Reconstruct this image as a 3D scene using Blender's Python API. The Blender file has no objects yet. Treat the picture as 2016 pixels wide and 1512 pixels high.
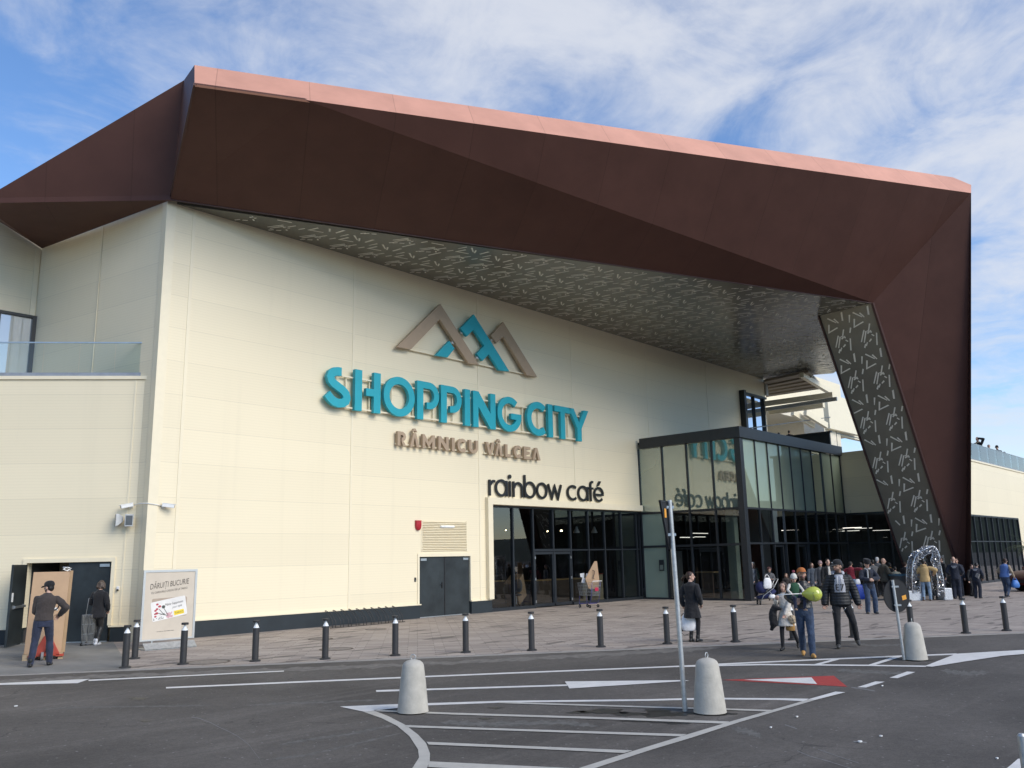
import bpy, bmesh, math, random
import numpy as np
from mathutils import Vector as V, Matrix
R_ = math.radians
random.seed(7)
scene = bpy.context.scene
COL = scene.collection

# ------------------------------------------------------------------ camera
PXF, PCX, PCY = 1676.0, 1008.0, 756.0          # focal length and centre of the 2016 x 1512 photograph
CAMH = 2.0
_X = np.array([2579 - PCX, 1067 - PCY, PXF]); _X /= np.linalg.norm(_X)      # along the facade
_U = np.array([840 - PCX, -7424 - PCY, PXF]); _U -= _X * (_U @ _X); _U /= np.linalg.norm(_U)
_Y = np.cross(_U, _X)
if _Y[2] < 0: _Y = -_Y
ROT = np.array([_X, _Y, _U])
def ray(px, py): return ROT @ np.array([px - PCX, py - PCY, PXF])
_r = ray(385, 1255); _g = _r * (-CAMH / _r[2])
CAM = np.array([-_g[0], -_g[1], CAMH])         # world origin = foot of the facade near its left end
def G(px, py, z=0.0):
    r = ray(px, py); return V(CAM + r * ((z - CAM[2]) / r[2]))
def FY(px, py, y=0.0):
    r = ray(px, py); return V(CAM + r * ((y - CAM[1]) / r[1]))
def FX(px, py, x):
    r = ray(px, py); return V(CAM + r * ((x - CAM[0]) / r[0]))
def FP(px, py, p0, n):
    r = ray(px, py); p0 = np.array(p0); n = np.array(n)
    return V(CAM + r * (((p0 - CAM) @ n) / (r @ n)))
def HZ(base, px, py):                          # height of the picture point above a ground point
    r = ray(px, py); d = np.array([base[0] - CAM[0], base[1] - CAM[1]])
    t = (d @ r[:2]) / (r[:2] @ r[:2]); return float(CAM[2] + r[2] * t)

cam = bpy.data.cameras.new('camera'); cam.sensor_width = 36.0; cam.lens = 36.0 * PXF / 2016.0
cam.clip_start = 0.1; cam.clip_end = 6000.0
camo = bpy.data.objects.new('camera', cam); COL.objects.link(camo)
rt, up, bk = ROT[:, 0], -ROT[:, 1], -ROT[:, 2]
camo.matrix_world = Matrix(((rt[0], up[0], bk[0], CAM[0]), (rt[1], up[1], bk[1], CAM[1]), (rt[2], up[2], bk[2], CAM[2]), (0, 0, 0, 1)))
scene.camera = camo

# ------------------------------------------------------------------ light
SUN_AZ = V((0.06, -0.998, 0)).normalized(); SUN_EL = R_(34)
sd = V((SUN_AZ.x * math.cos(SUN_EL), SUN_AZ.y * math.cos(SUN_EL), math.sin(SUN_EL)))
sun = bpy.data.lights.new('sun', 'SUN'); sun.energy = 1.75; sun.angle = R_(38); sun.color = (1.0, 0.92, 0.78)
suno = bpy.data.objects.new('sun', sun); COL.objects.link(suno)
suno.rotation_euler = sd.to_track_quat('Z', 'Y').to_euler()
suno.location = (0, -40, 40)

w = bpy.data.worlds.new('World'); scene.world = w; w.use_nodes = True
nt = w.node_tree; N = nt.nodes; L = nt.links; N.clear()
out = N.new('ShaderNodeOutputWorld')
sky = N.new('ShaderNodeTexSky'); sky.sky_type = 'NISHITA'; sky.sun_disc = False
sky.sun_elevation = SUN_EL; sky.sun_rotation = math.atan2(sd.x, sd.y); sky.altitude = 300
sky.air_density = 1.0; sky.dust_density = 0.25; sky.ozone_density = 2.2
hs = N.new('ShaderNodeHueSaturation'); hs.inputs['Saturation'].default_value = 1.12
L.new(sky.outputs[0], hs.inputs['Color'])
bg1 = N.new('ShaderNodeBackground'); bg1.inputs[1].default_value = 0.115
tint = N.new('ShaderNodeMix'); tint.data_type = 'RGBA'; tint.blend_type = 'MULTIPLY'; tint.inputs['Factor'].default_value = 1.0; L.new(hs.outputs[0], tint.inputs['A']); tint.inputs['B'].default_value = (0.97, 0.98, 1.05, 1); L.new(tint.outputs['Result'], bg1.inputs[0])
bg2 = N.new('ShaderNodeBackground'); bg2.inputs[0].default_value = (0.90, 0.93, 1.0, 1); bg2.inputs[1].default_value = 0.50
tc = N.new('ShaderNodeTexCoord'); sp = N.new('ShaderNodeSeparateXYZ'); L.new(tc.outputs['Generated'], sp.inputs[0])
def M(op, a, b=None, c=None, tree=None):
    n = (tree or nt).nodes.new('ShaderNodeMath'); n.operation = op
    for i, x in enumerate((a, b, c)):
        if x is None: continue
        if isinstance(x, (int, float)): n.inputs[i].default_value = x
        else: (tree or nt).links.new(x, n.inputs[i])
    return n.outputs[0]
zz = M('ADD', M('MAXIMUM', sp.outputs[2], 0.0), 0.16)
cu = M('DIVIDE', sp.outputs[0], zz); cv = M('DIVIDE', sp.outputs[1], zz)
cb = N.new('ShaderNodeCombineXYZ'); L.new(cu, cb.inputs[0]); L.new(cv, cb.inputs[1])
def wnoise(scale, detail, rough, dist, off):
    mp = N.new('ShaderNodeMapping'); mp.inputs['Location'].default_value = off; L.new(cb.outputs[0], mp.inputs[0])
    n = N.new('ShaderNodeTexNoise'); n.inputs['Scale'].default_value = scale; n.inputs['Detail'].default_value = detail
    n.inputs['Roughness'].default_value = rough; n.inputs['Distortion'].default_value = dist; L.new(mp.outputs[0], n.inputs['Vector'])
    return n.outputs['Fac']
n1 = wnoise(0.9, 6, 0.55, 0.4, (3.1, 1.7, 0)); n2 = wnoise(4.2, 9, 0.62, 0.7, (0.3, 5.1, 2)); n3 = wnoise(14.0, 6, 0.6, 0.2, (7, 2, 1))
CLOUD_BIAS = 0.0
# more cloud towards the right of the view, clearer towards the upper left
dv = ray(1700, 250); dv = dv / np.linalg.norm(dv)
vd = N.new('ShaderNodeVectorMath'); vd.operation = 'DOT_PRODUCT'; L.new(tc.outputs['Generated'], vd.inputs[0]); vd.inputs[1].default_value = tuple(dv)
side = M('MULTIPLY', M('SUBTRACT', vd.outputs['Value'], 0.86), 0.5)
cl = M('ADD', M('ADD', M('MULTIPLY', n1, 0.85), M('MULTIPLY', n2, 0.55)), M('ADD', M('MULTIPLY', n3, 0.16), side))
rmp = N.new('ShaderNodeValToRGB'); rmp.color_ramp.elements[0].position = 0.62; rmp.color_ramp.elements[1].position = 1.14
rmp.color_ramp.interpolation = 'EASE'
L.new(M('ADD', cl, CLOUD_BIAS), rmp.inputs[0])
lowfade = N.new('ShaderNodeMapRange'); lowfade.inputs[1].default_value = -0.01; lowfade.inputs[2].default_value = 0.16; L.new(sp.outputs[2], lowfade.inputs[0])
fac = M('MULTIPLY', M('MULTIPLY', rmp.outputs[0], lowfade.outputs[0]), 0.84)
mx = N.new('ShaderNodeMixShader'); L.new(fac, mx.inputs[0]); L.new(bg1.outputs[0], mx.inputs[1]); L.new(bg2.outputs[0], mx.inputs[2])
L.new(mx.outputs[0], out.inputs[0])
scene.view_settings.view_transform = 'Standard'; scene.view_settings.look = 'None'
scene.view_settings.exposure = 0.80; scene.view_settings.gamma = 1.0

# ------------------------------------------------------------------ mesh helpers
class MB:
    def __init__(s): s.v = []; s.f = []; s.m = []
    def add(s, vs, fs, mi=0):
        k = len(s.v); s.v += [tuple(x) for x in vs]
        for f in fs: s.f.append([i + k for i in f]); s.m.append(mi)
        return s
    def obox(s, c, ax, ay, az, mi=0):           # half axes
        c = V(c); ax = V(ax); ay = V(ay); az = V(az)
        vs = [c + ax * i + ay * j + az * k for i in (-1, 1) for j in (-1, 1) for k in (-1, 1)]
        return s.add(vs, [(0, 1, 3, 2), (4, 6, 7, 5), (0, 4, 5, 1), (2, 3, 7, 6), (0, 2, 6, 4), (1, 5, 7, 3)], mi)
    def box(s, x0, y0, z0, x1, y1, z1, mi=0):
        return s.obox(((x0 + x1) / 2, (y0 + y1) / 2, (z0 + z1) / 2), ((x1 - x0) / 2, 0, 0), (0, (y1 - y0) / 2, 0), (0, 0, (z1 - z0) / 2), mi)
    def beam(s, p, q, w, h, upv=(0, 0, 1), mi=0):
        p = V(p); q = V(q); d = q - p; n = d.normalized(); u = V(upv); sd_ = n.cross(u)
        if sd_.length < 1e-4: sd_ = n.cross(V((1, 0, 0)))
        sd_.normalize(); u = sd_.cross(n).normalized()
        return s.obox((p + q) / 2, d / 2, sd_ * w / 2, u * h / 2, mi)
    def prism(s, pts, ext, mi=0):               # polygon extruded by a vector
        pts = [V(p) for p in pts]; e = V(ext); n = len(pts)
        fs = [list(range(n))[::-1], list(range(n, 2 * n))] + [(i, (i + 1) % n, n + (i + 1) % n, n + i) for i in range(n)]
        return s.add(pts + [p + e for p in pts], fs, mi)
    def poly(s, pts, mi=0): return s.add(pts, [list(range(len(pts)))], mi)
    def loft(s, rings, mi=0, cap=True):
        n = len(rings[0]); vs = [p for r in rings for p in r]; fs = []
        for a in range(len(rings) - 1):
            for i in range(n):
                j = (i + 1) % n; fs.append((a * n + i, a * n + j, (a + 1) * n + j, (a + 1) * n + i))
        if cap: fs.append(list(range(n))[::-1]); fs.append([(len(rings) - 1) * n + i for i in range(n)])
        return s.add(vs, fs, mi)
    def cyl(s, p, q, r1, r2=None, n=12, mi=0, cap=True):
        p = V(p); q = V(q); r2 = r1 if r2 is None else r2; d = (q - p).normalized()
        a = d.orthogonal().normalized(); b = d.cross(a)
        cs = [(math.cos(2 * math.pi * i / n), math.sin(2 * math.pi * i / n)) for i in range(n)]
        return s.loft([[p + (a * x + b * y) * r1 for x, y in cs], [q + (a * x + b * y) * r2 for x, y in cs]], mi, cap)
    def tube(s, pts, r, n=8, mi=0, closed=False):
        pts = [V(p) for p in pts]; rings = []; m = len(pts); a = None
        for i in range(m):
            if closed: d = pts[(i + 1) % m] - pts[i - 1]
            else: d = pts[min(i + 1, m - 1)] - pts[max(i - 1, 0)]
            d.normalize()
            a = d.orthogonal().normalized() if a is None else (a - d * a.dot(d)).normalized()
            b = d.cross(a); rr = r[i] if isinstance(r, (list, tuple)) else r
            rings.append([pts[i] + (a * math.cos(2 * math.pi * k / n) + b * math.sin(2 * math.pi * k / n)) * rr for k in range(n)])
        if closed: rings.append(rings[0]); return s.loft(rings, mi, False)
        return s.loft(rings, mi)
    def sph(s, c, r, rot=None, n=12, m=8, mi=0):
        c = V(c); r = (r, r, r) if isinstance(r, (int, float)) else r; rings = []
        for j in range(1, m):
            t = math.pi * j / m
            rg = []
            for i in range(n):
                p = V((r[0] * math.sin(t) * math.cos(2 * math.pi * i / n), r[1] * math.sin(t) * math.sin(2 * math.pi * i / n), -r[2] * math.cos(t)))
                rg.append(c + (rot @ p if rot else p))
            rings.append(rg)
        return s.loft(rings, mi)
    def lathe(s, prof, c=(0, 0, 0), n=20, mi=0):
        c = V(c)
        return s.loft([[c + V((r * math.cos(2 * math.pi * i / n), r * math.sin(2 * math.pi * i / n), z)) for i in range(n)] for r, z in prof], mi)
    def build(s, name, mats, parent=None, smooth=False, bevel=0, recalc=True, merge=False):
        me = bpy.data.meshes.new(name); o = bpy.data.objects.new(name, me); COL.objects.link(o)
        off = V((0, 0, 0))
        if parent is not None: off = wloc(parent); o.parent = parent
        me.from_pydata([tuple(V(p) - off) for p in s.v], [], s.f)
        for m in (mats if isinstance(mats, (list, tuple)) else [mats]): me.materials.append(m)
        me.polygons.foreach_set('material_index', s.m)
        if recalc or merge:
            b = bmesh.new(); b.from_mesh(me)
            if merge: bmesh.ops.remove_doubles(b, verts=b.verts, dist=merge if isinstance(merge, float) else 1e-4)
            if recalc: bmesh.ops.recalc_face_normals(b, faces=b.faces)
            b.to_mesh(me); b.free()
        if smooth:
            me.polygons.foreach_set('use_smooth', [True] * len(me.polygons))
            if smooth is not True: me.set_sharp_from_angle(angle=R_(smooth))
        if bevel:
            bv = o.modifiers.new('bevel', 'BEVEL'); bv.width = bevel; bv.segments = 2; bv.limit_method = 'ANGLE'; bv.angle_limit = R_(40)
        me.update(); return o
def wloc(o):
    l = V(o.location)
    while o.parent is not None: o = o.parent; l = l + V(o.location)
    return l
def tag(o, label=None, cat=None, group=None, kind=None):
    if label: o['label'] = label
    if cat: o['category'] = cat
    if group: o['group'] = group
    if kind: o['kind'] = kind
    return o
def thing(name, label, cat, loc=(0, 0, 0), group=None, rz=0):
    o = bpy.data.objects.new(name, None); COL.objects.link(o); o.empty_display_size = 0.2
    o.location = loc; o.rotation_euler = (0, 0, rz); return tag(o, label, cat, group)
def copy_tree(o, parent=None):
    c = o.copy(); COL.objects.link(c); c.parent = parent
    for ch in list(o.children): copy_tree(ch, c)
    return c
class Fr:                                       # a flat frame: u to the right, v up, n out
    def __init__(s, o, u, v, n=None):
        s.o = V(o); s.u = V(u).normalized(); s.v = V(v).normalized(); s.n = V(n).normalized() if n is not None else s.u.cross(s.v).normalized()
    def p(s, a, b, c=0.0): return s.o + s.u * a + s.v * b + s.n * c
def arc(cx, cy, rx, ry, a0, a1, n=24):
    return [(cx + rx * math.cos(R_(a0 + (a1 - a0) * i / n)), cy + ry * math.sin(R_(a0 + (a1 - a0) * i / n))) for i in range(n + 1)]
def ribbon(mb, fr, pts, w, d0, d1, closed=False, mi=0):      # a stroke of constant width with thickness
    m = len(pts); lo = []; hi = []
    for i in range(m):
        P = V((pts[i][0], pts[i][1]))
        a = V(pts[i - 1]) if (i > 0 or closed) else None; b = V(pts[(i + 1) % m]) if (i < m - 1 or closed) else None
        d1_ = (P - a).normalized() if a is not None else None; d2_ = (b - P).normalized() if b is not None else None
        d1_ = d1_ if d1_ is not None else d2_; d2_ = d2_ if d2_ is not None else d1_
        n1_ = V((-d1_.y, d1_.x)); n2_ = V((-d2_.y, d2_.x)); nn = (n1_ + n2_); nn.normalize()
        k = (w / 2) / max(0.35, nn.dot(n1_)); lo.append(P - nn * k); hi.append(P + nn * k)
    rings = [[fr.p(lo[i].x, lo[i].y, d0), fr.p(hi[i].x, hi[i].y, d0), fr.p(hi[i].x, hi[i].y, d1), fr.p(lo[i].x, lo[i].y, d1)] for i in range(m)]
    if closed: rings.append(rings[0])
    mb.loft(rings, mi, not closed)
def slab(mb, fr, pts, d0, d1, mi=0):
    mb.prism([fr.p(x, y, d0) for x, y in pts], fr.n * (d1 - d0), mi)
def text_mb(mb, fr, txt, x, y, size, d0, ext, mi=0, shear=0.0, spacing=1.0, align='LEFT', angle=0.0, width=None):
    cu_ = bpy.data.curves.new('txt', 'FONT'); cu_.body = txt; cu_.size = size; cu_.extrude = ext / 2; cu_.shear = shear
    cu_.space_character = spacing; cu_.align_x = align; cu_.resolution_u = 3
    o = bpy.data.objects.new('txt', cu_); COL.objects.link(o)
    dg = bpy.context.evaluated_depsgraph_get(); me = bpy.data.meshes.new_from_object(o.evaluated_get(dg))
    ca, sa = math.cos(R_(angle)), math.sin(R_(angle))
    xs = [v.co.x for v in me.vertices] or [0]; k = 1.0
    if width: k = width / max(1e-6, max(xs) - min(xs))
    mb.add([fr.p(x + (v.co.x * ca * k - v.co.y * sa), y + (v.co.x * sa * k + v.co.y * ca), d0 + v.co.z + ext / 2) for v in me.vertices], [list(p.vertices) for p in me.polygons], mi)
    bpy.data.objects.remove(o); bpy.data.curves.remove(cu_); bpy.data.meshes.remove(me)

# ------------------------------------------------------------------ materials
MATS = {}
def mat(name, col, rough=0.6, metal=0.0, var=0.12, scale=4.0, bump=0.0, bscale=60.0, spec=0.5, coat=0.0, stretch=None, sheen=0.0):
    if name in MATS: return MATS[name]
    m = bpy.data.materials.new(name); m.use_nodes = True; t = m.node_tree; b = t.nodes['Principled BSDF']
    b.inputs['Roughness'].default_value = rough; b.inputs['Metallic'].default_value = metal
    b.inputs['Specular IOR Level'].default_value = spec; b.inputs['Coat Weight'].default_value = coat
    if sheen: b.inputs['Sheen Weight'].default_value = sheen
    tc_ = t.nodes.new('ShaderNodeTexCoord'); mp = t.nodes.new('ShaderNodeMapping'); t.links.new(tc_.outputs['Object'], mp.inputs[0])
    if stretch: mp.inputs['Scale'].default_value = stretch
    n = t.nodes.new('ShaderNodeTexNoise'); n.inputs['Scale'].default_value = scale; n.inputs['Detail'].default_value = 6; n.inputs['Roughness'].default_value = 0.6
    t.links.new(mp.outputs[0], n.inputs['Vector'])
    r = t.nodes.new('ShaderNodeValToRGB'); r.color_ramp.elements[0].position = 0.3; r.color_ramp.elements[1].position = 0.72
    r.color_ramp.elements[0].color = tuple(c * (1 - var) for c in col[:3]) + (1,); r.color_ramp.elements[1].color = tuple(min(1, c * (1 + var)) for c in col[:3]) + (1,)
    t.links.new(n.outputs['Fac'], r.inputs[0]); t.links.new(r.outputs[0], b.inputs['Base Color'])
    if bump:
        n2_ = t.nodes.new('ShaderNodeTexNoise'); n2_.inputs['Scale'].default_value = bscale; n2_.inputs['Detail'].default_value = 4
        t.links.new(mp.outputs[0], n2_.inputs['Vector'])
        bp = t.nodes.new('ShaderNodeBump'); bp.inputs['Strength'].default_value = bump; bp.inputs['Distance'].default_value = 0.01
        t.links.new(n2_.outputs['Fac'], bp.inputs['Height']); t.links.new(bp.outputs[0], b.inputs['Normal'])
    MATS[name] = m; return m
def emis(name, col, k):
    if name in MATS: return MATS[name]
    m = bpy.data.materials.new(name); m.use_nodes = True; b = m.node_tree.nodes['Principled BSDF']
    b.inputs['Emission Color'].default_value = tuple(col) + (1,); b.inputs['Emission Strength'].default_value = k; b.inputs['Base Color'].default_value = tuple(col) + (1,)
    MATS[name] = m; return m
def glass(name, tint, refl, rough=0.0, body=None, bodyfac=0.0, gcol=(1, 1, 1), fres=1.0):
    m = bpy.data.materials.new(name); m.use_nodes = True; t = m.node_tree; t.nodes.clear()
    o = t.nodes.new('ShaderNodeOutputMaterial'); g = t.nodes.new('ShaderNodeBsdfGlossy'); g.inputs['Roughness'].default_value = rough; g.inputs['Color'].default_value = tuple(gcol) + (1,)
    tr = t.nodes.new('ShaderNodeBsdfTransparent'); tr.inputs[0].default_value = tuple(tint) + (1,); under = tr.outputs[0]
    if body:
        d = t.nodes.new('ShaderNodeBsdfDiffuse'); d.inputs[0].default_value = tuple(body) + (1,)
        nz = t.nodes.new('ShaderNodeTexNoise'); nz.inputs['Scale'].default_value = 0.6; tcx = t.nodes.new('ShaderNodeTexCoord'); t.links.new(tcx.outputs['Object'], nz.inputs['Vector'])
        hv = t.nodes.new('ShaderNodeHueSaturation'); hv.inputs['Color'].default_value = tuple(body) + (1,)
        t.links.new(M('ADD', M('MULTIPLY', nz.outputs['Fac'], 0.4, tree=t), 0.8, tree=t), hv.inputs['Value']); t.links.new(hv.outputs[0], d.inputs[0])
        mm = t.nodes.new('ShaderNodeMixShader'); mm.inputs[0].default_value = bodyfac; t.links.new(under, mm.inputs[1]); t.links.new(d.outputs[0], mm.inputs[2]); under = mm.outputs[0]
    lw = t.nodes.new('ShaderNodeFresnel'); lw.inputs['IOR'].default_value = 1.5
    f = M('MINIMUM', M('ADD', M('MULTIPLY', lw.outputs[0], fres, tree=t), refl, tree=t), 1.0, tree=t)
    mm = t.nodes.new('ShaderNodeMixShader'); t.links.new(f, mm.inputs[0]); t.links.new(under, mm.inputs[1]); t.links.new(g.outputs[0], mm.inputs[2])
    t.links.new(mm.outputs[0], o.inputs[0]); MATS[name] = m; return m

def cream_mat():
    m = bpy.data.materials.new('cream_panel'); m.use_nodes = True; t = m.node_tree; b = t.nodes['Principled BSDF']; b.inputs['Roughness'].default_value = 0.42
    b.inputs['Specular IOR Level'].default_value = 0.35
    ge = t.nodes.new('ShaderNodeNewGeometry'); s_ = t.nodes.new('ShaderNodeSeparateXYZ'); t.links.new(ge.outputs['Position'], s_.inputs[0])
    z = s_.outputs[2]
    def mm(*a): return M(*a, tree=t)
    fr_ = mm('FRACT', mm('DIVIDE', mm('ADD', z, 0.06), 0.985))
    line = mm('LESS_THAN', fr_, 0.011)
    rib = mm('SINE', mm('MULTIPLY', z, 2 * math.pi / 0.082))
    rib = mm('POWER', mm('ADD', mm('MULTIPLY', rib, 0.5), 0.5), 6.0)
    n = t.nodes.new('ShaderNodeTexNoise'); n.inputs['Scale'].default_value = 0.35; n.inputs['Detail'].default_value = 5; t.links.new(ge.outputs['Position'], n.inputs['Vector'])
    pn = t.nodes.new('ShaderNodeTexWhiteNoise'); pn.noise_dimensions = '2D'
    cbx = t.nodes.new('ShaderNodeCombineXYZ'); t.links.new(mm('FLOOR', mm('DIVIDE', mm('ADD', z, 0.06), 0.985)), cbx.inputs[0])
    t.links.new(mm('FLOOR', mm('DIVIDE', mm('ADD', s_.outputs[0], 0.75), 6.05)), cbx.inputs[1]); t.links.new(cbx.outputs[0], pn.inputs['Vector'])
    val = mm('ADD', mm('ADD', 0.955, mm('MULTIPLY', n.outputs['Fac'], 0.06)), mm('MULTIPLY', pn.outputs['Value'], 0.05))
    nst = t.nodes.new('ShaderNodeTexNoise'); nst.inputs['Scale'].default_value = 1.0; nst.inputs['Detail'].default_value = 5; mpx = t.nodes.new('ShaderNodeMapping'); mpx.inputs['Scale'].default_value = (3.2, 3.2, 0.10); t.links.new(ge.outputs['Position'], mpx.inputs[0]); t.links.new(mpx.outputs[0], nst.inputs['Vector'])
    stk = t.nodes.new('ShaderNodeMapRange'); stk.inputs[1].default_value = 0.56; stk.inputs[2].default_value = 0.74; t.links.new(nst.outputs['Fac'], stk.inputs[0])
    val = mm('SUBTRACT', val, mm('MULTIPLY', stk.outputs[0], 0.03))
    val = mm('SUBTRACT', val, mm('MULTIPLY', rib, 0.035)); val = mm('MULTIPLY', val, mm('SUBTRACT', 1.0, mm('MULTIPLY', line, 0.17)))
    hv = t.nodes.new('ShaderNodeHueSaturation'); hv.inputs['Color'].default_value = (0.82, 0.725, 0.525, 1); t.links.new(val, hv.inputs['Value'])
    t.links.new(hv.outputs[0], b.inputs['Base Color'])
    bp = t.nodes.new('ShaderNodeBump'); bp.inputs['Strength'].default_value = 0.25; bp.inputs['Distance'].default_value = 0.006
    t.links.new(mm('SUBTRACT', mm('MULTIPLY', rib, -0.5), mm('MULTIPLY', line, 3.0)), bp.inputs['Height']); t.links.new(bp.outputs[0], b.inputs['Normal'])
    MATS['cream_panel'] = m; return m
CREAM = cream_mat()
CREAMT = mat('cream_trim', (0.82, 0.73, 0.535), 0.4, var=0.03)
CONC_C = mat('cream_concrete', (0.74, 0.68, 0.55), 0.8, var=0.08, bump=0.2)
PLINTH = mat('dark_plinth', (0.016, 0.023, 0.028), 0.55, var=0.2, scale=2)
DOORM = mat('anthracite_door', (0.022, 0.028, 0.03), 0.45, var=0.5, scale=1.6)
FRAME = mat('anthracite_frame', (0.018, 0.022, 0.027), 0.4, var=0.15)
STEEL = mat('brushed_steel', (0.55, 0.56, 0.56), 0.35, 0.9, var=0.1)
GALV = mat('galvanised_steel', (0.50, 0.51, 0.50), 0.45, 0.6, var=0.18, scale=14)
WHITE = mat('white_paint', (0.78, 0.78, 0.76), 0.5, var=0.05)
BLACKP = mat('black_plastic', (0.015, 0.015, 0.016), 0.45, var=0.2)
RUBBER = mat('rubber', (0.02, 0.02, 0.02), 0.8)
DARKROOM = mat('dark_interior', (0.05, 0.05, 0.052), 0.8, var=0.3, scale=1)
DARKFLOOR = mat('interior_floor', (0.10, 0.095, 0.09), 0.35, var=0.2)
GL_CLEAR = glass('clear_glass', (0.52, 0.56, 0.57), 0.045)
GL_SPAN = glass('spandrel_glass', (0.2, 0.24, 0.22), 0.30, 0.0, (0.20, 0.25, 0.20), 0.85, (0.86, 0.90, 0.82))
GL_SPANF = glass('spandrel_glass_front', (0.2, 0.24, 0.22), 0.03, 0.0, (0.23, 0.28, 0.215), 0.92, (0.8, 0.88, 0.8))
GL_FROST = glass('frosted_glass', (0.3, 0.36, 0.3), 0.10, 0.06, (0.34, 0.42, 0.33), 0.85)
GL_RAIL = glass('railing_glass', (0.95, 0.98, 0.965), 0.0, fres=0.5)
GL_BLUE = glass('railing_glass_blue', (0.66, 0.76, 0.80), 0.10)
def canopy_mat(name, col, rough, metal):
    m = mat(name, col, rough, metal, var=0.10, scale=0.8, spec=0.18)
    t = m.node_tree; b = t.nodes['Principled BSDF']
    ge = t.nodes.new('ShaderNodeNewGeometry'); s_ = t.nodes.new('ShaderNodeSeparateXYZ'); t.links.new(ge.outputs['Position'], s_.inputs[0])
    # panel seams every 1.5 m along the canopy
    a = M('ADD', M('MULTIPLY', s_.outputs[0], 0.86, tree=t), M('MULTIPLY', s_.outputs[1], -0.5, tree=t), tree=t)
    a2 = M('ADD', M('MULTIPLY', s_.outputs[2], 0.8, tree=t), M('ADD', M('MULTIPLY', s_.outputs[0], 0.3, tree=t), M('MULTIPLY', s_.outputs[1], 0.5, tree=t), tree=t), tree=t)
    la = M('LESS_THAN', M('FRACT', M('DIVIDE', a, 2.4, tree=t), tree=t), 0.010, tree=t); lb = M('LESS_THAN', M('FRACT', M('DIVIDE', a2, 3.1, tree=t), tree=t), 0.008, tree=t)
    ln = la
    cb_ = t.nodes.new('ShaderNodeCombineXYZ'); t.links.new(M('FLOOR', M('DIVIDE', a, 2.4, tree=t), tree=t), cb_.inputs[0]); t.links.new(M('FLOOR', M('DIVIDE', a2, 3.1, tree=t), tree=t), cb_.inputs[1])
    wn = t.nodes.new('ShaderNodeTexWhiteNoise'); wn.noise_dimensions = '2D'; t.links.new(cb_.outputs[0], wn.inputs['Vector'])
    nb_ = t.nodes.new('ShaderNodeTexNoise'); nb_.inputs['Scale'].default_value = 0.9; nb_.inputs['Detail'].default_value = 2; t.links.new(ge.outputs['Position'], nb_.inputs['Vector'])
    bp = t.nodes.new('ShaderNodeBump'); bp.inputs['Strength'].default_value = 0.35; bp.inputs['Distance'].default_value = 0.05; t.links.new(M('SUBTRACT', nb_.outputs['Fac'], M('MULTIPLY', ln, 0.15, tree=t), tree=t), bp.inputs['Height']); t.links.new(bp.outputs[0], b.inputs['Normal'])
    src = b.inputs['Base Color'].links[0].from_socket
    hv = t.nodes.new('ShaderNodeHueSaturation'); t.links.new(src, hv.inputs['Color']); t.links.new(M('SUBTRACT', M('ADD', 0.94, M('MULTIPLY', wn.outputs['Value'], 0.12, tree=t), tree=t), M('MULTIPLY', ln, 0.22, tree=t), tree=t), hv.inputs['Value'])
    t.links.new(hv.outputs[0], b.inputs['Base Color']); return m
COPPER = canopy_mat('copper_brown_metal', (0.098, 0.046, 0.036), 0.55, 0.12)
COPPERT = mat('copper_brown_trim', (0.07, 0.036, 0.034), 0.5, 0.4, var=0.08)
FASCIA = canopy_mat('copper_brown_painted_sheen', (0.68, 0.345, 0.245), 0.5, 0.2)  # canopy brown again; its bright sky sheen is painted in as pale pink
OLIVE = mat('olive_grey_metal', (0.165, 0.158, 0.128), 0.2, 0.1, var=0.12, scale=1.2, bump=0.04, bscale=3)
STICK = mat('pale_grey_inlay', (0.74, 0.72, 0.64), 0.4, 0.1, var=0.05)
TEAL = mat('turquoise_paint', (0.012, 0.36, 0.44), 0.5, var=0.04)
BRONZE = mat('bronze_paint', (0.41, 0.30, 0.20), 0.5, var=0.05)
CARD = mat('cardboard', (0.50, 0.33, 0.20), 0.85, var=0.08, scale=3)
CARDD = mat('cardboard_edge', (0.38, 0.25, 0.14), 0.9, var=0.1)
WOODP = mat('pallet_wood', (0.48, 0.36, 0.22), 0.85, var=0.2, scale=6)
REDP = mat('red_paint', (0.40, 0.055, 0.03), 0.4, var=0.1)
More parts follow.
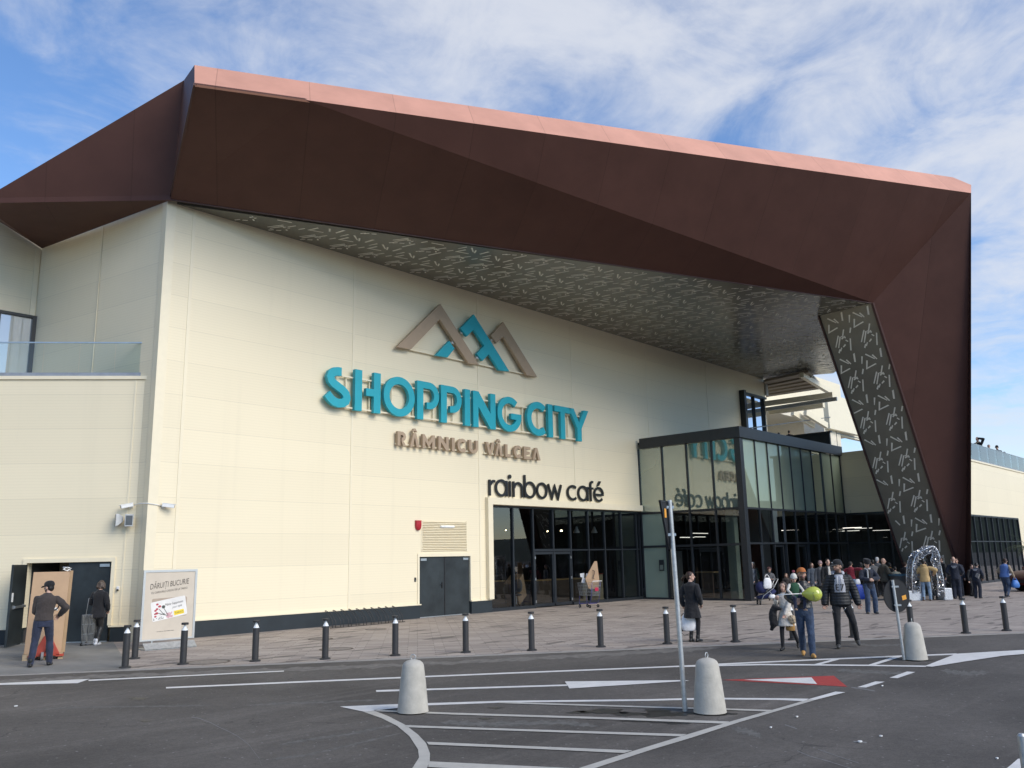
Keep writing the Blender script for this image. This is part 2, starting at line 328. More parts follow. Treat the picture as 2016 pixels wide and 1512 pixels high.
# ------------------------------------------------------------------ ground, road, pavement, markings
def asphalt_mat():
    m = bpy.data.materials.new('asphalt'); m.use_nodes = True; t = m.node_tree; b = t.nodes['Principled BSDF']; b.inputs['Roughness'].default_value = 0.85
    b.inputs['Specular IOR Level'].default_value = 0.3
    ge = t.nodes.new('ShaderNodeNewGeometry')
    def nz(sc, det, rough, mpv=None, rot=0):
        n = t.nodes.new('ShaderNodeTexNoise'); n.inputs['Scale'].default_value = sc; n.inputs['Detail'].default_value = det; n.inputs['Roughness'].default_value = rough
        mp = t.nodes.new('ShaderNodeMapping'); mp.inputs['Rotation'].default_value = (0, 0, R_(rot))
        if mpv: mp.inputs['Scale'].default_value = mpv
        t.links.new(ge.outputs['Position'], mp.inputs[0]); t.links.new(mp.outputs[0], n.inputs['Vector']); return n.outputs['Fac']
    def mm(*a): return M(*a, tree=t)
    big = nz(0.35, 5, 0.6); trk = nz(0.9, 4, 0.6, (0.12, 2.2, 1), 38); grain = nz(48, 3, 0.8); grain2 = nz(9, 6, 0.8)
    def ramp(x, a, c):
        r = t.nodes.new('ShaderNodeMapRange'); r.inputs[1].default_value = a; r.inputs[2].default_value = c; t.links.new(x, r.inputs[0]); return r.outputs[0]
    val = mm('ADD', mm('ADD', 0.62, mm('MULTIPLY', ramp(big, 0.35, 0.7), 0.45)), mm('MULTIPLY', ramp(trk, 0.55, 0.75), 0.35))
    val = mm('MULTIPLY', val, mm('ADD', 0.35, mm('MULTIPLY', grain, 1.3))); val = mm('MULTIPLY', val, mm('ADD', 0.55, mm('MULTIPLY', grain2, 0.9)))
    hv = t.nodes.new('ShaderNodeHueSaturation'); hv.inputs['Color'].default_value = (0.128, 0.115, 0.101, 1); t.links.new(val, hv.inputs['Value'])
    vo = t.nodes.new('ShaderNodeTexVoronoi'); vo.inputs['Scale'].default_value = 26; t.links.new(ge.outputs['Position'], vo.inputs['Vector'])
    sepc = t.nodes.new('ShaderNodeSeparateColor'); t.links.new(vo.outputs['Color'], sepc.inputs[0])
    fleck = mm('MULTIPLY', mm('GREATER_THAN', sepc.outputs[0], 0.985), mm('LESS_THAN', vo.outputs['Distance'], 0.35))
    mxn = t.nodes.new('ShaderNodeMix'); mxn.data_type = 'RGBA'; t.links.new(mm('MULTIPLY', fleck, 0.6), mxn.inputs['Factor']); t.links.new(hv.outputs[0], mxn.inputs['A']); mxn.inputs['B'].default_value = (0.3, 0.29, 0.27, 1)
    vc = t.nodes.new('ShaderNodeTexVoronoi'); vc.feature = 'DISTANCE_TO_EDGE'; vc.inputs['Scale'].default_value = 0.16
    dn = t.nodes.new('ShaderNodeTexNoise'); dn.inputs['Scale'].default_value = 1.3; dn.inputs['Detail'].default_value = 6; t.links.new(ge.outputs['Position'], dn.inputs['Vector'])
    av = t.nodes.new('ShaderNodeVectorMath'); av.operation = 'MULTIPLY_ADD'; t.links.new(dn.outputs['Color'], av.inputs[0]); av.inputs[1].default_value = (1.3, 1.3, 0); t.links.new(ge.outputs['Position'], av.inputs[2]); t.links.new(av.outputs[0], vc.inputs['Vector'])
    crk = mm('MULTIPLY', mm('LESS_THAN', vc.outputs['Distance'], 0.0022), mm('GREATER_THAN', big, 0.5))
    ml = t.nodes.new('ShaderNodeMix'); ml.data_type = 'RGBA'; t.links.new(mm('MULTIPLY', crk, 0.4), ml.inputs['Factor']); t.links.new(mxn.outputs['Result'], ml.inputs['A']); ml.inputs['B'].default_value = (0.02, 0.02, 0.02, 1)
    t.links.new(ml.outputs['Result'], b.inputs['Base Color'])
    bp = t.nodes.new('ShaderNodeBump'); bp.inputs['Strength'].default_value = 0.5; bp.inputs['Distance'].default_value = 0.006
    t.links.new(mm('ADD', grain, grain2), bp.inputs['Height']); t.links.new(bp.outputs[0], b.inputs['Normal']); return m
def paving_mat():
    m = bpy.data.materials.new('stone_paving'); m.use_nodes = True; t = m.node_tree; b = t.nodes['Principled BSDF']; b.inputs['Roughness'].default_value = 0.8
    ge = t.nodes.new('ShaderNodeNewGeometry'); mp = t.nodes.new('ShaderNodeMapping'); mp.inputs['Rotation'].default_value = (0, 0, R_(41)); t.links.new(ge.outputs['Position'], mp.inputs[0])
    br = t.nodes.new('ShaderNodeTexBrick'); br.inputs['Scale'].default_value = 1.0; br.inputs['Brick Width'].default_value = 0.62; br.inputs['Row Height'].default_value = 0.205
    br.inputs['Mortar Size'].default_value = 0.008; br.inputs['Mortar Smooth'].default_value = 0.2; br.offset = 0.37; br.inputs['Bias'].default_value = 0.0
    br.inputs['Color1'].default_value = (0.30, 0.252, 0.218, 1); br.inputs['Color2'].default_value = (0.43, 0.366, 0.312, 1); br.inputs['Mortar'].default_value = (0.17, 0.15, 0.13, 1)
    t.links.new(mp.outputs[0], br.inputs['Vector'])
    def nz(sc, det, rough, s):
        n = t.nodes.new('ShaderNodeTexNoise'); n.inputs['Scale'].default_value = sc; n.inputs['Detail'].default_value = det; n.inputs['Roughness'].default_value = rough
        m2 = t.nodes.new('ShaderNodeMapping'); m2.inputs['Rotation'].default_value = (0, 0, R_(41)); m2.inputs['Scale'].default_value = s
        t.links.new(ge.outputs['Position'], m2.inputs[0]); t.links.new(m2.outputs[0], n.inputs['Vector']); return n.outputs['Fac']
    def mm(*a): return M(*a, tree=t)
    damp = t.nodes.new('ShaderNodeMapRange'); damp.inputs[1].default_value = 0.60; damp.inputs[2].default_value = 0.63; t.links.new(nz(1.1, 3, 0.5, (0.45, 2.4, 1)), damp.inputs[0])
    # single dark, still wet pavers
    val = mm('ADD', 0.8, mm('MULTIPLY', nz(0.5, 5, 0.6, (1, 1, 1)), 0.4))
    val = mm('MULTIPLY', val, mm('ADD', 0.8, mm('MULTIPLY', nz(25, 4, 0.7, (1, 1, 1)), 0.4)))
    val = mm('MULTIPLY', val, mm('SUBTRACT', 1.0, mm('MULTIPLY', damp.outputs[0], 0.50)))
    hv = t.nodes.new('ShaderNodeHueSaturation'); t.links.new(br.outputs['Color'], hv.inputs['Color']); t.links.new(val, hv.inputs['Value']); t.links.new(hv.outputs[0], b.inputs['Base Color'])
    bp = t.nodes.new('ShaderNodeBump'); bp.inputs['Strength'].default_value = 0.4; bp.inputs['Distance'].default_value = 0.01; bp.invert = True
    t.links.new(br.outputs['Fac'], bp.inputs['Height']); t.links.new(bp.outputs[0], b.inputs['Normal']); return m
ASPH = asphalt_mat(); PAVE = paving_mat()
APRON = mat('concrete_apron', (0.21, 0.205, 0.19), 0.85, var=0.25, scale=1.3, bump=0.3, bscale=30, stretch=(1, 0.5, 1))
KERB = mat('kerb_concrete', (0.30, 0.28, 0.255), 0.85, var=0.15, bump=0.3)
def paint_mat(name, col, wear):
    m = mat(name, col, 0.6, var=0.10, scale=5, bump=0.3, bscale=60); t = m.node_tree; b = t.nodes['Principled BSDF']
    n = t.nodes.new('ShaderNodeTexNoise'); n.inputs['Scale'].default_value = 22; n.inputs['Detail'].default_value = 8; n.inputs['Roughness'].default_value = 0.8
    ge = t.nodes.new('ShaderNodeNewGeometry'); t.links.new(ge.outputs['Position'], n.inputs['Vector'])
    mr = t.nodes.new('ShaderNodeMapRange'); mr.inputs[1].default_value = wear; mr.inputs[2].default_value = wear + 0.1; t.links.new(n.outputs['Fac'], mr.inputs[0])
    src = b.inputs['Base Color'].links[0].from_socket
    mxn = t.nodes.new('ShaderNodeMix'); mxn.data_type = 'RGBA'; t.links.new(mr.outputs[0], mxn.inputs['Factor']); t.links.new(src, mxn.inputs['A']); mxn.inputs['B'].default_value = (0.13, 0.125, 0.12, 1)
    t.links.new(mxn.outputs['Result'], b.inputs['Base Color']); return m
PAINT = paint_mat('white_road_paint', (0.72, 0.70, 0.66), 0.66)
PAINTO = paint_mat('weathered_road_paint', (0.50, 0.475, 0.42), 0.60)
PAINTR = paint_mat('red_road_paint', (0.42, 0.055, 0.045), 0.62)

def sheet(name, pts, z, m, sub=0):
    mb = MB(); mb.poly([(p[0], p[1], z) for p in pts]); o = mb.build(name, m); tag(o, kind='structure')
    if o.data.polygons[0].normal.z < 0: o.data.flip_normals()
    return o
sheet('ground', [(-1500, -1500), (1500, -1500), (1500, 1500), (-1500, 1500)], -0.012, ASPH)
# pavement: raised 25 mm with a flush kerb line along the road
E0 = G(0, 1330); E1 = G(2016, 1246); ed = (E1 - E0).normalized(); en = V((-ed.y, ed.x, 0))
if en.y < 0: en = -en
KA = E0 - ed * 30; KB = E1 + ed * 75
mb = MB(); mb.prism([KA + en * 0.15, KB + en * 0.15, KB + en * 70, KA + en * 70], (0, 0, -0.2))
PZ = 0.0
tag(mb.build('pavement', PAVE), kind='structure')
mb = MB(); mb.prism([KA, KB, KB + en * 0.148, KA + en * 0.148], (0, 0, -0.2)); o = mb.build('kerb', KERB); o.location.z = 0.003; tag(o, kind='structure')
sheet('loading_apron', [G(-420, 1339), G(0, 1329), G(256, 1317), G(222, 1262), G(120, 1262), G(-420, 1262)], 0.004, APRON)
def mark(pts, m=PAINT, z=-0.008, name='road_marking'): return sheet(name, [G(*p) for p in pts], z, m)
def stroke_px(top, bot, m=PAINT, z=-0.008): return mark(top + bot[::-1], m, z)
mark([(-60, 1346), (0, 1344), (177, 1335.5), (153, 1344), (0, 1347.5), (-60, 1350)])
mark([(175, 1337.6), (559, 1319.8), (559, 1321.6), (174, 1340.2)], z=-0.004)
stroke_px([(327, 1351.6), (700, 1335.4), (1000, 1323), (1280, 1312), (1367.6, 1308.2), (1415, 1305.4), (1637.8, 1295.2), (1776.5, 1289.4), (1883, 1285.4)],
          [(327, 1354.4), (700, 1338.2), (1000, 1325.6), (1280, 1314.4), (1367.6, 1310.8), (1415, 1308), (1637.8, 1297.8), (1776.5, 1292), (1883, 1288)])
stroke_px([(1330, 1310.6), (1415, 1308.2), (1499, 1306.4), (1605, 1307.2), (1711, 1308.2), (1826, 1310)], [(1330, 1313), (1415, 1311), (1499, 1309.2), (1605, 1309.8), (1711, 1310.8), (1822, 1312.4)], z=-0.004)
mark([(1820, 1311.5), (1882.5, 1287), (1950, 1283), (2016, 1279.5), (2120, 1274), (2120, 1281), (2016, 1287.5), (1973.7, 1291), (1900.7, 1302), (1835, 1312.5)], z=0.0)
mark([(1601, 1307.4), (1615, 1307.4), (1656, 1296.6), (1640, 1297.2)], z=-0.0065)
mark([(1708, 1308.4), (1724, 1308), (1776, 1291.8), (1758, 1292.6)], z=-0.0065)
mark([(740, 1357.6), (1116, 1346.4), (1117, 1349.2), (741, 1361)])
mark([(1112, 1341), (1344, 1338.4), (1358, 1339.6), (1121, 1354.8)], z=-0.004)
mark([(1420, 1337.5), (1641.5, 1329.2), (1668, 1350.8), (1607, 1347.4)], PAINTR)
mark([(1464, 1337.6), (1597.6, 1333), (1608.6, 1346)], z=-0.004)
stroke_px([(669, 1389.6), (782, 1385), (982, 1378.6), (1280, 1375.2), (1346, 1373.4), (1426, 1372.6), (1535, 1373.4), (1592, 1374.4)],
          [(690, 1394.2), (790, 1389.4), (982, 1382.2), (1280, 1378.4), (1346, 1376.8), (1426, 1375.8), (1535, 1376.8), (1584, 1379.2)])
mark([(674, 1391.5), (790, 1388.5), (784, 1393), (742, 1397.5), (722, 1400.5), (712, 1399.5)], z=-0.004)
stroke_px([(733, 1396.5), (765, 1409), (798, 1426), (823, 1445), (839, 1462), (846.5, 1482), (846, 1498), (840, 1512), (834, 1530)],
          [(709, 1398), (752, 1413), (782, 1428), (806, 1448), (823, 1474), (825, 1490), (811, 1512), (800, 1524), (780, 1545)], PAINTO, -0.0065)
stroke_px([(736, 1396.5), (890, 1402.4), (1182, 1411), (1436, 1419.6)], [(740, 1399.6), (890, 1406), (1182, 1414.8), (1427, 1424)], PAINTO, -0.004)
stroke_px([(798, 1426.8), (1020, 1434.4), (1352, 1444.6)], [(803, 1431), (1020, 1438.2), (1340, 1449)], PAINTO, -0.004)
stroke_px([(840, 1459.6), (1040, 1468), (1245, 1476.4)], [(844, 1465), (1040, 1472.8), (1229, 1481.6)], PAINTO, -0.004)
stroke_px([(845, 1498), (1120, 1511), (1140, 1512)], [(843, 1509), (1000, 1518), (1118, 1523)], PAINTO, -0.004)
stroke_px([(982, 1381), (1346, 1391.8), (1430, 1394), (1524, 1397)], [(982, 1383.6), (1346, 1394.6), (1430, 1396.8), (1515, 1400.2)], PAINTO, -0.004)
stroke_px([(1090, 1526), (1136, 1512), (1242, 1478.6), (1349, 1446), (1444, 1417.6), (1524.6, 1395.4), (1590, 1376.6), (1645, 1361.2)],
          [(1120, 1528), (1166, 1512.6), (1280, 1475.5), (1362, 1451), (1456, 1420.6), (1538, 1396.6), (1604, 1377.6), (1664, 1362.4)], PAINTO, -0.0055)
mark([(1590, 1376.6), (1645, 1361.2), (1664, 1362.4), (1604, 1377.6)], PAINT, -0.002)
mark([(1688, 1351.6), (1723.6, 1340.4), (1742, 1341), (1705, 1352.4)])
mark([(1751, 1333.2), (1785.6, 1321), (1802, 1322), (1767, 1334)])
mark([(1975, 1516), (1990, 1504), (2004, 1492), (2080, 1488), (2080, 1520)], PAINT)
# thin scratches on the asphalt and damp stains round the sign
SCR = mat('pale_scratch', (0.20, 0.195, 0.185), 0.9, var=0.3, scale=30)
def scratch(pts, wpx=1.6):
    a = [(x, y - wpx / 2) for x, y in pts]; b_ = [(x, y + wpx / 2) for x, y in pts]; return mark(a + b_[::-1], SCR, -0.0095, 'scratch_mark')
def zp(l, s=2.88, ox=0, oy=1200): return [(ox + x / s, oy + y / s) for x, y in l]
scratch([(x + random.uniform(-.6, .6), y) for x, y in zp([(1085, 605), (1130, 612), (1190, 635), (1250, 665), (1290, 683), (1340, 708), (1380, 735), (1415, 765), (1445, 805), (1470, 838), (1486, 880)])], 1.1)
scratch([(1569, 1476), (1595, 1487), (1629, 1496), (1680, 1512)], 1.2); scratch([(1610, 1473), (1650, 1487), (1690, 1500)], 1.0)
scratch([(1545, 1425), (1560, 1430), (1569, 1433)], 1.6); scratch([(1676, 1352), (1700, 1355), (1722, 1359)], 1.8); scratch([(1680, 1458), (1706, 1460)], 2.4)
STAIN = mat('damp_asphalt', (0.022, 0.022, 0.022), 0.45, var=0.25, scale=9)
def stain(px, py, rx, ry, seed, m=STAIN, z=-0.0085, n=40, name='damp_stain'):
    rd = random.Random(seed); ph = [rd.uniform(0, 6.28) for _ in range(5)]
    pts = []
    for i in range(n):
        a = 2 * math.pi * i / n; k = 1 + 0.22 * math.sin(3 * a + ph[0]) + 0.16 * math.sin(5 * a + ph[1]) + 0.12 * math.sin(9 * a + ph[2]) + 0.10 * math.sin(14 * a + ph[3])
        pts.append((px + rx * k * math.cos(a), py + ry * k * math.sin(a)))
    return mark(pts, m, z, name)
for i, a in enumerate([(1190, 1399, 42, 5), (1240, 1404, 30, 3.6), (1140, 1401, 20, 2.4), (1310, 1404, 48, 5), (1290, 1397, 22, 2.2), (1330, 1421, 36, 2.6), (1255, 1418, 26, 1.8), (1420, 1404, 26, 2.6), (1810, 1299, 22, 2.2), (955, 1413, 12, 1.6), (975, 1392, 14, 1.2), (272, 1374, 16, 2.6), (287, 1418, 10, 1.2)]):
    stain(*a, seed=i)
DUST = mat('dusty_asphalt', (0.125, 0.118, 0.105), 0.95, var=0.35, scale=9)
DUST2 = mat('kerb_dust', (0.165, 0.15, 0.13), 0.95, var=0.35, scale=7)
def ragged(path, w, seed, m, z, n=70, name='dust_streak'):
    rd_ = random.Random(seed); up_ = []; lo_ = []; ph_ = [rd_.uniform(0, 6.28) for _ in range(4)]
    for i in range(n + 1):
        f_ = i / n * (len(path) - 1); k_ = min(int(f_), len(path) - 2); t_ = f_ - k_; x = path[k_][0] * (1 - t_) + path[k_ + 1][0] * t_; y = path[k_][1] * (1 - t_) + path[k_ + 1][1] * t_
        a_ = min(1, i / 6, (n - i) / 6); hw_ = w * a_ * (1 + .35 * math.sin(i * .9 + ph_[0]) + .25 * math.sin(i * 2.3 + ph_[1]) + rd_.uniform(-.25, .25)); hv_ = w * a_ * (1 + .35 * math.sin(i * 1.1 + ph_[2]) + .25 * math.sin(i * 2.7 + ph_[3]) + rd_.uniform(-.25, .25))
        up_.append((x, y - max(.05, hw_))); lo_.append((x, y + max(.05, hv_)))
    return mark(up_ + lo_[::-1], m, z, name)
ragged([(60, 1396), (150, 1391), (300, 1389), (425, 1387)], 1.3, 1, DUST, -0.0105); ragged([(485, 1387), (560, 1383), (640, 1381), (760, 1376)], 1.6, 2, DUST, -0.0105)
ragged([(545, 1465), (620, 1452), (690, 1443), (800, 1420)], 1.8, 3, DUST, -0.0105); ragged([(530, 1493), (600, 1485), (690, 1465), (790, 1441)], 1.6, 4, DUST, -0.0105)
ragged([(-80, 1350), (0, 1342), (180, 1331), (450, 1321), (700, 1312), (1000, 1298), (1250, 1284), (1420, 1274)], 3.2, 5, DUST2, -0.0105, 160); ragged([(1480, 1281), (1560, 1278), (1620, 1274)], 1.0, 6, DUST, -0.0105)
ragged([(860, 1420), (960, 1424), (1100, 1420), (1180, 1428)], 4.0, 7, DUST, -0.0105); ragged([(1440, 1432), (1480, 1440), (1500, 1448)], 5, 8, DUST, -0.0105, 40); ragged([(1850, 1318), (1900, 1325), (1950, 1322)], 4, 9, DUST, -0.0105, 40); ragged([(1640, 1318), (1720, 1322), (1800, 1326)], 3, 10, DUST, -0.0105, 40)
ragged([(620, 1300), (660, 1297), (720, 1298)], 2.2, 11, DUST2, -0.0105, 30); ragged([(1670, 1265), (1720, 1270), (1790, 1268)], 1.6, 12, DUST, -0.0105, 40)
# hills and car-park strip beyond the camera (seen in the glass)
HILL = mat('hillside', (0.035, 0.05, 0.03), 0.95, var=0.4, scale=0.02)
mb = MB(); rd = random.Random(3); n = 160; rings = []
ph = [rd.uniform(0, 6.28) for _ in range(6)]
for rr, hk in ((520, 0.0), (620, 0.45), (760, 0.9), (900, 1.0), (1200, 0.7)):
    rg = []
    for i in range(n + 1):
        a = R_(-185 + 190 * i / n); h = 42 + 12 * math.sin(3 * a + ph[0]) + 9 * math.sin(7 * a + ph[1]) + 5 * math.sin(15 * a + ph[2]) + 2.5 * math.sin(31 * a + ph[3]) + rd.uniform(-1, 1)
        rg.append(V((rr * math.cos(a), rr * math.sin(a), -1 + hk * h)))
    rings.append(rg)
vs = [p for r in rings for p in r]; fs = [(a * (n + 1) + i, a * (n + 1) + i + 1, (a + 1) * (n + 1) + i + 1, (a + 1) * (n + 1) + i) for a in range(len(rings) - 1) for i in range(n)]
mb.add(vs, fs); tag(mb.build('hills', HILL, smooth=True), kind='structure')
# ------------------------------------------------------------------ the shopping hall
SZ = 12.6                                          # soffit height
XL, XR = -1.6, 36.6
mall = thing('shopping_hall', 'large cream panelled shopping hall with blue-green lettering under a copper canopy', 'building', (10, 3, 0))
mb = MB()
def wr(x0, x1, z0, z1, y0=0.0, y1=0.3): mb.box(x0, y0, z0, x1, y1, z1)
wr(XL, 8.31, 0.47, SZ + .3); wr(8.31, 10.85, 2.12, SZ + .3); wr(10.85, 12.0, 0.47, SZ + .3); wr(12.0, 22.4, 4.08, SZ + .3); wr(22.4, 33.5, 6.9, SZ + .3); wr(33.5, 36.3, 6.9, 7.7); wr(33.5, 36.6, 11.3, SZ + .3); wr(36.3, 36.6, 6.9, 11.3)
mb.build('wall', CREAM, mall)
mb = MB(); mb.prism([(XL, 0.3, 0), (XL, 0.3, SZ + .3), (-2.8, 6.66, SZ + .3), (-2.8, 6.66, 0)], (0.3, 0, 0)); mb.build('side_wall', CREAM, mall)
mb = MB(); mb.box(-30, 6.66, 0, -2.45, 6.96, 13.5); mb.build('rear_wall', CREAM, mall)
mb = MB(); mb.box(36.3, 0.3, 6.9, 36.6, 14, SZ + .3); mb.build('end_wall', CREAM, mall)
mb = MB(); mb.box(-1.2, 0.35, SZ + .32, 36.6, 30, SZ + .6); mb.build('roof', CREAMT, mall)
mb = MB(); mb.box(-60, 18, 0, -6, 40, FY(8, 367, 18).z); mb.build('rear_block', CREAM, mall)
for x in (5.27, 11.42, 17.43, 23.5, 29.5):
    z0 = 0.5 if x < 12 else (4.3 if x < 22 else 7.0)
    mb = MB(); mb.box(x - .045, -.014, z0, x + .045, -.001, SZ - .01); mb.build('wall_trim', CREAMT, mall)
mb = MB(); mb.box(XL - .016, -.02, 0.5, XL + .27, -.001, SZ - .02); mb.box(XL - .016, -.001, .5, XL - .001, .27, SZ - .02); mb.build('corner_trim', CREAMT, mall)
mb = MB(); mb.box(-.80, -.014, 0.5, -.70, -.001, SZ - .01); mb.build('wall_trim', CREAMT, mall)
for t in (0.46,):
    a = V((XL, .3, 0)).lerp(V((-2.8, 6.66, 0)), t); mb = MB(); mb.box(a.x - .02, a.y - .05, 7.4, a.x - .003, a.y + .05, SZ - .02); mb.build('wall_trim', CREAMT, mall)
mb = MB(); mb.box(-2.98, 6.62, 7.4, -2.83, 6.655, SZ - .05); mb.build('wall_trim', CREAMT, mall)
# plinths with a cream sill
for x0, x1 in ((XL + .03, 8.31), (10.87, 11.98)):
    mb = MB(); mb.box(x0, -.05, 0.0, x1, .25, .445); mb.build('plinth', PLINTH, mall)
    mb = MB(); mb.box(x0 - .02, -.075, .45, x1 + (.05 if x1 < 9 else -.01), -.003, .485); mb.build('sill', CREAMT, mall)
# service door with two leaves
mb = MB(); mb.box(8.22, -.03, .49, 8.31, -.002, 2.23); mb.box(10.85, -.03, .49, 10.94, -.002, 2.23); mb.box(8.31, -.03, 2.12, 10.85, -.002, 2.23); mb.build('door_frame', CREAMT, mall)
for i, (x0, x1) in enumerate(((8.33, 9.55), (9.61, 10.83))):
    mb = MB(); mb.box(x0, .03, .03, x1, .09, 2.10); lf = mb.build('door_leaf', DOORM, mall, bevel=.006)
    mb = MB(); mb.box(x0 + (.06 if i == 0 else .9), .005, 1.98, x0 + (.34 if i == 0 else 1.16), .029, 2.06); mb.build('door_closer', STEEL, lf)
    if i == 0:
        mb = MB(); mb.box(9.42, .0, 1.0, 9.47, .029, 1.2); mb.beam((9.45, -.02, 1.12), (9.32, -.02, 1.12), .02, .02); mb.build('handle', BLACKP, lf)
    else:
        mb = MB(); mb.box(9.555, .02, .03, 9.605, .1, 2.1); mb.build('meeting_strip', BLACKP, lf)
mb = MB(); mb.box(8.31, .02, 0.002, 10.85, .2, .03); mb.build('threshold', STEEL, mall)
mb = MB(); z = 2.36
mb.box(8.40, -.02, 2.30, 8.45, -.002, 3.42); mb.box(10.66, -.02, 2.30, 10.71, -.002, 3.42)
for k in range(18):
    zc = 2.33 + k * .0605; mb.obox((9.555, -.022, zc), (1.10, 0, 0), (0, .018, -.012), (0, .005, .008))
mb.build('vent_grille', CREAMT, mall)
# cafe storefront
GY = 0.14
mb = MB(); mb.box(11.72, -.17, .49, 11.98, -.002, 4.36); mb.box(11.98, -.17, 4.09, 22.36, -.002, 4.36); mb.build('storefront_surround', CREAMT, mall)
cafex = [12.02] + [FY(p, 1040, GY).x for p in (1008, 1047.6, 1087, 1121, 1156, 1188, 1221, 1251)] + [22.36]
mb = MB()
for i, x in enumerate(cafex):
    ww = .05 if i in (0, 9) else .035
    mb.box(x - ww, GY - .07, .12, x + ww, GY + .09, 4.07)
mb.box(12.0, GY - .06, 4.0, 22.4, GY + .08, 4.075); mb.box(12.0, GY - .12, 0.0, cafex[2], GY + .1, .12); mb.box(cafex[4], GY - .12, 0.0, 22.4, GY + .1, .12)
mb.box(cafex[2], GY - .06, 2.26, cafex[4], GY + .08, 2.36); mb.box(cafex[4], GY - .05, 2.28, 22.4, GY + .06, 2.33)
sf = mb.build('storefront_frame', FRAME, mall)
for i in range(9):
    mb = MB(); z0 = 2.36 if i in (2, 3) else .12
    mb.poly([(cafex[i], GY, z0), (cafex[i + 1], GY, z0), (cafex[i + 1], GY, 4.0), (cafex[i], GY, 4.0)]); mb.build('pane', GL_CLEAR, sf)
for i in (2, 3):
    x0, x1 = cafex[i] + .05, cafex[i + 1] - .02
    mb = MB()
    for b_ in ((x0, .04, x0 + .07, 2.24), (x1 - .07, .04, x1, 2.24)): mb.box(b_[0], GY - .05, b_[1], b_[2], GY + .03, b_[3])
    mb.box(x0 + .07, GY - .05, .04, x1 - .07, GY + .03, .16); mb.box(x0 + .07, GY - .05, 2.14, x1 - .07, GY + .03, 2.24)
    dr = mb.build('glass_door', FRAME, mall)
    mb = MB(); mb.poly([(x0 + .07, GY, .16), (x1 - .07, GY, .16), (x1 - .07, GY, 2.14), (x0 + .07, GY, 2.14)]); mb.build('pane', GL_CLEAR, dr)
    for hz in (.25, 1.15, 2.0):
        hx = x0 + .02 if i == 2 else x1 - .02
        mb = MB(); mb.box(hx - .03, GY - .075, hz - .05, hx + .03, GY - .052, hz + .05); mb.build('hinge', STEEL, dr)
# rooms behind the glass
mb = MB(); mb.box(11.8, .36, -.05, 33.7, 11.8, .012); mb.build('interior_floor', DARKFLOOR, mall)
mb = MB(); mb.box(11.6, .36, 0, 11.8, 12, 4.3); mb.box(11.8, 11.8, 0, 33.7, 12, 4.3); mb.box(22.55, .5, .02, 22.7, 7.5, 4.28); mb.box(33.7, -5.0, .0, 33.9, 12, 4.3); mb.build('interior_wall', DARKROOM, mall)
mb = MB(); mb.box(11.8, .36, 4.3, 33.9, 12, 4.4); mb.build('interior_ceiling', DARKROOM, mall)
# corner window near the right end
mb = MB(); mb.box(33.25, -.33, 7.55, 33.5, .28, 11.45); mb.build('window_fin', FRAME, mall)
mb = MB(); mb.box(33.5, -.12, 11.3, 36.58, -.003, 11.42); mb.box(33.5, -.12, 7.6, 33.62, .1, 11.3); mb.box(34.97, -.08, 7.7, 35.03, .1, 11.3); mb.box(36.2, -.10, 7.7, 36.3, .1, 11.3)
wf = mb.build('window', FRAME, mall)
WINB = glass('sky_window_glass', (.1, .12, .14), 0.65, 0.0, (.05, .08, .12), .9, (0.75, 0.85, 1.0))
mb = MB(); mb.poly([(33.62, .03, 7.7), (36.2, .03, 7.7), (36.2, .03, 11.3), (33.62, .03, 11.3)]); mb.build('pane', WINB, wf)
mb = MB(); mb.box(36.62, -.1, 11.6, 36.9, .2, 12.4); mb.build('downpipe_box', GALV, mall)
# upper window behind the left terrace
p1 = FY(0, 620, 6.6); p2 = FY(68, 628, 6.6); p3 = FY(58, 737, 6.6); zt = p2.z; xr_ = p2.x; zb = 7.3
mb = MB(); mb.box(-12, 6.52, zt, xr_ + .05, 6.655, zt + .09); mb.box(xr_ - .08, 6.52, zb, xr_ + .05, 6.655, zt)
x = xr_ - 1.05
while x > -12: mb.box(x - .035, 6.54, zb, x + .035, 6.655, zt); x -= 1.0
wf = mb.build('window', FRAME, mall)
mb = MB(); mb.poly([(-12, 6.6, zb), (xr_ - .08, 6.6, zb), (xr_ - .08, 6.6, zt), (-12, 6.6, zt)]); mb.build('pane', glass('terrace_window_glass', (.5, .55, .55), .22, 0, (.55, .56, .52), .75), wf)

# ------------------------------------------------------------------ copper canopy
can = thing('entrance_canopy', 'folded copper-brown canopy with fascia in painted pink sky sheen, patterned soffit and leaning right leg', 'canopy', (12, -6, 12))
Cc = V((XL - .02, -.25, SZ)); Ee = G(1718, 596, SZ); Ii = G(1612, 622, SZ); Sr = V((XR, -.02, SZ)); Sr2 = G(1640, 735, SZ)
Bb = G(383, 166, 14.0); Ff = G(1912, 380, 16.9); Aa = G(383, 128, 14.95); _fn = (Ff - Bb).cross(Aa - Bb); At = FP(1876, 349, Bb, _fn); At2 = FP(1912, 364, Bb, _fn)
Dd = Bb.lerp(Ff, 0.135); 
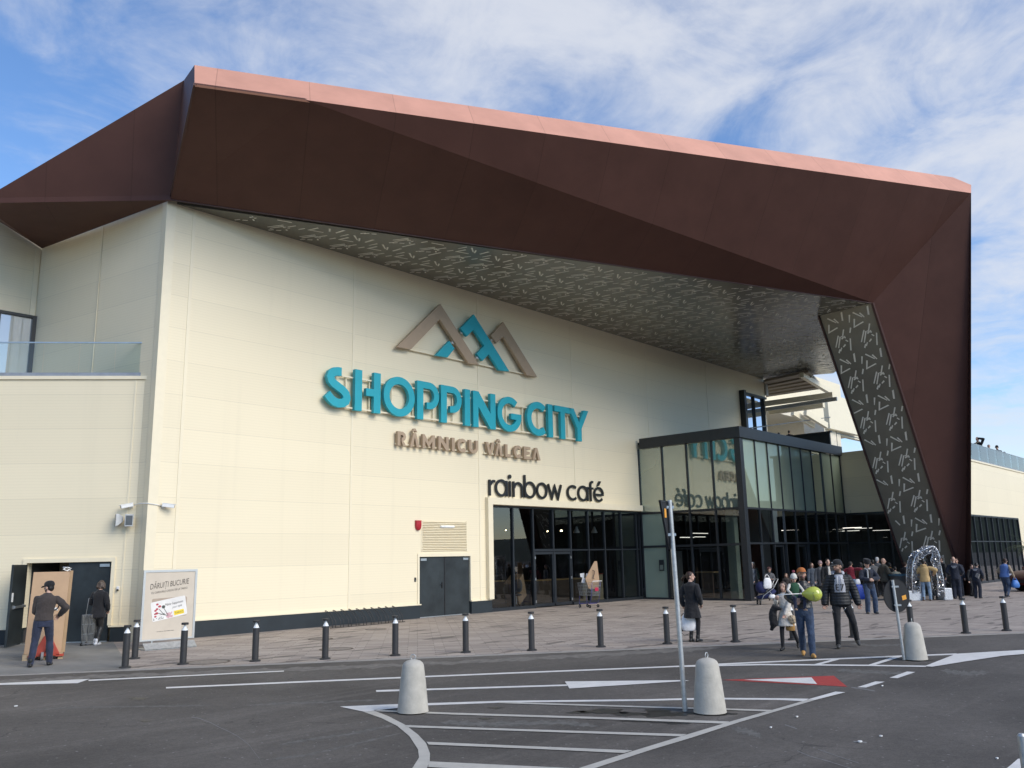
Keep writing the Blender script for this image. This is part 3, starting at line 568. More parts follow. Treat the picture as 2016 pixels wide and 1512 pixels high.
# choose the fold point on the fascia edge that projects nearest to (600, 200)
def proj(p):
    v_ = ROT.T @ (np.array(p) - CAM); return PCX + PXF * v_[0] / v_[2], PCY + PXF * v_[1] / v_[2]
best = min((abs(proj(Bb.lerp(Ff, k / 400))[0] - 600), k) for k in range(400))[1]; Dd = Bb.lerp(Ff, best / 400)
Br = G(1903, 1171); Bl = G(1800, 1170); Bo = G(1912, 1173)
L1 = G(0, 397, 12.6); ld = (L1 - Cc); L2 = Cc + ld * 1.6
K1 = G(362, 158, 16.0); R1 = G(0, 372, 14.8); R2 = K1 + (R1 - K1) * 1.6
def facet(name, pts, m=COPPER, th=.06, inward=None):
    pts = [V(p) for p in pts]; n = (pts[1] - pts[0]).cross(pts[2] - pts[0]).normalized()
    ctr = sum(pts, V()) / len(pts); ins = V(inward) - ctr
    if n.dot(ins) < 0: n = -n
    mb = MB(); mb.prism(pts, n * th); return mb.build(name, m, can)
INS = V((14, 2, 14.2))
lowf = facet('lower_facet', [Cc, Bb, Dd], inward=INS); facet('lower_facet', [Cc, Dd, Ee], inward=INS)
facet('upper_facet', [Dd, Ff, Ee], inward=INS)
facet('fascia', [Bb, Ff, At2, At, Aa], FASCIA, inward=INS)
Ap = G(-43, 397.6, SZ); facet('side_facet', [Cc, Ap, K1], inward=INS); facet('side_facet', [Cc, K1, Bb], inward=INS); facet('side_fascia', [Bb, K1, Aa], inward=INS)
Iw = V((-2.8, 6.62, SZ)); J1 = FY(0, 437, 6.64); J2 = Iw + (J1 - Iw) * 1.15
facet('side_soffit', [Cc + V((0, 0, -.03)), Ap + V((0, 0, -.03)), J2, Iw], COPPER, .05, inward=INS + V((-14, 2, 4)))
mb = MB(); mb.beam(Cc + V((0, 0, .03)), Ap + V((0, 0, .03)), .06, .16); mb.build('fold_trim', COPPER, can)
mb = MB(); mb.beam(Cc + V((0, .03, .0)), Ee + V((0, .03, -.0)), .05, .06); mb.build('edge_trim', COPPERT, can)
mb = MB(); mb.beam(Bb + V((-.01, 0, 0)), Cc + V((-.02, 0, .1)), .05, .08); mb.build('edge_trim', COPPERT, can)
mb = MB(); mb.poly([Aa + V((0, 0, -.06)), At + V((0, 0, -.06)), V((38, -6, 16.2)), V((36, 8, 13.2)), V((0, 12, 12.9)), K1 + V((.1, .2, -.2))]); mb.build('roof_deck', COPPERT, can)
# soffit with its inlay of pale bars: one repeated motif
MOTIF = [[(8, 80), (13, 80), (30, 37), (20, 35)], [(45, 30), (52, 24), (98, 62), (94, 66)], [(84, 40), (92, 36), (112, 66), (106, 70)], [(140, 12), (152, 8), (143, 62), (133, 60)], [(26, 116), (34, 116), (52, 66), (42, 64)],
         [(36, 114), (32, 108), (92, 90), (98, 96)], [(104, 152), (112, 154), (132, 112), (124, 110)], [(44, 205), (50, 207), (88, 142), (80, 139)], [(60, 212), (66, 214), (98, 150), (90, 147)], [(100, 146), (128, 158), (124, 166), (98, 152)],
         [(96, 160), (122, 148), (126, 154), (100, 168)], [(156, 138), (164, 140), (178, 112), (170, 108)], [(66, 232), (72, 236), (86, 216), (80, 212)], [(92, 210), (110, 196), (114, 204), (96, 216)], [(130, 240), (138, 242), (156, 172), (148, 170)], [(118, 176), (124, 172), (136, 184), (130, 188)], [(52, 240), (60, 246), (72, 222), (66, 220)]]
def pattern(mb, org, eu, ev, tw, th, poly2, margin=.06):
    n = len(poly2)
    def inside(x, y):
        c = False; j = n - 1
        for i in range(n):
            xi, yi = poly2[i]; xj, yj = poly2[j]
            if (yi > y) != (yj > y) and x < (xj - xi) * (y - yi) / (yj - yi) + xi: c = not c
            d = ((xj - xi) * (y - yi) - (yj - yi) * (x - xi)) / math.hypot(xj - xi, yj - yi)
            if abs(d) < margin and min(xi, xj) - .1 <= x <= max(xi, xj) + .1 and min(yi, yj) - .1 <= y <= max(yi, yj) + .1: return False
            j = i
        return c
    xs = [p[0] for p in poly2]; ys = [p[1] for p in poly2]
    for i in range(int(min(xs) / tw) - 1, int(max(xs) / tw) + 2):
        for j in range(int(min(ys) / th) - 1, int(max(ys) / th) + 2):
            for q in MOTIF:
                pts = [((i + a / 165.0) * tw, (j + 1 - b_ / 252.0) * th) for a, b_ in q]
                if all(inside(*p) for p in pts): mb.add([org + eu * x + ev * y for x, y in pts], [range(len(pts))], 1)
sof = [Cc + V((.3, .23, 0)), Sr, Sr2, V((31.5, -9.6, SZ)), Ii.lerp(Ee, .0) + V((2.0, -1.6, 0)), Ee]
mb = MB(); mb.prism(sof, (0, 0, .08), 0)
eu = V((1, 0, 0)); ev = V((0, -1, 0)); o0 = V((0, 0, SZ - .005))
pattern(mb, o0, eu, ev, 1.2, 1.9, [(p.x, -p.y) for p in sof])
mb.build('soffit', [OLIVE, STICK], can, recalc=False)
# leaning leg: patterned inner face, copper outer face
eu = (Ee - Ii).normalized(); dn = ((Bl + Br) / 2 - (Ee + Ii) / 2); nn = eu.cross(dn).normalized()
if nn.dot(V(CAM) - Ee) < 0: nn = -nn
ev = nn.cross(eu).normalized()
if ev.z < 0: ev = -ev
org = Ii.copy()
def to2(p): return ((V(p) - org).dot(eu), (V(p) - org).dot(ev))
Blp = FP(1798, 1168, org, nn); Brp = FP(1903, 1172, org, nn)
mb = MB(); mb.prism([Ii, Ee, Brp, Blp], -nn * .25, 0)
pattern(mb, org + nn * .006, eu, ev, 1.22, 1.95, [to2(Ii), to2(Ee), to2(Brp), to2(Blp)])
mb.build('leg_inner_face', [OLIVE, STICK], can, recalc=False)
facet('leg_outer_face', [Ff, Ee, Brp, FP(1912, 1174, Ff, (Ee - Ff).cross(Brp - Ff))], th=.25, inward=V((45, -4, 8)))
mb = MB(); mb.beam(Ee + nn * .02, Brp + nn * .02, .10, .16, nn); mb.build('edge_trim', COPPERT, can)
mb = MB(); mb.beam(Ii + nn * .02, Blp + nn * .02, .07, .12, nn); mb.build('edge_trim', COPPERT, can)
mb = MB(); mb.prism([Ff, Ff + V((5, 2, .3)), Bo + V((5, 3, 0)), Bo], (.02, .05, 0)); mb.build('leg_side_face', COPPERT, can)

# ------------------------------------------------------------------ glazed entrance pavilion
PX0, PX1, PY0, PT = 22.4, 33.7, -5.42, 7.58
pav = thing('entrance_pavilion', 'glazed entrance pavilion with black frame projecting from the cream facade', 'pavilion', (28, -2.7, 0))
mb = MB(); mb.box(PX0 - .12, PY0 - .12, 7.08, PX1 + .1, PY0 + .02, PT); mb.box(PX0 - .12, PY0 + .02, 7.08, PX0 + .02, -.18, PT); mb.box(PX0 + .02, PY0 + .02, 7.3, PX1 + .1, -.01, 7.42)
mb.build('roof_fascia', FRAME, pav, bevel=.01)
mb = MB(); mb.box(PX0 - .06, PY0 - .06, 0, PX0 + .24, PY0 + .24, 7.08); mb.build('corner_post', FRAME, pav, bevel=.01)
ly = [-.02 - (abs(PY0) - .1) * k / 4 for k in range(5)]
fx = [PX0 + .24 + (PX1 - PX0 - .3) * k / 9 for k in range(10)]
mb = MB()
for y in ly[:4]: mb.box(PX0 - .02, y - .04, .08, PX0 + .1, y + .04, 7.08)
for z0, z1 in ((3.93, 4.03), (2.36, 2.46), (.0, .08)): mb.box(PX0 - .015, ly[3], z0, PX0 + .09, ly[0], z1); mb.box(PX0 - .015, PY0 + .24, z0, PX0 + .09, ly[3], z1)
lfr = mb.build('side_frame', FRAME, pav)
mb = MB()
for x in fx[1:]: mb.box(x - .03, PY0 - .02, .08, x + .03, PY0 + .1, 7.08)
for z0, z1 in ((3.93, 4.02), (2.40, 2.48)): mb.box(PX0 + .24, PY0 - .015, z0, PX1, PY0 + .09, z1)
mb.box(PX0 + .24, PY0 - .015, 0, fx[2], PY0 + .09, .08); mb.box(fx[5], PY0 - .015, 0, PX1, PY0 + .09, .08)
ffr = mb.build('front_frame', FRAME, pav)
for k in range(4):
    y0 = ly[k]; y1 = ly[k + 1] if k < 3 else PY0 + .1
    for z0, z1, m in ((4.03, 7.08, GL_SPAN), (2.46, 3.93, GL_FROST if k == 0 else GL_CLEAR), (.08, 2.36, GL_FROST if k == 0 else GL_CLEAR)):
        mb = MB(); mb.poly([(PX0 + .03, y0, z0), (PX0 + .03, y1, z0), (PX0 + .03, y1, z1), (PX0 + .03, y0, z1)]); mb.build('pane', m, lfr)
for k in range(9):
    for z0, z1, m in ((4.02, 7.08, GL_SPANF), (2.48, 3.93, GL_CLEAR), (.08, 2.40, GL_CLEAR)):
        if z0 < 1 and k in (2, 3, 4): continue
        mb = MB(); mb.poly([(fx[k], PY0 + .03, z0), (fx[k + 1], PY0 + .03, z0), (fx[k + 1], PY0 + .03, z1), (fx[k], PY0 + .03, z1)]); mb.build('pane', m, ffr)
for k in (2, 4):                                     # open sliding leaves
    mb = MB(); x0, x1 = fx[k] + .04, fx[k + 1] - .04
    mb.box(x0, PY0 + .12, .03, x0 + .08, PY0 + .18, 2.38); mb.box(x1 - .08, PY0 + .12, .03, x1, PY0 + .18, 2.38); mb.box(x0, PY0 + .125, .03, x1, PY0 + .175, .13); mb.box(x0, PY0 + .125, 2.28, x1, PY0 + .175, 2.38)
    dl = mb.build('sliding_door', FRAME, pav)
    mb = MB(); mb.poly([(x0 + .08, PY0 + .15, .13), (x1 - .08, PY0 + .15, .13), (x1 - .08, PY0 + .15, 2.28), (x0 + .08, PY0 + .15, 2.28)]); mb.build('pane', GL_CLEAR, dl)
mb = MB(); mb.box(PX0 + .15, PY0 + .2, -.05, PX1, .34, .010); mb.build('floor', DARKFLOOR, pav)
mb = MB(); mb.box(PX0 + .25, PY0 + .25, 4.2, PX1, -.02, 4.3); mb.build('ceiling', DARKROOM, pav)
GREYP = mat('grey_render', (0.20, 0.20, 0.195), 0.7, var=.06)
mb = MB(); mb.box(fx[4] + .1, -3.4, .01, fx[5] - .0, -2.6, 4.19); mb.build('pillar', GREYP, pav)
mb = MB(); mb.box(PX0 + .9, -4.4, .01, PX0 + 1.25, -4.0, 4.19); mb.build('pillar', mat('pale_green_render', (.3, .34, .27), .7, var=.06), pav)
mb = MB(); mb.box(fx[1], .1, .01, fx[1] + 2.2, .3, 2.2); mb.build('inner_panel', GREYP, pav)

# ------------------------------------------------------------------ right wing with roof terrace
wing = thing('right_wing', 'cream wing with dark shop windows behind the leaning leg at right', 'building', (45, 0, 0))
WZ, WY = 7.25, -9.0
mb = MB(); mb.prism([(33.72, -5.30, 4.0), (33.25, WY, 4.0), (33.55, WY, 4.0), (34.0, -5.30, 4.0)], (0, 0, WZ - 4.0)); mb.build('return_wall', CREAM, wing)
mb = MB(); mb.box(33.56, WY, 4.0, 54.6, WY + .3, WZ); mb.box(54.6, WY, .3, 110, WY + .3, WZ); mb.build('wall', CREAM, wing)
mb = MB(); mb.box(33.0, WY - .06, WZ + .003, 110, WY + .42, WZ + .1); mb.build('coping', CREAMT, wing)
mb = MB(); mb.box(54.6, WY - .04, 0, 110, WY + .2, .3); mb.build('plinth', PLINTH, wing)
mb = MB(); mb.box(34, WY + .42, 7.0, 110, 25, 7.2); mb.build('terrace_floor', mat('terrace_paving', (.3, .29, .27), .8), wing)
mb = MB()
xs = [33.3 + 1.33 * k for k in range(17)]
for x in xs: mb.box(x - .035, WY - .03, 0, x + .035, WY + .1, 3.99)
mb.box(33.2, WY - .02, 3.9, 54.6, WY + .09, 3.995); mb.box(33.2, WY - .02, 0, 54.6, WY + .09, .12); mb.box(33.2, WY - .015, 2.4, 54.6, WY + .08, 2.46)
for k in range(4):
    a = V((33.72, -5.36, 0)).lerp(V((33.25, WY, 0)), k / 3.0); mb.box(a.x - .04, a.y - .04, 0, a.x + .04, a.y + .04, 3.99)
mb.beam((33.72, -5.36, 3.95), (33.25, WY, 3.95), .08, .09); mb.beam((33.72, -5.36, 2.43), (33.25, WY, 2.43), .07, .07)
wsf = mb.build('shop_window', FRAME, wing)
mb = MB(); mb.poly([(33.3, WY + .03, .12), (54.6, WY + .03, .12), (54.6, WY + .03, 3.9), (33.3, WY + .03, 3.9)]); mb.poly([(33.72, -5.36, 0.05), (33.26, WY, .05), (33.26, WY, 3.95), (33.72, -5.36, 3.95)]); mb.build('pane', GL_CLEAR, wsf)
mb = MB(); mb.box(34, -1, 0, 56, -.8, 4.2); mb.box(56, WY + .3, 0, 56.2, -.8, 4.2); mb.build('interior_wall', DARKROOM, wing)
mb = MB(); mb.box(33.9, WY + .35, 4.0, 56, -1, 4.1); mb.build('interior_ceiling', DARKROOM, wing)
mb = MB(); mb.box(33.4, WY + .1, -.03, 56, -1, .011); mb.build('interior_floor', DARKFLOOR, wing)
# roof-terrace shelter in cream steel and concrete
pg = thing('terrace_shelter', 'cream steel shelter with ribbed roof standing on the terrace above the entrance', 'shelter', (44, 4, 7.2))
def q(px, py, z): return G(px, py, z)
BRN = mat('ribbed_deck', (.30, .25, .19), .6, var=.08)
mb = MB(); a, b_, c, d = q(1503, 752, 12.3), q(1592, 733, 12.3), q(1622, 765, 12.3), q(1508, 782, 12.3)
mb.prism([a, b_, c, d], (0, 0, .15))
for k in range(1, 5):
    mb.beam(a.lerp(d, k / 5.0) - V((0, 0, .04)), b_.lerp(c, k / 5.0) - V((0, 0, .04)), .12, .1)
mb.build('roof_deck', BRN, pg)
colp = FY(1620, 889, 3.0); cx0, cx1 = FY(1621, 830, 3.0).x, FY(1652, 830, 3.0).x
mb = MB(); mb.box(cx0, 3.0, 7.21, cx1, 4.6, 12.1); mb.build('column', CONC_C, pg)
mb = MB(); mb.box(cx0 + .2, 2.6, 11.4, cx1 + 3.5, 2.99, 14.2); mb.build('end_beam', CREAMT, pg)
mb = MB(); mb.beam(q(1506, 795, 11.0), q(1640, 777, 11.0), .22, .3); mb.build('beam', CREAMT, pg)
mb = MB(); mb.beam(q(1508, 806, 10.7), q(1648, 785, 10.7), .10, .22); mb.build('beam', GALV, pg)
mb = MB(); mb.beam(q(1515, 812, 10.6), q(1622, 797, 10.6), .3, .3); mb.build('beam', CREAMT, pg)
mb = MB(); mb.beam(q(1578, 738, 12.2), q(1636, 773, 11.9), .25, .28); mb.build('brace', CREAMT, pg)
mb = MB(); mb.box(36.7, 12, 7.21, FY(1602, 840, 12).x - .02, 12.3, 20); mb.box(FY(1602, 840, 12).x, 12, FY(1604, 838, 12).z, 80, 12.3, 20); mb.build('back_wall', CREAM, pg)
mb = MB(); mb.box(36.6, 4.9, 12.45, cx1 + 12, 12.4, 12.7); mb.build('roof_slab', CONC_C, pg)
for px_ in (1560, 1585):
    mb = MB(); mb.beam(q(px_, 812, 11.5), q(px_ + 42, 838, 10.8), .25, .4); mb.build('brace', CREAMT, pg)
mb = MB(); mb.box(cx1 + .03, 3.2, 11.2, cx1 + 14, 3.6, 12.0); mb.build('beam', CREAMT, pg)
# parapet of the terrace between pavilion and shelter
par = thing('terrace_parapet', 'low dark parapet on the terrace edge above the glazed pavilion', 'parapet', (35, -3, 7.2))
mb = MB(); a = FX(1555, 868, 34.3); mb.box(33.85, -4.9, 7.43, 34.0, 3.0, 8.45); mb.box(29.0, -.4, 7.43, 33.85, -.3, 8.1); mb.build('panel', PLINTH, par)
mb = MB(); mb.box(33.8, -5.0, 8.45, 34.05, 3.0, 8.52); mb.build('capping', FRAME, par)

# ------------------------------------------------------------------ low loading wing on the left
AD = V((-.74, .67, 0)).normalized(); AO = V((XL, .55, 0)); AN = V((-.67, -.74, 0)).normalized()
AF = Fr(AO, AD, (0, 0, 1), AN)
an = thing('loading_wing', 'low cream loading wing with dark double door below a roof terrace at left', 'building', (-5, 5, 0))
AZ = 7.28; dl0, dl1 = .62, 2.86
mb = MB(); slab(mb, AF, [(-.02, .42), (dl0, .42), (dl0, AZ), (-.02, AZ)], -.3, 0); slab(mb, AF, [(dl0, 2.14), (dl1, 2.14), (dl1, AZ), (dl0, AZ)], -.3, 0); slab(mb, AF, [(dl1, .42), (22, .42), (22, AZ), (dl1, AZ)], -.3, 0)
mb.build('wall', CREAM, an)
for a0, a1 in ((0.0, dl0 - .09), (dl1 + .02, 22)):
    mb = MB(); slab(mb, AF, [(a0, 0), (a1, 0), (a1, .385), (a0, .385)], -.2, .05); mb.build('plinth', PLINTH, an)
    mb = MB(); slab(mb, AF, [(a0, .39), (a1 + .05, .39), (a1 + .05, .43), (a0, .43)], .002, .08); mb.build('sill', CREAMT, an)
mb = MB(); slab(mb, AF, [(dl0 - .1, .44), (dl0, .44), (dl0, 2.25), (dl0 - .1, 2.25)], .002, .04); slab(mb, AF, [(dl0, 2.14), (dl1 + .1, 2.14), (dl1 + .1, 2.25), (dl0, 2.25)], .002, .04); slab(mb, AF, [(dl1, .44), (dl1 + .1, .44), (dl1 + .1, 2.14), (dl1, 2.14)], .002, .04); mb.build('door_frame', CREAMT, an)
mb = MB(); slab(mb, AF, [(dl0, .03), (1.78, .03), (1.78, 2.13), (dl0, 2.13)], -.10, -.04); lf = mb.build('door_leaf', DOORM, an, bevel=.006)
mb = MB(); slab(mb, AF, [(dl0 + .06, 2.0), (dl0 + .32, 2.0), (dl0 + .32, 2.08), (dl0 + .06, 2.08)], -.038, .0); mb.build('door_closer', STEEL, lf)
mb = MB(); slab(mb, AF, [(dl0, .005), (dl1, .005), (dl1, .03), (dl0, .03)], -.2, .0); mb.build('threshold', STEEL, an)
# opened leaf swung out to the left
h0 = AF.p(dl1, 0, .02); h1 = G(2, 1279); od = (h1 - h0); od.z = 0; od = od.normalized(); on = V((od.y, -od.x, 0))
if on.dot(V(CAM) - h0) < 0: on = -on
OF = Fr(h0, od, (0, 0, 1), on)
mb = MB(); slab(mb, OF, [(0, .03), (1.12, .03), (1.12, 2.10), (0, 2.10)], -.03, .03); lf = mb.build('door_leaf', DOORM, an, bevel=.006); lf['label'] = 'dark door leaf standing open towards the street'
mb = MB(); slab(mb, OF, [(.1, .98), (.95, .98), (.95, 1.04), (.1, 1.04)], .06, .10); slab(mb, OF, [(.1, .96), (.16, .96), (.16, 1.06), (.1, 1.06)], .031, .06); slab(mb, OF, [(.89, .96), (.95, .96), (.95, 1.06), (.89, 1.06)], .031, .06); mb.build('push_bar', STEEL, lf)
mb = MB(); slab(mb, OF, [(1.0, 1.15), (1.09, 1.15), (1.09, 1.38), (1.0, 1.38)], .031, .045); mb.build('sticker', WHITE, lf)
mb = MB(); slab(mb, AF, [(-.0, AZ + .003), (22, AZ + .003), (22, AZ + .10), (-.0, AZ + .10)], -.35, .05); mb.build('coping', CREAMT, an)
mb = MB(); mb.prism([AF.p(-.0, AZ - .2, -.36), AF.p(22, AZ - .2, -.36), V((-16, 20, AZ - .2)), V((-2.6, 6.6, AZ - .2)), V((-1.75, .9, AZ - .2))], (0, 0, .15)); mb.build('terrace_floor', KERB, an)
mb = MB(); slab(mb, AF, [(dl0, .01), (dl1, .01), (dl1, 2.2), (dl0, 2.2)], -3.2, -3.1); slab(mb, AF, [(dl1 + .01, .01), (dl1 + .1, .01), (dl1 + .1, 2.2), (dl1 + .01, 2.2)], -3.1, -.31); slab(mb, AF, [(dl0 - .1, .01), (dl0 - .01, .01), (dl0 - .01, 2.2), (dl0 - .1, 2.2)], -3.1, -.31); slab(mb, AF, [(dl0 - .1, 2.21), (dl1 + .1, 2.21), (dl1 + .1, 2.3), (dl0 - .1, 2.3)], -3.2, -.31)
mb.build('store_room', DARKROOM, an)
def px2a(px): return (FP(px, 1000, AO, AN) - AO).dot(AD)
for px_ in (165,):
    pass
mb = MB(); slab(mb, AF, [(.30, .44), (.34, .44), (.34, AZ - .02), (.30, AZ - .02)], .001, .012); mb.build('wall_trim', CREAMT, an)
# glass balustrades
def balustrade(name, label, fr, x0, x1, z0, h, step, gl, post=.02):
    t = thing(name, label, 'railing', fr.p((x0 + min(x1, x0 + 4)) / 2, z0))
    mb = MB(); slab(mb, fr, [(x0, z0), (x1, z0), (x1, z0 + .13), (x0, z0 + .13)], -.05, .05); mb.build('base_rail', mat('grey_aluminium', (.34, .35, .37), .45, .5), t)
    mb = MB(); slab(mb, fr, [(x0, z0 + h - .035), (x1, z0 + h - .035), (x1, z0 + h), (x0, z0 + h)], -.025, .025); mb.build('handrail', STEEL, t)
    n_ = max(1, int(round((x1 - x0) / step)))
    for k in range(n_):
        a0 = x0 + (x1 - x0) * k / n_ + .012; a1 = x0 + (x1 - x0) * (k + 1) / n_ - .012
        mb = MB(); slab(mb, fr, [(a0, z0 + .13), (a1, z0 + .13), (a1, z0 + h - .036), (a0, z0 + h - .036)], -.008, .008); mb.build('pane', gl, t)
    return t
balustrade('glass_balustrade', 'frameless glass balustrade on the edge of the left roof terrace', Fr(AF.p(0, 0, -.18), AD, (0, 0, 1), AN), .02, 9.0, AZ + .105, 1.05, 1.0, GL_RAIL)
balustrade('glass_balustrade', 'bluish glass balustrade with people behind it on the right roof terrace', Fr((34, WY + .2, 0), (1, 0, 0), (0, 0, 1), (0, -1, 0)), 0, 60, WZ + .105, 1.15, 2.0, GL_BLUE)
tr = thing('terrace_handrail', 'thin dark handrail above the black fascia of the glazed pavilion', 'railing', (30, -3, 7.5))
mb = MB(); a = FY(1478, 843, -2.0); b_ = FY(1643, 820, 3.0); mb.beam(V((a.x, a.y, a.z)), b_, .06, .05)
mb.build('rail', FRAME, tr)
mb = MB(); mb.cyl((b_.x, b_.y, 7.2), b_, .03, n=8); mb.build('post', FRAME, tr)
mb = MB(); mb.cyl((a.x, a.y, 7.42), a, .03, n=8); mb.build('post', FRAME, tr)
mb = MB(); a = FY(1648, 853, 2.0); b_ = FY(1720, 847, 2.0); b2 = V((a.x + 9, 2.0, a.z)); mb.beam(a, b2, .06, .05); mb.build('rail', FRAME, tr)
# ------------------------------------------------------------------ lettering on the facade
SF = Fr((0, 0, 0), (1, 0, 0), (0, 0, 1), (0, -1, 0))
D0, D1 = .14, .28
Z0, ZH = 7.04, 8.47; W = .29
sg = thing('wall_sign', 'turquoise raised wall lettering in two capital words under the peaks emblem', 'sign', (11, -.25, 7.0))
def letter(par, m, fn, bevel=0):
    mb = MB(); fn(mb); return mb.build('letter', m, par, bevel=bevel)
def rect(mb, x0, x1, z0, z1, d0=D0, d1=D1): slab(mb, SF, [(x0, z0), (x1, z0), (x1, z1), (x0, z1)], d0, d1)
zm = (Z0 + ZH) / 2
def l_S(mb):
    c = []
    c += arc(4.52, 8.07, .40, .235, 90, 270 - 28, 16)
    pts = [(4.60, 8.29), (4.47, 8.29), (4.32, 8.26), (4.20, 8.18), (4.16, 8.06), (4.20, 7.94), (4.32, 7.84), (4.50, 7.75), (4.68, 7.66), (4.80, 7.55), (4.84, 7.43), (4.80, 7.31), (4.68, 7.23), (4.50, 7.20), (4.32, 7.24), (4.18, 7.33), (4.04, 7.47)]
    ribbon(mb, SF, pts, W, D0, D1)
letter(sg, TEAL, l_S)
def l_H(mb): rect(mb, 5.16, 5.46, Z0, ZH); rect(mb, 5.97, 6.27, Z0, ZH); rect(mb, 5.64, 5.971, 7.61, 7.87, D0, D1 - .002)
letter(sg, TEAL, l_H)
letter(sg, TEAL, lambda mb: ribbon(mb, SF, arc(7.125, zm, .585, .585, 0, 360, 40)[:-1], .27, D0, D1, True))
for x in (7.96, 9.14):
    def l_P(mb):
        rect(mb, x, x + .30, Z0, ZH)
        ribbon(mb, SF, [(x + .299, 8.345), (x + .60, 8.345)] + [(x + .60 + .36 * math.cos(R_(a)), 7.965 + .38 * math.sin(R_(a))) for a in range(80, -91, -10)] + [(x + .47, 7.585)], .25, D0, D1 - .002)
    letter(sg, TEAL, l_P)
letter(sg, TEAL, lambda mb: rect(mb, 10.38, 10.68, Z0, ZH))
letter(sg, TEAL, lambda mb: slab(mb, SF, [(10.84, Z0), (11.13, Z0), (11.13, 7.86), (11.80, Z0), (12.10, Z0), (12.10, ZH), (11.81, ZH), (11.81, 7.65), (11.14, ZH), (10.84, ZH)], D0, D1))
letter(sg, TEAL, lambda mb: (ribbon(mb, SF, arc(12.93, zm, .585, .585, 48, 352, 30), .27, D0, D1), rect(mb, 13.02, 13.64, 7.56, 7.80, D0 + .002, D1 + .003)))
letter(sg, TEAL, lambda mb: ribbon(mb, SF, arc(14.72, zm, .585, .585, 48, 312, 30), .28, D0, D1))
letter(sg, TEAL, lambda mb: rect(mb, 15.36, 15.66, Z0, ZH))
letter(sg, TEAL, lambda mb: slab(mb, SF, [(16.20, Z0), (16.50, Z0), (16.50, ZH - .26), (16.90, ZH - .26), (16.90, ZH), (15.80, ZH), (15.80, ZH - .26), (16.20, ZH - .26)], D0, D1))
letter(sg, TEAL, lambda mb: slab(mb, SF, [(17.35, Z0), (17.65, Z0), (17.65, 7.60), (18.20, ZH), (17.86, ZH), (17.50, 7.88), (17.14, ZH), (16.80, ZH), (17.35, 7.60)], D0, D1))
mb = MB(); rect(mb, 4.7, 18.0, 8.16, 8.21, .10, .16); rect(mb, 4.6, 17.7, 7.10, 7.15, .10, .16)
for k in range(14): rect(mb, 4.9 + k, 4.94 + k, 7.155, 8.155, .06, .10); rect(mb, 4.9 + k, 4.94 + k, 7.11, 7.14, .0, .10); rect(mb, 4.9 + k, 4.94 + k, 8.17, 8.20, .0, .10); 
mb.build('mounting_rail', CREAMT, sg)
# second row, bronze
s2 = thing('wall_sign', 'smaller bronze raised town-name letters below the turquoise lettering', 'sign', (11, -.2, 6))
a0, a1, w2, D2, D3 = 6.01, 6.52, .13, .09, .20
def l2(fn): letter(s2, BRONZE, fn)
def r2(mb, x0, x1, z0=a0, z1=a1): rect(mb, x0, x1, z0, z1, D2, D3)
l2(lambda mb: (r2(mb, 7.12, 7.25), ribbon(mb, SF, [(7.24, 6.455), (7.35, 6.455), (7.43, 6.41), (7.45, 6.34), (7.42, 6.27), (7.34, 6.23), (7.30, 6.23)], .12, D2, D3 - .002), slab(mb, SF, [(7.30, 6.17), (7.40, 6.17), (7.53, a0), (7.38, a0)], D2, D3 - .003)))
def l_A(x0, x1, hat):
    def f(mb):
        xm = (x0 + x1) / 2
        slab(mb, SF, [(x0, a0), (x0 + .14, a0), (xm, a0 + .36), (x1 - .14, a0), (x1, a0), (xm + .06, a1), (xm - .06, a1)], D2, D3)
        if hat: slab(mb, SF, [(xm - .12, a1 + .04), (xm - .05, a1 + .04), (xm, a1 + .09), (xm + .05, a1 + .04), (xm + .12, a1 + .04), (xm + .03, a1 + .17), (xm - .03, a1 + .17)], D2, D3)
    return f
l2(l_A(7.70, 8.15, True))
l2(lambda mb: slab(mb, SF, [(8.30, a0), (8.43, a0), (8.43, 6.28), (8.60, 6.06), (8.77, 6.28), (8.77, a0), (8.90, a0), (8.90, a1), (8.80, a1), (8.60, 6.25), (8.40, a1), (8.30, a1)], D2, D3))
l2(lambda mb: slab(mb, SF, [(9.08, a0), (9.21, a0), (9.21, 6.30), (9.47, a0), (9.60, a0), (9.60, a1), (9.47, a1), (9.47, 6.23), (9.21, a1), (9.08, a1)], D2, D3))
l2(lambda mb: r2(mb, 9.77, 9.91))
l2(lambda mb: ribbon(mb, SF, arc(10.32, 6.265, .20, .20, 45, 315, 18), .125, D2, D3))
l2(lambda mb: ribbon(mb, SF, [(10.74, a1), (10.74, 6.22)] + [(10.92 + .18 * math.cos(R_(a)), 6.22 + .15 * math.sin(R_(a))) for a in range(195, 350, 15)] + [(11.10, 6.22), (11.10, a1)], .125, D2, D3))
l2(lambda mb: slab(mb, SF, [(11.60, a1), (11.74, a1), (11.84, 6.2), (11.94, a1), (12.08, a1), (11.90, a0), (11.78, a0)], D2, D3))
l2(l_A(12.12, 12.56, True))
l2(lambda mb: slab(mb, SF, [(12.72, a0), (13.04, a0), (13.04, a0 + .12), (12.85, a0 + .12), (12.85, a1), (12.72, a1)], D2, D3))
l2(lambda mb: ribbon(mb, SF, arc(13.50, 6.265, .20, .20, 45, 315, 18), .125, D2, D3))
l2(lambda mb: slab(mb, SF, [(13.85, a0), (14.26, a0), (14.26, a0 + .11), (13.98, a0 + .11), (13.98, 6.21), (14.2, 6.21), (14.2, 6.32), (13.98, 6.32), (13.98, 6.41), (14.25, 6.41), (14.25, a1), (13.85, a1)], D2, D3))
l2(l_A(14.38, 14.88, False))
mb = MB(); rect(mb, 7.1, 11.2, 6.06, 6.10, .06, .10); rect(mb, 11.6, 14.8, 6.06, 6.10, .06, .10); mb.build('mounting_rail', CREAMT, s2)
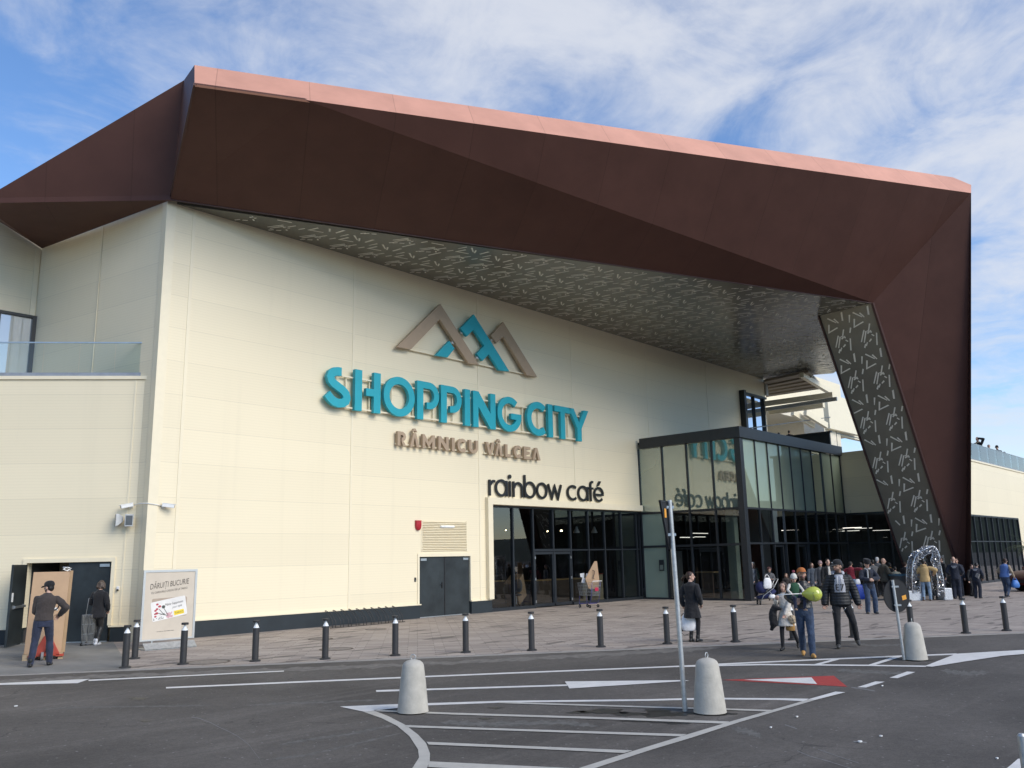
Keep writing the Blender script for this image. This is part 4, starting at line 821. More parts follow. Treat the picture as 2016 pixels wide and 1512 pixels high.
# third sign, black script of round thin letters
s3 = thing('cafe_sign', 'black lower-case lettering above the dark storefront left of the pavilion', 'sign', (15, -.1, 4.4))
BL = mat('black_sign_paint', (.012, .012, .013), .35, var=.1)
b0, bx = 4.46, 5.06; t3 = .098
def l3(fn): letter(s3, BL, fn)
def rr(mb, x0, x1, z0, z1, e=0.0): rect(mb, x0, x1, z0, z1, .04, .095 + e)
def ring3(mb, cx, rx=.235, rz=.25): ribbon(mb, SF, arc(cx, (b0 + bx) / 2 + .0, rx, rz, 0, 360, 30)[:-1], t3, .04, .095, True)
def s3x(u): return 11.66 + (u - 172) * (19.1 - 11.66) / (1800 - 172)      # from the enlarged picture
def fx3(u): # perspective-aware: picture column -> X on the wall
    return FY(940 + u / 7.2, 985, -.1).x
X3 = {k: fx3(v) for k, v in dict(r0=172, r1=262, a0=262, a1=436, i=472, n0=512, n1=655, b0=672, b1=838, o0=848, o1=1002, w0=1005, w1=1210, c0=1282, c1=1420, A0=1434, A1=1582, f=1618, f0=1590, f1=1655, e0=1660, e1=1800).items()}
h = t3 / 2
l3(lambda mb: (rr(mb, X3['r0'], X3['r0'] + t3, b0 - .03, bx), ribbon(mb, SF, [(X3['r0'] + t3 - .01, 4.86), (X3['r0'] + .16, 4.97), (X3['r0'] + .24, 5.01), (X3['r1'], 5.0)], .10, .04, .093)))
def round_letter(x0, x1, stem):
    def f(mb):
        ribbon(mb, SF, arc((x0 + x1) / 2, (b0 + bx) / 2, (x1 - x0) / 2 - h, .30, 0, 360, 30)[:-1], t3, .04, .095, True)
        if stem == 'R': rr(mb, x1 - t3, x1, b0 - .03, bx, .003)
        if stem == 'L': rr(mb, x0, x0 + t3, b0 - .03, 5.36, .003)
    return f
l3(round_letter(X3['a0'], X3['a1'], 'R'))
def l_i(mb):
    rr(mb, X3['i'] - h, X3['i'] + h, b0 - .03, bx); slab(mb, SF, arc(X3['i'] + .0, 5.24, .085, .085, 0, 360, 14)[:-1], .04, .095)
l3(l_i)
l3(lambda mb: (rr(mb, X3['n0'], X3['n0'] + t3, b0 - .03, bx), ribbon(mb, SF, [(X3['n0'] + t3 - .01, 4.80), (X3['n0'] + .14, 4.92)] + [((X3['n0'] + X3['n1']) / 2 + .02 + ((X3['n1'] - X3['n0']) / 2 - h - .02) * math.cos(R_(a)), 4.80 + .20 * math.sin(R_(a))) for a in range(125, -1, -12)] + [(X3['n1'] - h, b0 - .03)], t3, .04, .093)))
l3(round_letter(X3['b0'], X3['b1'], 'L')); l3(round_letter(X3['o0'], X3['o1'], ''))
x = X3['w0']; ww = X3['w1'] - x
l3(lambda mb: ribbon(mb, SF, [(x + .05, bx), (x + ww * .29, b0 + .02), (x + ww * .5, bx - .1), (x + ww * .71, b0 + .02), (x + ww - .05, bx)], t3, .04, .095))
l3(lambda mb: ribbon(mb, SF, arc((X3['c0'] + X3['c1']) / 2 + .05, (b0 + bx) / 2, (X3['c1'] - X3['c0']) / 2 - h + .05, .29, 48, 312, 24), t3, .04, .095))
l3(round_letter(X3['A0'], X3['A1'], 'R'))
l3(lambda mb: (ribbon(mb, SF, [(X3['f'], b0 - .03), (X3['f'], 5.18), (X3['f'] + .03, 5.26), (X3['f'] + .10, 5.30), (X3['f1'], 5.29)], t3, .04, .095), rr(mb, X3['f0'], X3['f1'], 4.96, 5.05, .003)))
def l_e(mb):
    cx = (X3['e0'] + X3['e1']) / 2; rx = (X3['e1'] - X3['e0']) / 2 - h
    ribbon(mb, SF, arc(cx, (b0 + bx) / 2, rx, .29, 5, 318, 30), t3, .04, .095); rr(mb, X3['e0'] + t3, X3['e1'] - .02, 4.70, 4.79, .003)
    slab(mb, SF, [(cx - .10, 5.14), (cx + .02, 5.14), (cx + .20, 5.36), (cx + .05, 5.36)], .04, .095)
l3(l_e)
# the emblem of three peaks
lg = thing('wall_emblem', 'emblem of three angular peaks in bronze and turquoise high on the cream facade', 'emblem', (10, -.25, 9.2))
def z8(l): return [(lambda p: (p.x, p.z))(FY(600 + a / 3.15, 560 + b_ / 3.15, -.36)) for a, b_ in l]
for m, pts in ((BRONZE, [(580, 385), (850, 118), (1090, 495), (1026, 488), (846, 213), (668, 400)]), (TEAL, [(905, 347), (938, 395), (895, 450), (820, 437)]),
               (TEAL, [(1058, 183), (1278, 537), (1215, 530), (1150, 430), (1112, 472), (1075, 428), (1122, 378), (1056, 278), (1015, 320), (975, 270)]), (BRONZE, [(1240, 230), (1450, 570), (1385, 560), (1240, 320), (1198, 362), (1165, 315)])):
    mb = MB(); slab(mb, SF, z8(pts), .16, .28); mb.build('peak', m, lg)
a = FY(600 + 600 / 3.15, 560 + 392 / 3.15, -.12); b_ = FY(600 + 1440 / 3.15, 560 + 568 / 3.15, -.12)
mb = MB(); rect(mb, a.x, b_.x, a.z - .02, a.z + .03, .08, .12)
for k in range(6):
    xx = a.x + (b_.x - a.x) * (k + .5) / 6; rect(mb, xx - .02, xx + .02, a.z - .01, a.z + .02, 0, .08)
mb.build('mounting_rail', CREAMT, lg)
mb = MB()
for u, v_ in ((985, 300), (925, 362), (1170, 345), (1078, 455)):
    p = FY(600 + u / 3.15, 560 + v_ / 3.15, -.2); mb.box(p.x - .1, -.19, p.z - .04, p.x + .1, -.12, p.z + .04)
mb.build('bracket', WHITE, lg)
# ------------------------------------------------------------------ bollards, cones, signs
def px_at(p): return proj(V(p))
BOLM = mat('bollard_grey', (.035, .034, .034), .5, var=.15, scale=10)
LENS = glass('bollard_lens', (.96, .97, .97), .05, fres=0.0)
def make_bollard(loc, label):
    t = thing('light_bollard', label, 'bollard', loc, 'light bollards along the pavement edge')
    x, y, z = loc; c = (x, y, z)
    mb = MB(); mb.lathe([(.115, 0.0), (.115, .022), (.095, .035), (.07, .04)], c, 20); mb.build('base_flange', BOLM, t, smooth=35)
    mb = MB(); mb.lathe([(.068, .036), (.068, .675)], c, 20); mb.build('shaft', BOLM, t, smooth=35)
    mb = MB(); mb.lathe([(.064, .677), (.03, .745), (.012, .785)], c, 16); mb.build('reflector', mat('white_reflector', (.9, .9, .89), .35, var=.02), t, smooth=35)
    mb = MB(); mb.lathe([(.067, .677), (.067, .787)], c, 20); mb.build('lens', LENS, t, smooth=35)
    mb = MB(); mb.lathe([(.07, .789), (.072, .80), (.072, .825), (.066, .832)], c, 20); mb.build('cap', BOLM, t, smooth=35)
    return t
BOL = [((246, 1315), 'light bollard nearest the loading door, left of the poster stand'), ((265, 1297), 'light bollard set back behind the others at the poster left edge'), ((360, 1308), 'light bollard in front of the right side of the poster stand'),
       ((502, 1302), 'light bollard standing alone before the dark plinth, first right of the poster'), ((640, 1298), 'light bollard at the left end of the bicycle rack'), ((778, 1291), 'light bollard near the right end of the bicycle rack'),
       ((917, 1285), 'light bollard in front of the dark double service door'), ((1047, 1281), 'light bollard in front of the cafe glass door'), ((1183, 1274), 'light bollard in front of the shopping trolley with cardboard'),
       ((1314, 1268), 'light bollard just left of the woman with the white carrier bag'), ((1448, 1264), 'light bollard in front of the pavilion corner post'), ((1561, 1260), 'light bollard hidden behind the girl and the man in jeans'),
       ((1680, 1255), 'light bollard behind the man in the black puffer jacket'), ((1796, 1251), 'light bollard behind the concrete cone and round sign'), ((1902, 1247), 'light bollard right of the round sign, before the officers'), ((1982, 1242), 'light bollard nearest the right edge of the picture')]
b0_ = make_bollard(G(*BOL[0][0]), BOL[0][1])
for (p, lab) in BOL[1:]:
    c = copy_tree(b0_); c.location = G(*p); c['label'] = lab
CONE = mat('cast_concrete', (.47, .44, .38), .9, var=.14, scale=6, bump=.35, bscale=45)
def make_cone(loc, label, ang):
    t = thing('concrete_bollard', label, 'bollard', loc, 'concrete cone bollards on the traffic islands'); c = V(loc)
    mb = MB(); mb.lathe([(.17, 0), (.212, .004), (.208, .03), (.172, .40), (.150, .575), (.146, .60), (.13, .632), (.10, .655), (.05, .672), (.004, .678)], c, 32); mb.build('body', CONE, t, smooth=50)
    mb = MB(); ca, sa = math.cos(ang), math.sin(ang)
    mb.tube([c + V((ca * .035 * math.sin(a), sa * .035 * math.sin(a), .705 - .035 * math.cos(a))) for a in [2 * math.pi * k / 16 for k in range(16)]], .007, 6, closed=True); mb.build('lifting_ring', GALV, t, smooth=True)
    return t
k0 = make_cone(G(813, 1401), 'pale concrete cone bollard at the left tip of the hatched island', 2.3)
for p, lab in (((1398, 1402), 'pale concrete cone bollard beside the triangular sign post'), ((1803, 1298), 'pale concrete cone bollard beside the round sign post')):
    c = copy_tree(k0); c.location = G(*p); c['label'] = lab; c.rotation_euler.z = random.uniform(.8, 1.6)
SIGNB = mat('sign_back', (.012, .013, .015), .8, .0, var=.2)
ORG = mat('orange_sticker', (.75, .33, .03), .6)
# triangular give-way sign, seen from behind
b_ = G(1349, 1400); top = V((b_.x, b_.y, 0)); zt_ = HZ(b_, 1312, 985)
lat = V((rt[0], rt[1], 0)).normalized()
t = thing('traffic_sign', 'triangular traffic sign seen edge-on from behind on a tall leaning pole', 'sign', b_)
tp = b_ - lat * .05 + V((0, 0, zt_)); mb = MB(); mb.cyl(b_, tp, .033, n=16); mb.build('pole', GALV, t, smooth=40)
fwd = V((bk[0], bk[1], 0)).normalized() * -1
su = (lat * .40 + fwd * .91).normalized()
pc = b_.lerp(tp, .985); po = pc - lat * .045
TF = Fr(po, su, (0, 0, 1))
mb = MB(); hw = .36; slab(mb, TF, [(-hw, 0), (-hw + .04, .03), (hw - .04, .03), (hw, 0), (.03, -.60), (-.03, -.60)], -.008, .008); mb.build('sign_plate', SIGNB, t)
mb = MB(); ribbon(mb, TF, [(-hw, .015), (hw, .015), (0, -.615)], .016, -.014, .014, True); mb.build('sign_rim', BLACKP, t)
mb = MB()
for f_ in (.965, .83):
    q_ = b_.lerp(tp, f_); mb.beam(q_ - lat * .085, q_ + lat * .05, .05, .035)
mb.build('clamp', STEEL, t)
nS = TF.n if TF.n.dot(V(CAM) - po) > 0 else -TF.n
F2 = Fr(po + nS * .0155, su, (0, 0, 1), nS)
sgn = -1 if su.dot(fwd) > 0 else 1
mb = MB(); slab(mb, F2, [(-.20, -.20), (-.10, -.20), (-.10, -.08), (-.20, -.08)], 0, .002); mb.build('sticker', ORG, t)
# round sign
b_ = G(1780, 1299); t = thing('traffic_sign', 'round dark-backed traffic sign with orange sticker on a leaning pole', 'sign', b_)
zt_ = HZ(b_, 1758, 1142); tp = b_ - lat * .06 + V((0, 0, zt_)); mb = MB(); mb.cyl(b_, tp, .028, n=16); mb.build('pole', GALV, t, smooth=40)
zc = HZ(b_, 1768, 1173); ctr = b_.lerp(tp, zc / zt_) + lat * .035
su = (lat * .94 + fwd * .34).normalized(); RF = Fr(ctr + fwd * .06, su, (0, 0, 1)); nS = RF.n if RF.n.dot(V(CAM) - ctr) > 0 else -RF.n
RF = Fr(ctr + fwd * .06 + su * .03, su, (0, 0, 1), nS)
mb = MB(); slab(mb, RF, arc(0, 0, .30, .30, 0, 360, 40)[:-1], -.006, .006); mb.build('sign_plate', SIGNB, t)
mb = MB(); ribbon(mb, RF, arc(0, 0, .303, .303, 0, 360, 40)[:-1], .007, -.010, .010, True); mb.build('sign_rim', SIGNB, t)
mb = MB(); slab(mb, RF, [(.13, -.09), (.23, -.07), (.22, .01), (.12, -.01)], .0065, .009); mb.build('sticker', ORG, t)
mb = MB()
for dz in (.17, -.17):
    q_ = b_.lerp(tp, (zc + dz) / zt_); mb.beam(q_ - lat * .04, q_ + lat * .09, .05, .03)
mb.build('clamp', STEEL, t)
# sliver of a pale post at the right border
b_ = G(2026, 1562); mb = MB(); mb.cyl(b_, b_ + V((0, 0, .45)), .035, n=14); mb.cyl(b_ + V((0, 0, .45)), b_ + V((0, 0, .47)), .035, .02, n=14); tag(mb.build('marker_post', GALV, smooth=40), 'short pale grey post at the bottom right corner', 'post')

# ------------------------------------------------------------------ poster stand
pa = G(273, 1281); pb = G(381, 1272); bf = G(277, 1291)
pu = (pb - pa).normalized(); pn = V((pu.y, -pu.x, 0)); 
PF = Fr(pa, pu, (0, 0, 1), pn); PWid = (pb - pa).length
t = thing('poster_stand', 'beige advertising poster in an aluminium frame on a grey weighted base', 'sign', pa)
ALU = mat('aluminium_frame', (.62, .62, .60), .35, .7, var=.05)
PZ0, PZ1 = HZ(pa, 272, 1264), HZ(pa, 276, 1123)
def poster_mat():
    return mat('beige_poster_print', (.60, .52, .415), .55, var=.07, scale=2.2)
mb = MB(); slab(mb, PF, [(.03, PZ0 + .03), (PWid - .03, PZ0 + .03), (PWid - .03, PZ1 - .03), (.03, PZ1 - .03)], -.02, .0); ps = mb.build('poster', poster_mat(), t)
mb = MB()
for q_ in ([(0, PZ0), (.055, PZ0), (.055, PZ1), (0, PZ1)], [(PWid - .055, PZ0), (PWid, PZ0), (PWid, PZ1), (PWid - .055, PZ1)], [(.055, PZ1 - .055), (PWid - .055, PZ1 - .055), (PWid - .055, PZ1), (.055, PZ1)], [(.055, PZ0), (PWid - .055, PZ0), (PWid - .055, PZ0 + .04), (.055, PZ0 + .04)]): slab(mb, PF, q_, -.03, .015)
mb.build('frame', ALU, t)
mb = MB(); slab(mb, PF, [(.28, .1), (.32, .1), (.32, PZ0), (.28, PZ0)], -.05, -.005); slab(mb, PF, [(PWid - .32, .1), (PWid - .28, .1), (PWid - .28, PZ0), (PWid - .32, PZ0)], -.05, -.005); mb.build('leg', ALU, t)
mb = MB(); mb.prism([PF.p(.06, 0, .26), PF.p(PWid - .02, 0, .26), PF.p(PWid - .02, 0.13, .06), PF.p(.06, 0.13, .06)], (0, 0, .03)); mb.prism([PF.p(.06, .0, -.35), PF.p(PWid - .02, 0, -.35), PF.p(PWid - .02, 0.0, .26), PF.p(.06, 0.0, .26)], (0, 0, .03)); mb.prism([PF.p(.06, .03, .265), PF.p(PWid - .02, .03, .265), PF.p(PWid - .02, .135, .07), PF.p(.06, .135, .07)], PF.n * -.02); mb.build('base', GALV, t)
INK = mat('dark_ink', (.05, .042, .038), .6); 
mb = MB(); text_mb(mb, PF, 'DĂRUIȚI BUCURIE', .17, PZ1 - .47, .19, .002, .001, shear=.28, angle=7, width=PWid - .36); mb.build('headline', INK, ps)
mb = MB(); text_mb(mb, PF, 'CU CARDURILE CADOU DE LA TAKKO', .21, PZ1 - .58, .07, .002, .001, angle=6.5, width=PWid - .44); mb.build('subline', INK, ps)
mb = MB(); text_mb(mb, PF, 'www.takko.com · oferta valabila in magazin', .40, PZ0 + .20, .03, .002, .001, angle=2, width=.42); mb.build('small_print', INK, ps)
def rot2(l, a, cx, cy): c_, s_ = math.cos(R_(a)), math.sin(R_(a)); return [(cx + x * c_ - y * s_, cy + x * s_ + y * c_) for x, y in l]
ccx, ccy = PWid * .5, PZ0 + .75
def rrect(wd, hg, r): return arc(wd / 2 - r, hg / 2 - r, r, r, 0, 90, 5) + arc(-wd / 2 + r, hg / 2 - r, r, r, 90, 180, 5) + arc(-wd / 2 + r, -hg / 2 + r, r, r, 180, 270, 5) + arc(wd / 2 - r, -hg / 2 + r, r, r, 270, 360, 5)
mb = MB(); slab(mb, PF, rot2(rrect(.86, .47, .04), 2, ccx + .01, ccy + .03), .001, .002); mb.build('card_behind', mat('tan_print', (.42, .33, .25), .6), ps)
mb = MB(); slab(mb, PF, rot2(rrect(.86, .47, .04), 10, ccx, ccy), .003, .005); mb.build('gift_card', mat('white_print', (.78, .75, .70), .5), ps)
CFr = Fr(PF.p(ccx, ccy, .006), PF.u * math.cos(R_(10)) + PF.v * math.sin(R_(10)), PF.v * math.cos(R_(10)) - PF.u * math.sin(R_(10)), PF.n)
mb = MB(); text_mb(mb, CFr, 'Make happiness', -.10, .08, .085, .0, .001, shear=.5, width=.46); text_mb(mb, CFr, 'your style', .08, -.01, .075, 0, .001, shear=.5, width=.25); mb.build('handwriting', INK, ps)
mb = MB(); slab(mb, CFr, rot2(rrect(.25, .11, .012), 0, .23, -.14), 0, .001); mb.build('logo_patch', mat('yellow_print', (.85, .62, .04), .5), ps)
mb = MB(); text_mb(mb, CFr, 'TAKKO', .125, -.17, .08, .0015, .001, width=.21); mb.build('logo_text', INK, ps)
mb = MB(); rd = random.Random(5)
for (x, y, r) in ((-.27, .16, .03), (-.22, .10, .035), (-.29, .05, .03), (-.33, .02, .03), (-.31, -.05, .035), (-.35, -.06, .025), (-.35, -.12, .028)): slab(mb, CFr, arc(x, y, r * 1.1, r * .8, 0, 360, 10)[:-1], 0, .001)
mb.build('red_petal', mat('red_print', (.45, .05, .07), .6), ps)
mb = MB(); slab(mb, CFr, arc(-.13, .07, .042, .04, 0, 360, 12)[:-1], 0, .001)
for (x0, y0, x1, y1) in ((-.13, .05, -.03, -.18), (-.24, .04, -.15, -.10), (-.28, -.05, -.10, -.14), (-.15, -.1, -.05, -.17), (-.22, -.1, -.12, -.09)): ribbon(mb, CFr, [(x0, y0), (x1, y1)], .012, 0.001, .002)
for k in range(14): slab(mb, CFr, arc(-.40 + rd.uniform(0, .25), -.21 + rd.uniform(0, .05), .012, .008, 0, 360, 6)[:-1], 0, .001)
mb.build('plant_print', mat('green_black_print', (.06, .07, .06), .6), ps)
mb = MB()
for k in range(8): slab(mb, CFr, rot2(arc(0, 0, .05, .02, 0, 360, 10)[:-1], rd.uniform(-50, 50), -.0 + rd.uniform(-.08, .08), -.17 + rd.uniform(-.03, .05)), 0, .001 + k * .0002)
mb.build('pink_petal', mat('pink_print', (.62, .36, .38), .6), ps)

# ------------------------------------------------------------------ small things fixed to the facade
def cctv(loc, n, label, d):
    t = thing('security_camera', label, 'camera', loc, 'security cameras on the corner'); l = V(loc); n = V(n); d = V(d).normalized()
    mb = MB(); mb.cyl(l + n * .001, l + n * .06, .07, .055, 14); mb.build('mount', WHITE, t, smooth=40)
    e = l + n * .14 + V((0, 0, .02)); mb = MB(); mb.tube([l + n * .05, l + n * .11, e], .018, 8); mb.build('arm', WHITE, t, smooth=True)
    mb = MB(); mb.beam(e - d * .10, e + d * .22, .095, .095); mb.beam(e - d * .10 + V((0, 0, .056)), e + d * .27 + V((0, 0, .056)), .11, .014); b = mb.build('housing', WHITE, t, bevel=.01)
    mb = MB(); mb.cyl(e + d * .215, e + d * .228, .04, n=12); mb.build('lens', BLACKP, b)
a = FP(258, 997, AO, AN); b2 = FY(322, 997, 0)
cctv(a, AN, 'white security camera left of the cream corner, pointing left', AD * 1 + AN * .5 - V((0, 0, .25))); cctv(b2, (0, -1, 0), 'white security camera right of the cream corner, pointing right', (1, -.5, -.15))
mb = MB(); c1 = V((XL - .02, -.04, a.z + .05)); mb.tube([a + AN * .03, a.lerp(c1, .5) + AN * .02 + V((0, 0, .04)), c1, b2 + V((0, -.03, .01))], .013, 6); tag(mb.build('cable', WHITE, smooth=True), 'white cable running round the corner between the two security cameras', 'cable')
def flood(loc, n, d, label):
    t = thing('floodlight', label, 'lamp', loc, 'floodlights below the security cameras'); l = V(loc); n = V(n); d = V(d).normalized(); s_ = d.cross(V((0, 0, 1))).normalized()
    mb = MB(); mb.beam(l + n * .001, l + n * .12, .1, .12); mb.build('bracket', GALV, t)
    c = l + n * .2
    mb = MB(); mb.loft([[c - d * .12 + s_ * x * .06 + V((0, 0, z * .07)) for x, z in ((-1, -1), (1, -1), (1, 1), (-1, 1))], [c + s_ * x * .10 + V((0, 0, z * .15)) for x, z in ((-1, -1), (1, -1), (1, 1), (-1, 1))], [c + d * .08 + s_ * x * .11 + V((0, 0, z * .17)) for x, z in ((-1, -1), (1, -1), (1, 1), (-1, 1))]]); hb = mb.build('housing', mat('light_grey_metal', (.45, .46, .46), .5, .3), t, bevel=.008)
    mb = MB(); q_ = c + d * .082; mb.obox(q_, s_ * .085, V((0, 0, .13)), d * .003); mb.build('glass', mat('dark_lamp_glass', (.10, .11, .12), .15), hb)
flood(FP(238, 1024, AO, AN), AN, AD * .9 + AN * .45 - V((0, 0, .15)), 'grey floodlight turned left on the loading wing'); flood(FP(259, 1024, AO, AN), AN, AN * .9 - AD * .3 - V((0, 0, .2)), 'grey floodlight turned towards the street beside the cream corner')
p = FY(822, 1034, 0); t = thing('alarm_sounder', 'red rounded alarm sounder above the vent grille', 'alarm', p)
mb = MB(); fr_ = Fr(p, (1, 0, 0), (0, 0, 1), (0, -1, 0)); sh = [(-.13, .17), (.13, .17), (.13, -.02), (.10, -.12), (.04, -.18), (-.04, -.18), (-.10, -.12), (-.13, -.02)]
mb.loft([[fr_.p(x, y, 0.001) for x, y in sh], [fr_.p(x, y, .07) for x, y in sh], [fr_.p(x * .8, y * .8, .10) for x, y in sh]]); mb.build('cover', mat('red_plastic', (.42, .02, .03), .35), t, smooth=40)
p = FY(879, 1037, 0); t = thing('wall_light', 'slim white emergency light above the vent grille', 'lamp', p)
mb = MB(); mb.box(p.x - .34, -.04, p.z - .05, p.x + .34, -.001, p.z + .05); mb.build('back_plate', WHITE, t)
mb = MB(); mb.loft([[(x, -.04 - .05 * math.sin(a), p.z - .045 * math.cos(a)) for a in [math.pi * k / 8 for k in range(9)]] for x in (p.x - .33, p.x + .33)]); mb.build('diffuser', mat('opal_diffuser', (.85, .86, .84), .3), t, smooth=40)
p = FY(817, 1141, 0); t = thing('door_intercom', 'small black intercom box left of the service door', 'intercom', p)
mb = MB(); mb.box(p.x - .035, -.035, p.z - .07, p.x + .035, -.001, p.z + .07); mb.build('case', BLACKP, t, bevel=.008); mb = MB(); mb.cyl((p.x, -.036, p.z - .03), (p.x, -.042, p.z - .03), .012); mb.build('button', STEEL, t)
p = FP(233, 1158, AO, AN); t = thing('door_sensor', 'small white sensor on the wall right of the loading door', 'sensor', p)
mb = MB(); mb.obox(p + AN * .03, AD * .035, AN * .03, V((0, 0, .05))); mb.build('case', WHITE, t, bevel=.01); mb = MB(); mb.sph(p + AN * .06 - V((0, 0, .045)), .03); mb.build('eye', BLACKP, t)
p = FX(1303, 1113, PX0); t = thing('hose_cabinet_sign', 'small dark framed panel on the frosted pane of the pavilion', 'panel', p)
mb = MB(); mb.box(PX0 - .03, p.y - .13, p.z - .25, PX0 - .016, p.y + .13, p.z + .25); mb.build('frame', FRAME, t); mb = MB(); mb.box(PX0 - .036, p.y - .09, p.z - .20, PX0 - .031, p.y + .09, p.z + .02); mb.build('plate', mat('grey_green_panel', (.16, .19, .16), .4), t)

# ------------------------------------------------------------------ bicycle rack and manhole covers
bk0, bk1 = G(650, 1238), G(797, 1225); bd = (bk1 - bk0).normalized(); bn = V((-bd.y, bd.x, 0)); 
if bn.y < 0: bn = -bn
t = thing('bicycle_rack', 'low dark wire bicycle rack along the plinth', 'rack', bk0)
mb = MB(); mb.cyl(bk0 + V((0, 0, .02)), bk1 + V((0, 0, .02)), .012, n=6); mb.cyl(bk0 + bn * .45 + V((0, 0, .02)), bk1 + bn * .45 + V((0, 0, .02)), .012, n=6); mb.build('base_rail', BOLM, t, smooth=True)
nL = 10
for k in range(nL):
    o_ = bk0.lerp(bk1, (k + .3) / nL)
    mb = MB(); mb.tube([o_ + V((0, 0, .02)), o_ + V((0, 0, .22)), o_ + bn * .22 + V((0, 0, .42)), o_ + bn * .42 + V((0, 0, .52)), o_ + bn * .45 + bd * .06 + V((0, 0, .52)), o_ + bn * .24 + bd * .11 + V((0, 0, .42)), o_ + bd * .11 + V((0, 0, .22)), o_ + bd * .11 + V((0, 0, .02))], .011, 6); mb.build('wheel_loop', BOLM, t, smooth=True)
MH = mat('cast_iron_rust', (.10, .075, .055), .8, var=.3, scale=12, bump=.5, bscale=40)
for (px_, py_, rx_, lab) in ((410, 1303.5, .45, 'rusty manhole cover in the paving right of the poster bollard'), (631, 1258, .33, 'manhole cover in the paving left of the bicycle rack bollard, near the wall'), (662, 1278, .40, 'manhole cover in the paving right of the bollard at the rack'), (740, 1239, .32, 'manhole cover in the paving close to the bicycle rack'), (1386, 1262, .36, 'manhole cover beside the feet of the woman with carrier bag')):
    c = G(px_, py_); t = thing('manhole_cover', lab, 'manhole cover', c, 'manhole covers in the paving')
    mb = MB(); mb.lathe([(rx_, 0.001), (rx_, .005), (rx_ - .05, .006), (rx_ - .05, .001)], c, 28); mb.build('ring', MH, t)
    mb = MB(); mb.lathe([(rx_ - .055, 0.001), (rx_ - .055, .0045), (0.01, .0045)], c, 28)
    for k in range(5): mb.box(c.x - .2, c.y - .15 + k * .075 - .01, .0046, c.x + .2, c.y - .15 + k * .075 + .01, .008)
    mb.build('lid', mat('paved_lid', (.23, .20, .17), .8, var=.25, scale=9), t)
PAPER = mat('paper_white', (.7, .7, .68), .8)
for (px_, py_, s_, lab) in ((1518, 1432, .035, 'white paper scrap on the road right of the cone by the triangular sign'), (1569, 1411, .035, 'tiny white scrap near the hatched island edge line'), (1693, 1460, .05, 'long white paper strip on the right of the road'), (1734, 1449, .035, 'small white scrap on the road beside the paper strip'), (1737, 1350, .04, 'white crumpled scrap beside the dashed line'), (1963, 1493, .03, 'white scrap at the lower right of the road'), (32, 1390, .05, 'white scrap on the road at far left')):
    c = G(px_, py_); rd = random.Random(px_); pts = [c + V((s_ * .8 * math.cos(a) * rd.uniform(.5, 1), s_ * .6 * math.sin(a) * rd.uniform(.4, .9), 0)) for a in [2 * math.pi * k / 7 for k in range(7)]]
    mb = MB(); mb.prism([p + V((0, 0, -.004)) for p in pts], (0, 0, .012)); tag(mb.build('paper_scrap', PAPER), lab, 'litter', 'paper scraps on the road')

# ------------------------------------------------------------------ carton on a pallet truck by the loading door
ba, bb = G(43, 1302), G(123, 1297); bu = (bb - ba); bw = bu.length; bu.normalize(); bnn = V((-bu.y, bu.x, 0)); 
if bnn.y < 0: bnn = -bnn
hb_ = HZ(ba, 52, 1127)
t = thing('pallet', 'wooden pallet carrying the tall carton by the loading door', 'pallet', ba)
mb = MB()
for k in range(4): mb.prism([ba + bnn * (.0 + k * .24) + V((0, 0, .115)), ba + bu * bw + bnn * (.0 + k * .24) + V((0, 0, .115)), ba + bu * bw + bnn * (.13 + k * .24) + V((0, 0, .115)), ba + bnn * (.13 + k * .24) + V((0, 0, .115))], (0, 0, .022))
mb.build('deck', WOODP, t)
for f_ in (.0, .44, .88):
    mb = MB(); o_ = ba + bu * (bw * f_)
    for k in (0, .36, .72): mb.prism([o_ + bnn * k, o_ + bu * .1 + bnn * k, o_ + bu * .1 + bnn * (k + .13), o_ + bnn * (k + .13)], (0, 0, .113))
    mb.build('block', WOODP, t)
c0 = ba + bu * .02 + bnn * .02 + V((0, 0, .14)); ln = bu * .05 + bnn * .03
t = thing('tall_carton', 'tall brown cardboard carton standing on the pallet at the loading door', 'box', c0)
qd = [c0, c0 + bu * (bw * .93), c0 + bu * (bw * .97) + bnn * .3, c0 + bnn * .3]
mb = MB(); mb.loft([qd, [p + ln + V((0, 0, hb_ - .14)) for p in qd]]); cb = mb.build('body', CARD, t, bevel=.008)
mb = MB(); a_ = c0 + bu * (bw * .93); mb.loft([[a_ + V((0, 0, .0)) - bnn * .004, a_ + bu * .07 + bnn * .02, a_ + bu * .07 + bnn * .2, a_ + bnn * .2 + bu * .035], [a_ + ln + V((0, 0, hb_ - .12)) - bnn * .004, a_ + bu * .06 + ln + bnn * .02 + V((0, 0, hb_ - .12)), a_ + bu * .06 + ln + bnn * .2 + V((0, 0, hb_ - .12)), a_ + bnn * .2 + bu * .03 + ln + V((0, 0, hb_ - .12))]]); mb.build('edge_guard', CARDD, t)
mb = MB(); o_ = c0 + bu * (bw * .66) + V((0, 0, .95)) - bnn * .004 + ln * .4; mb.obox(o_, bu * .055, V((0, 0, .03)), bnn * .003); mb.build('label_sticker', WHITE, t)
mb = MB(); o_ = c0 + bu * (bw * .85) + ln + bnn * .1 + V((0, 0, hb_ - .13)); rd = random.Random(2)
mb.tube([o_ + V((rd.uniform(-.1, .1), rd.uniform(-.06, .06), rd.uniform(0, .12))) for k in range(9)], .016, 6); tag(mb.build('strap_bundle', WHITE, smooth=True), 'white crumpled strap lying on top of the tall carton', 'strap')
mc = ba + bu * (bw * .58) - bnn * .05
t = thing('pallet_truck', 'orange-red hand pallet truck under the tall carton', 'pallet truck', mc)
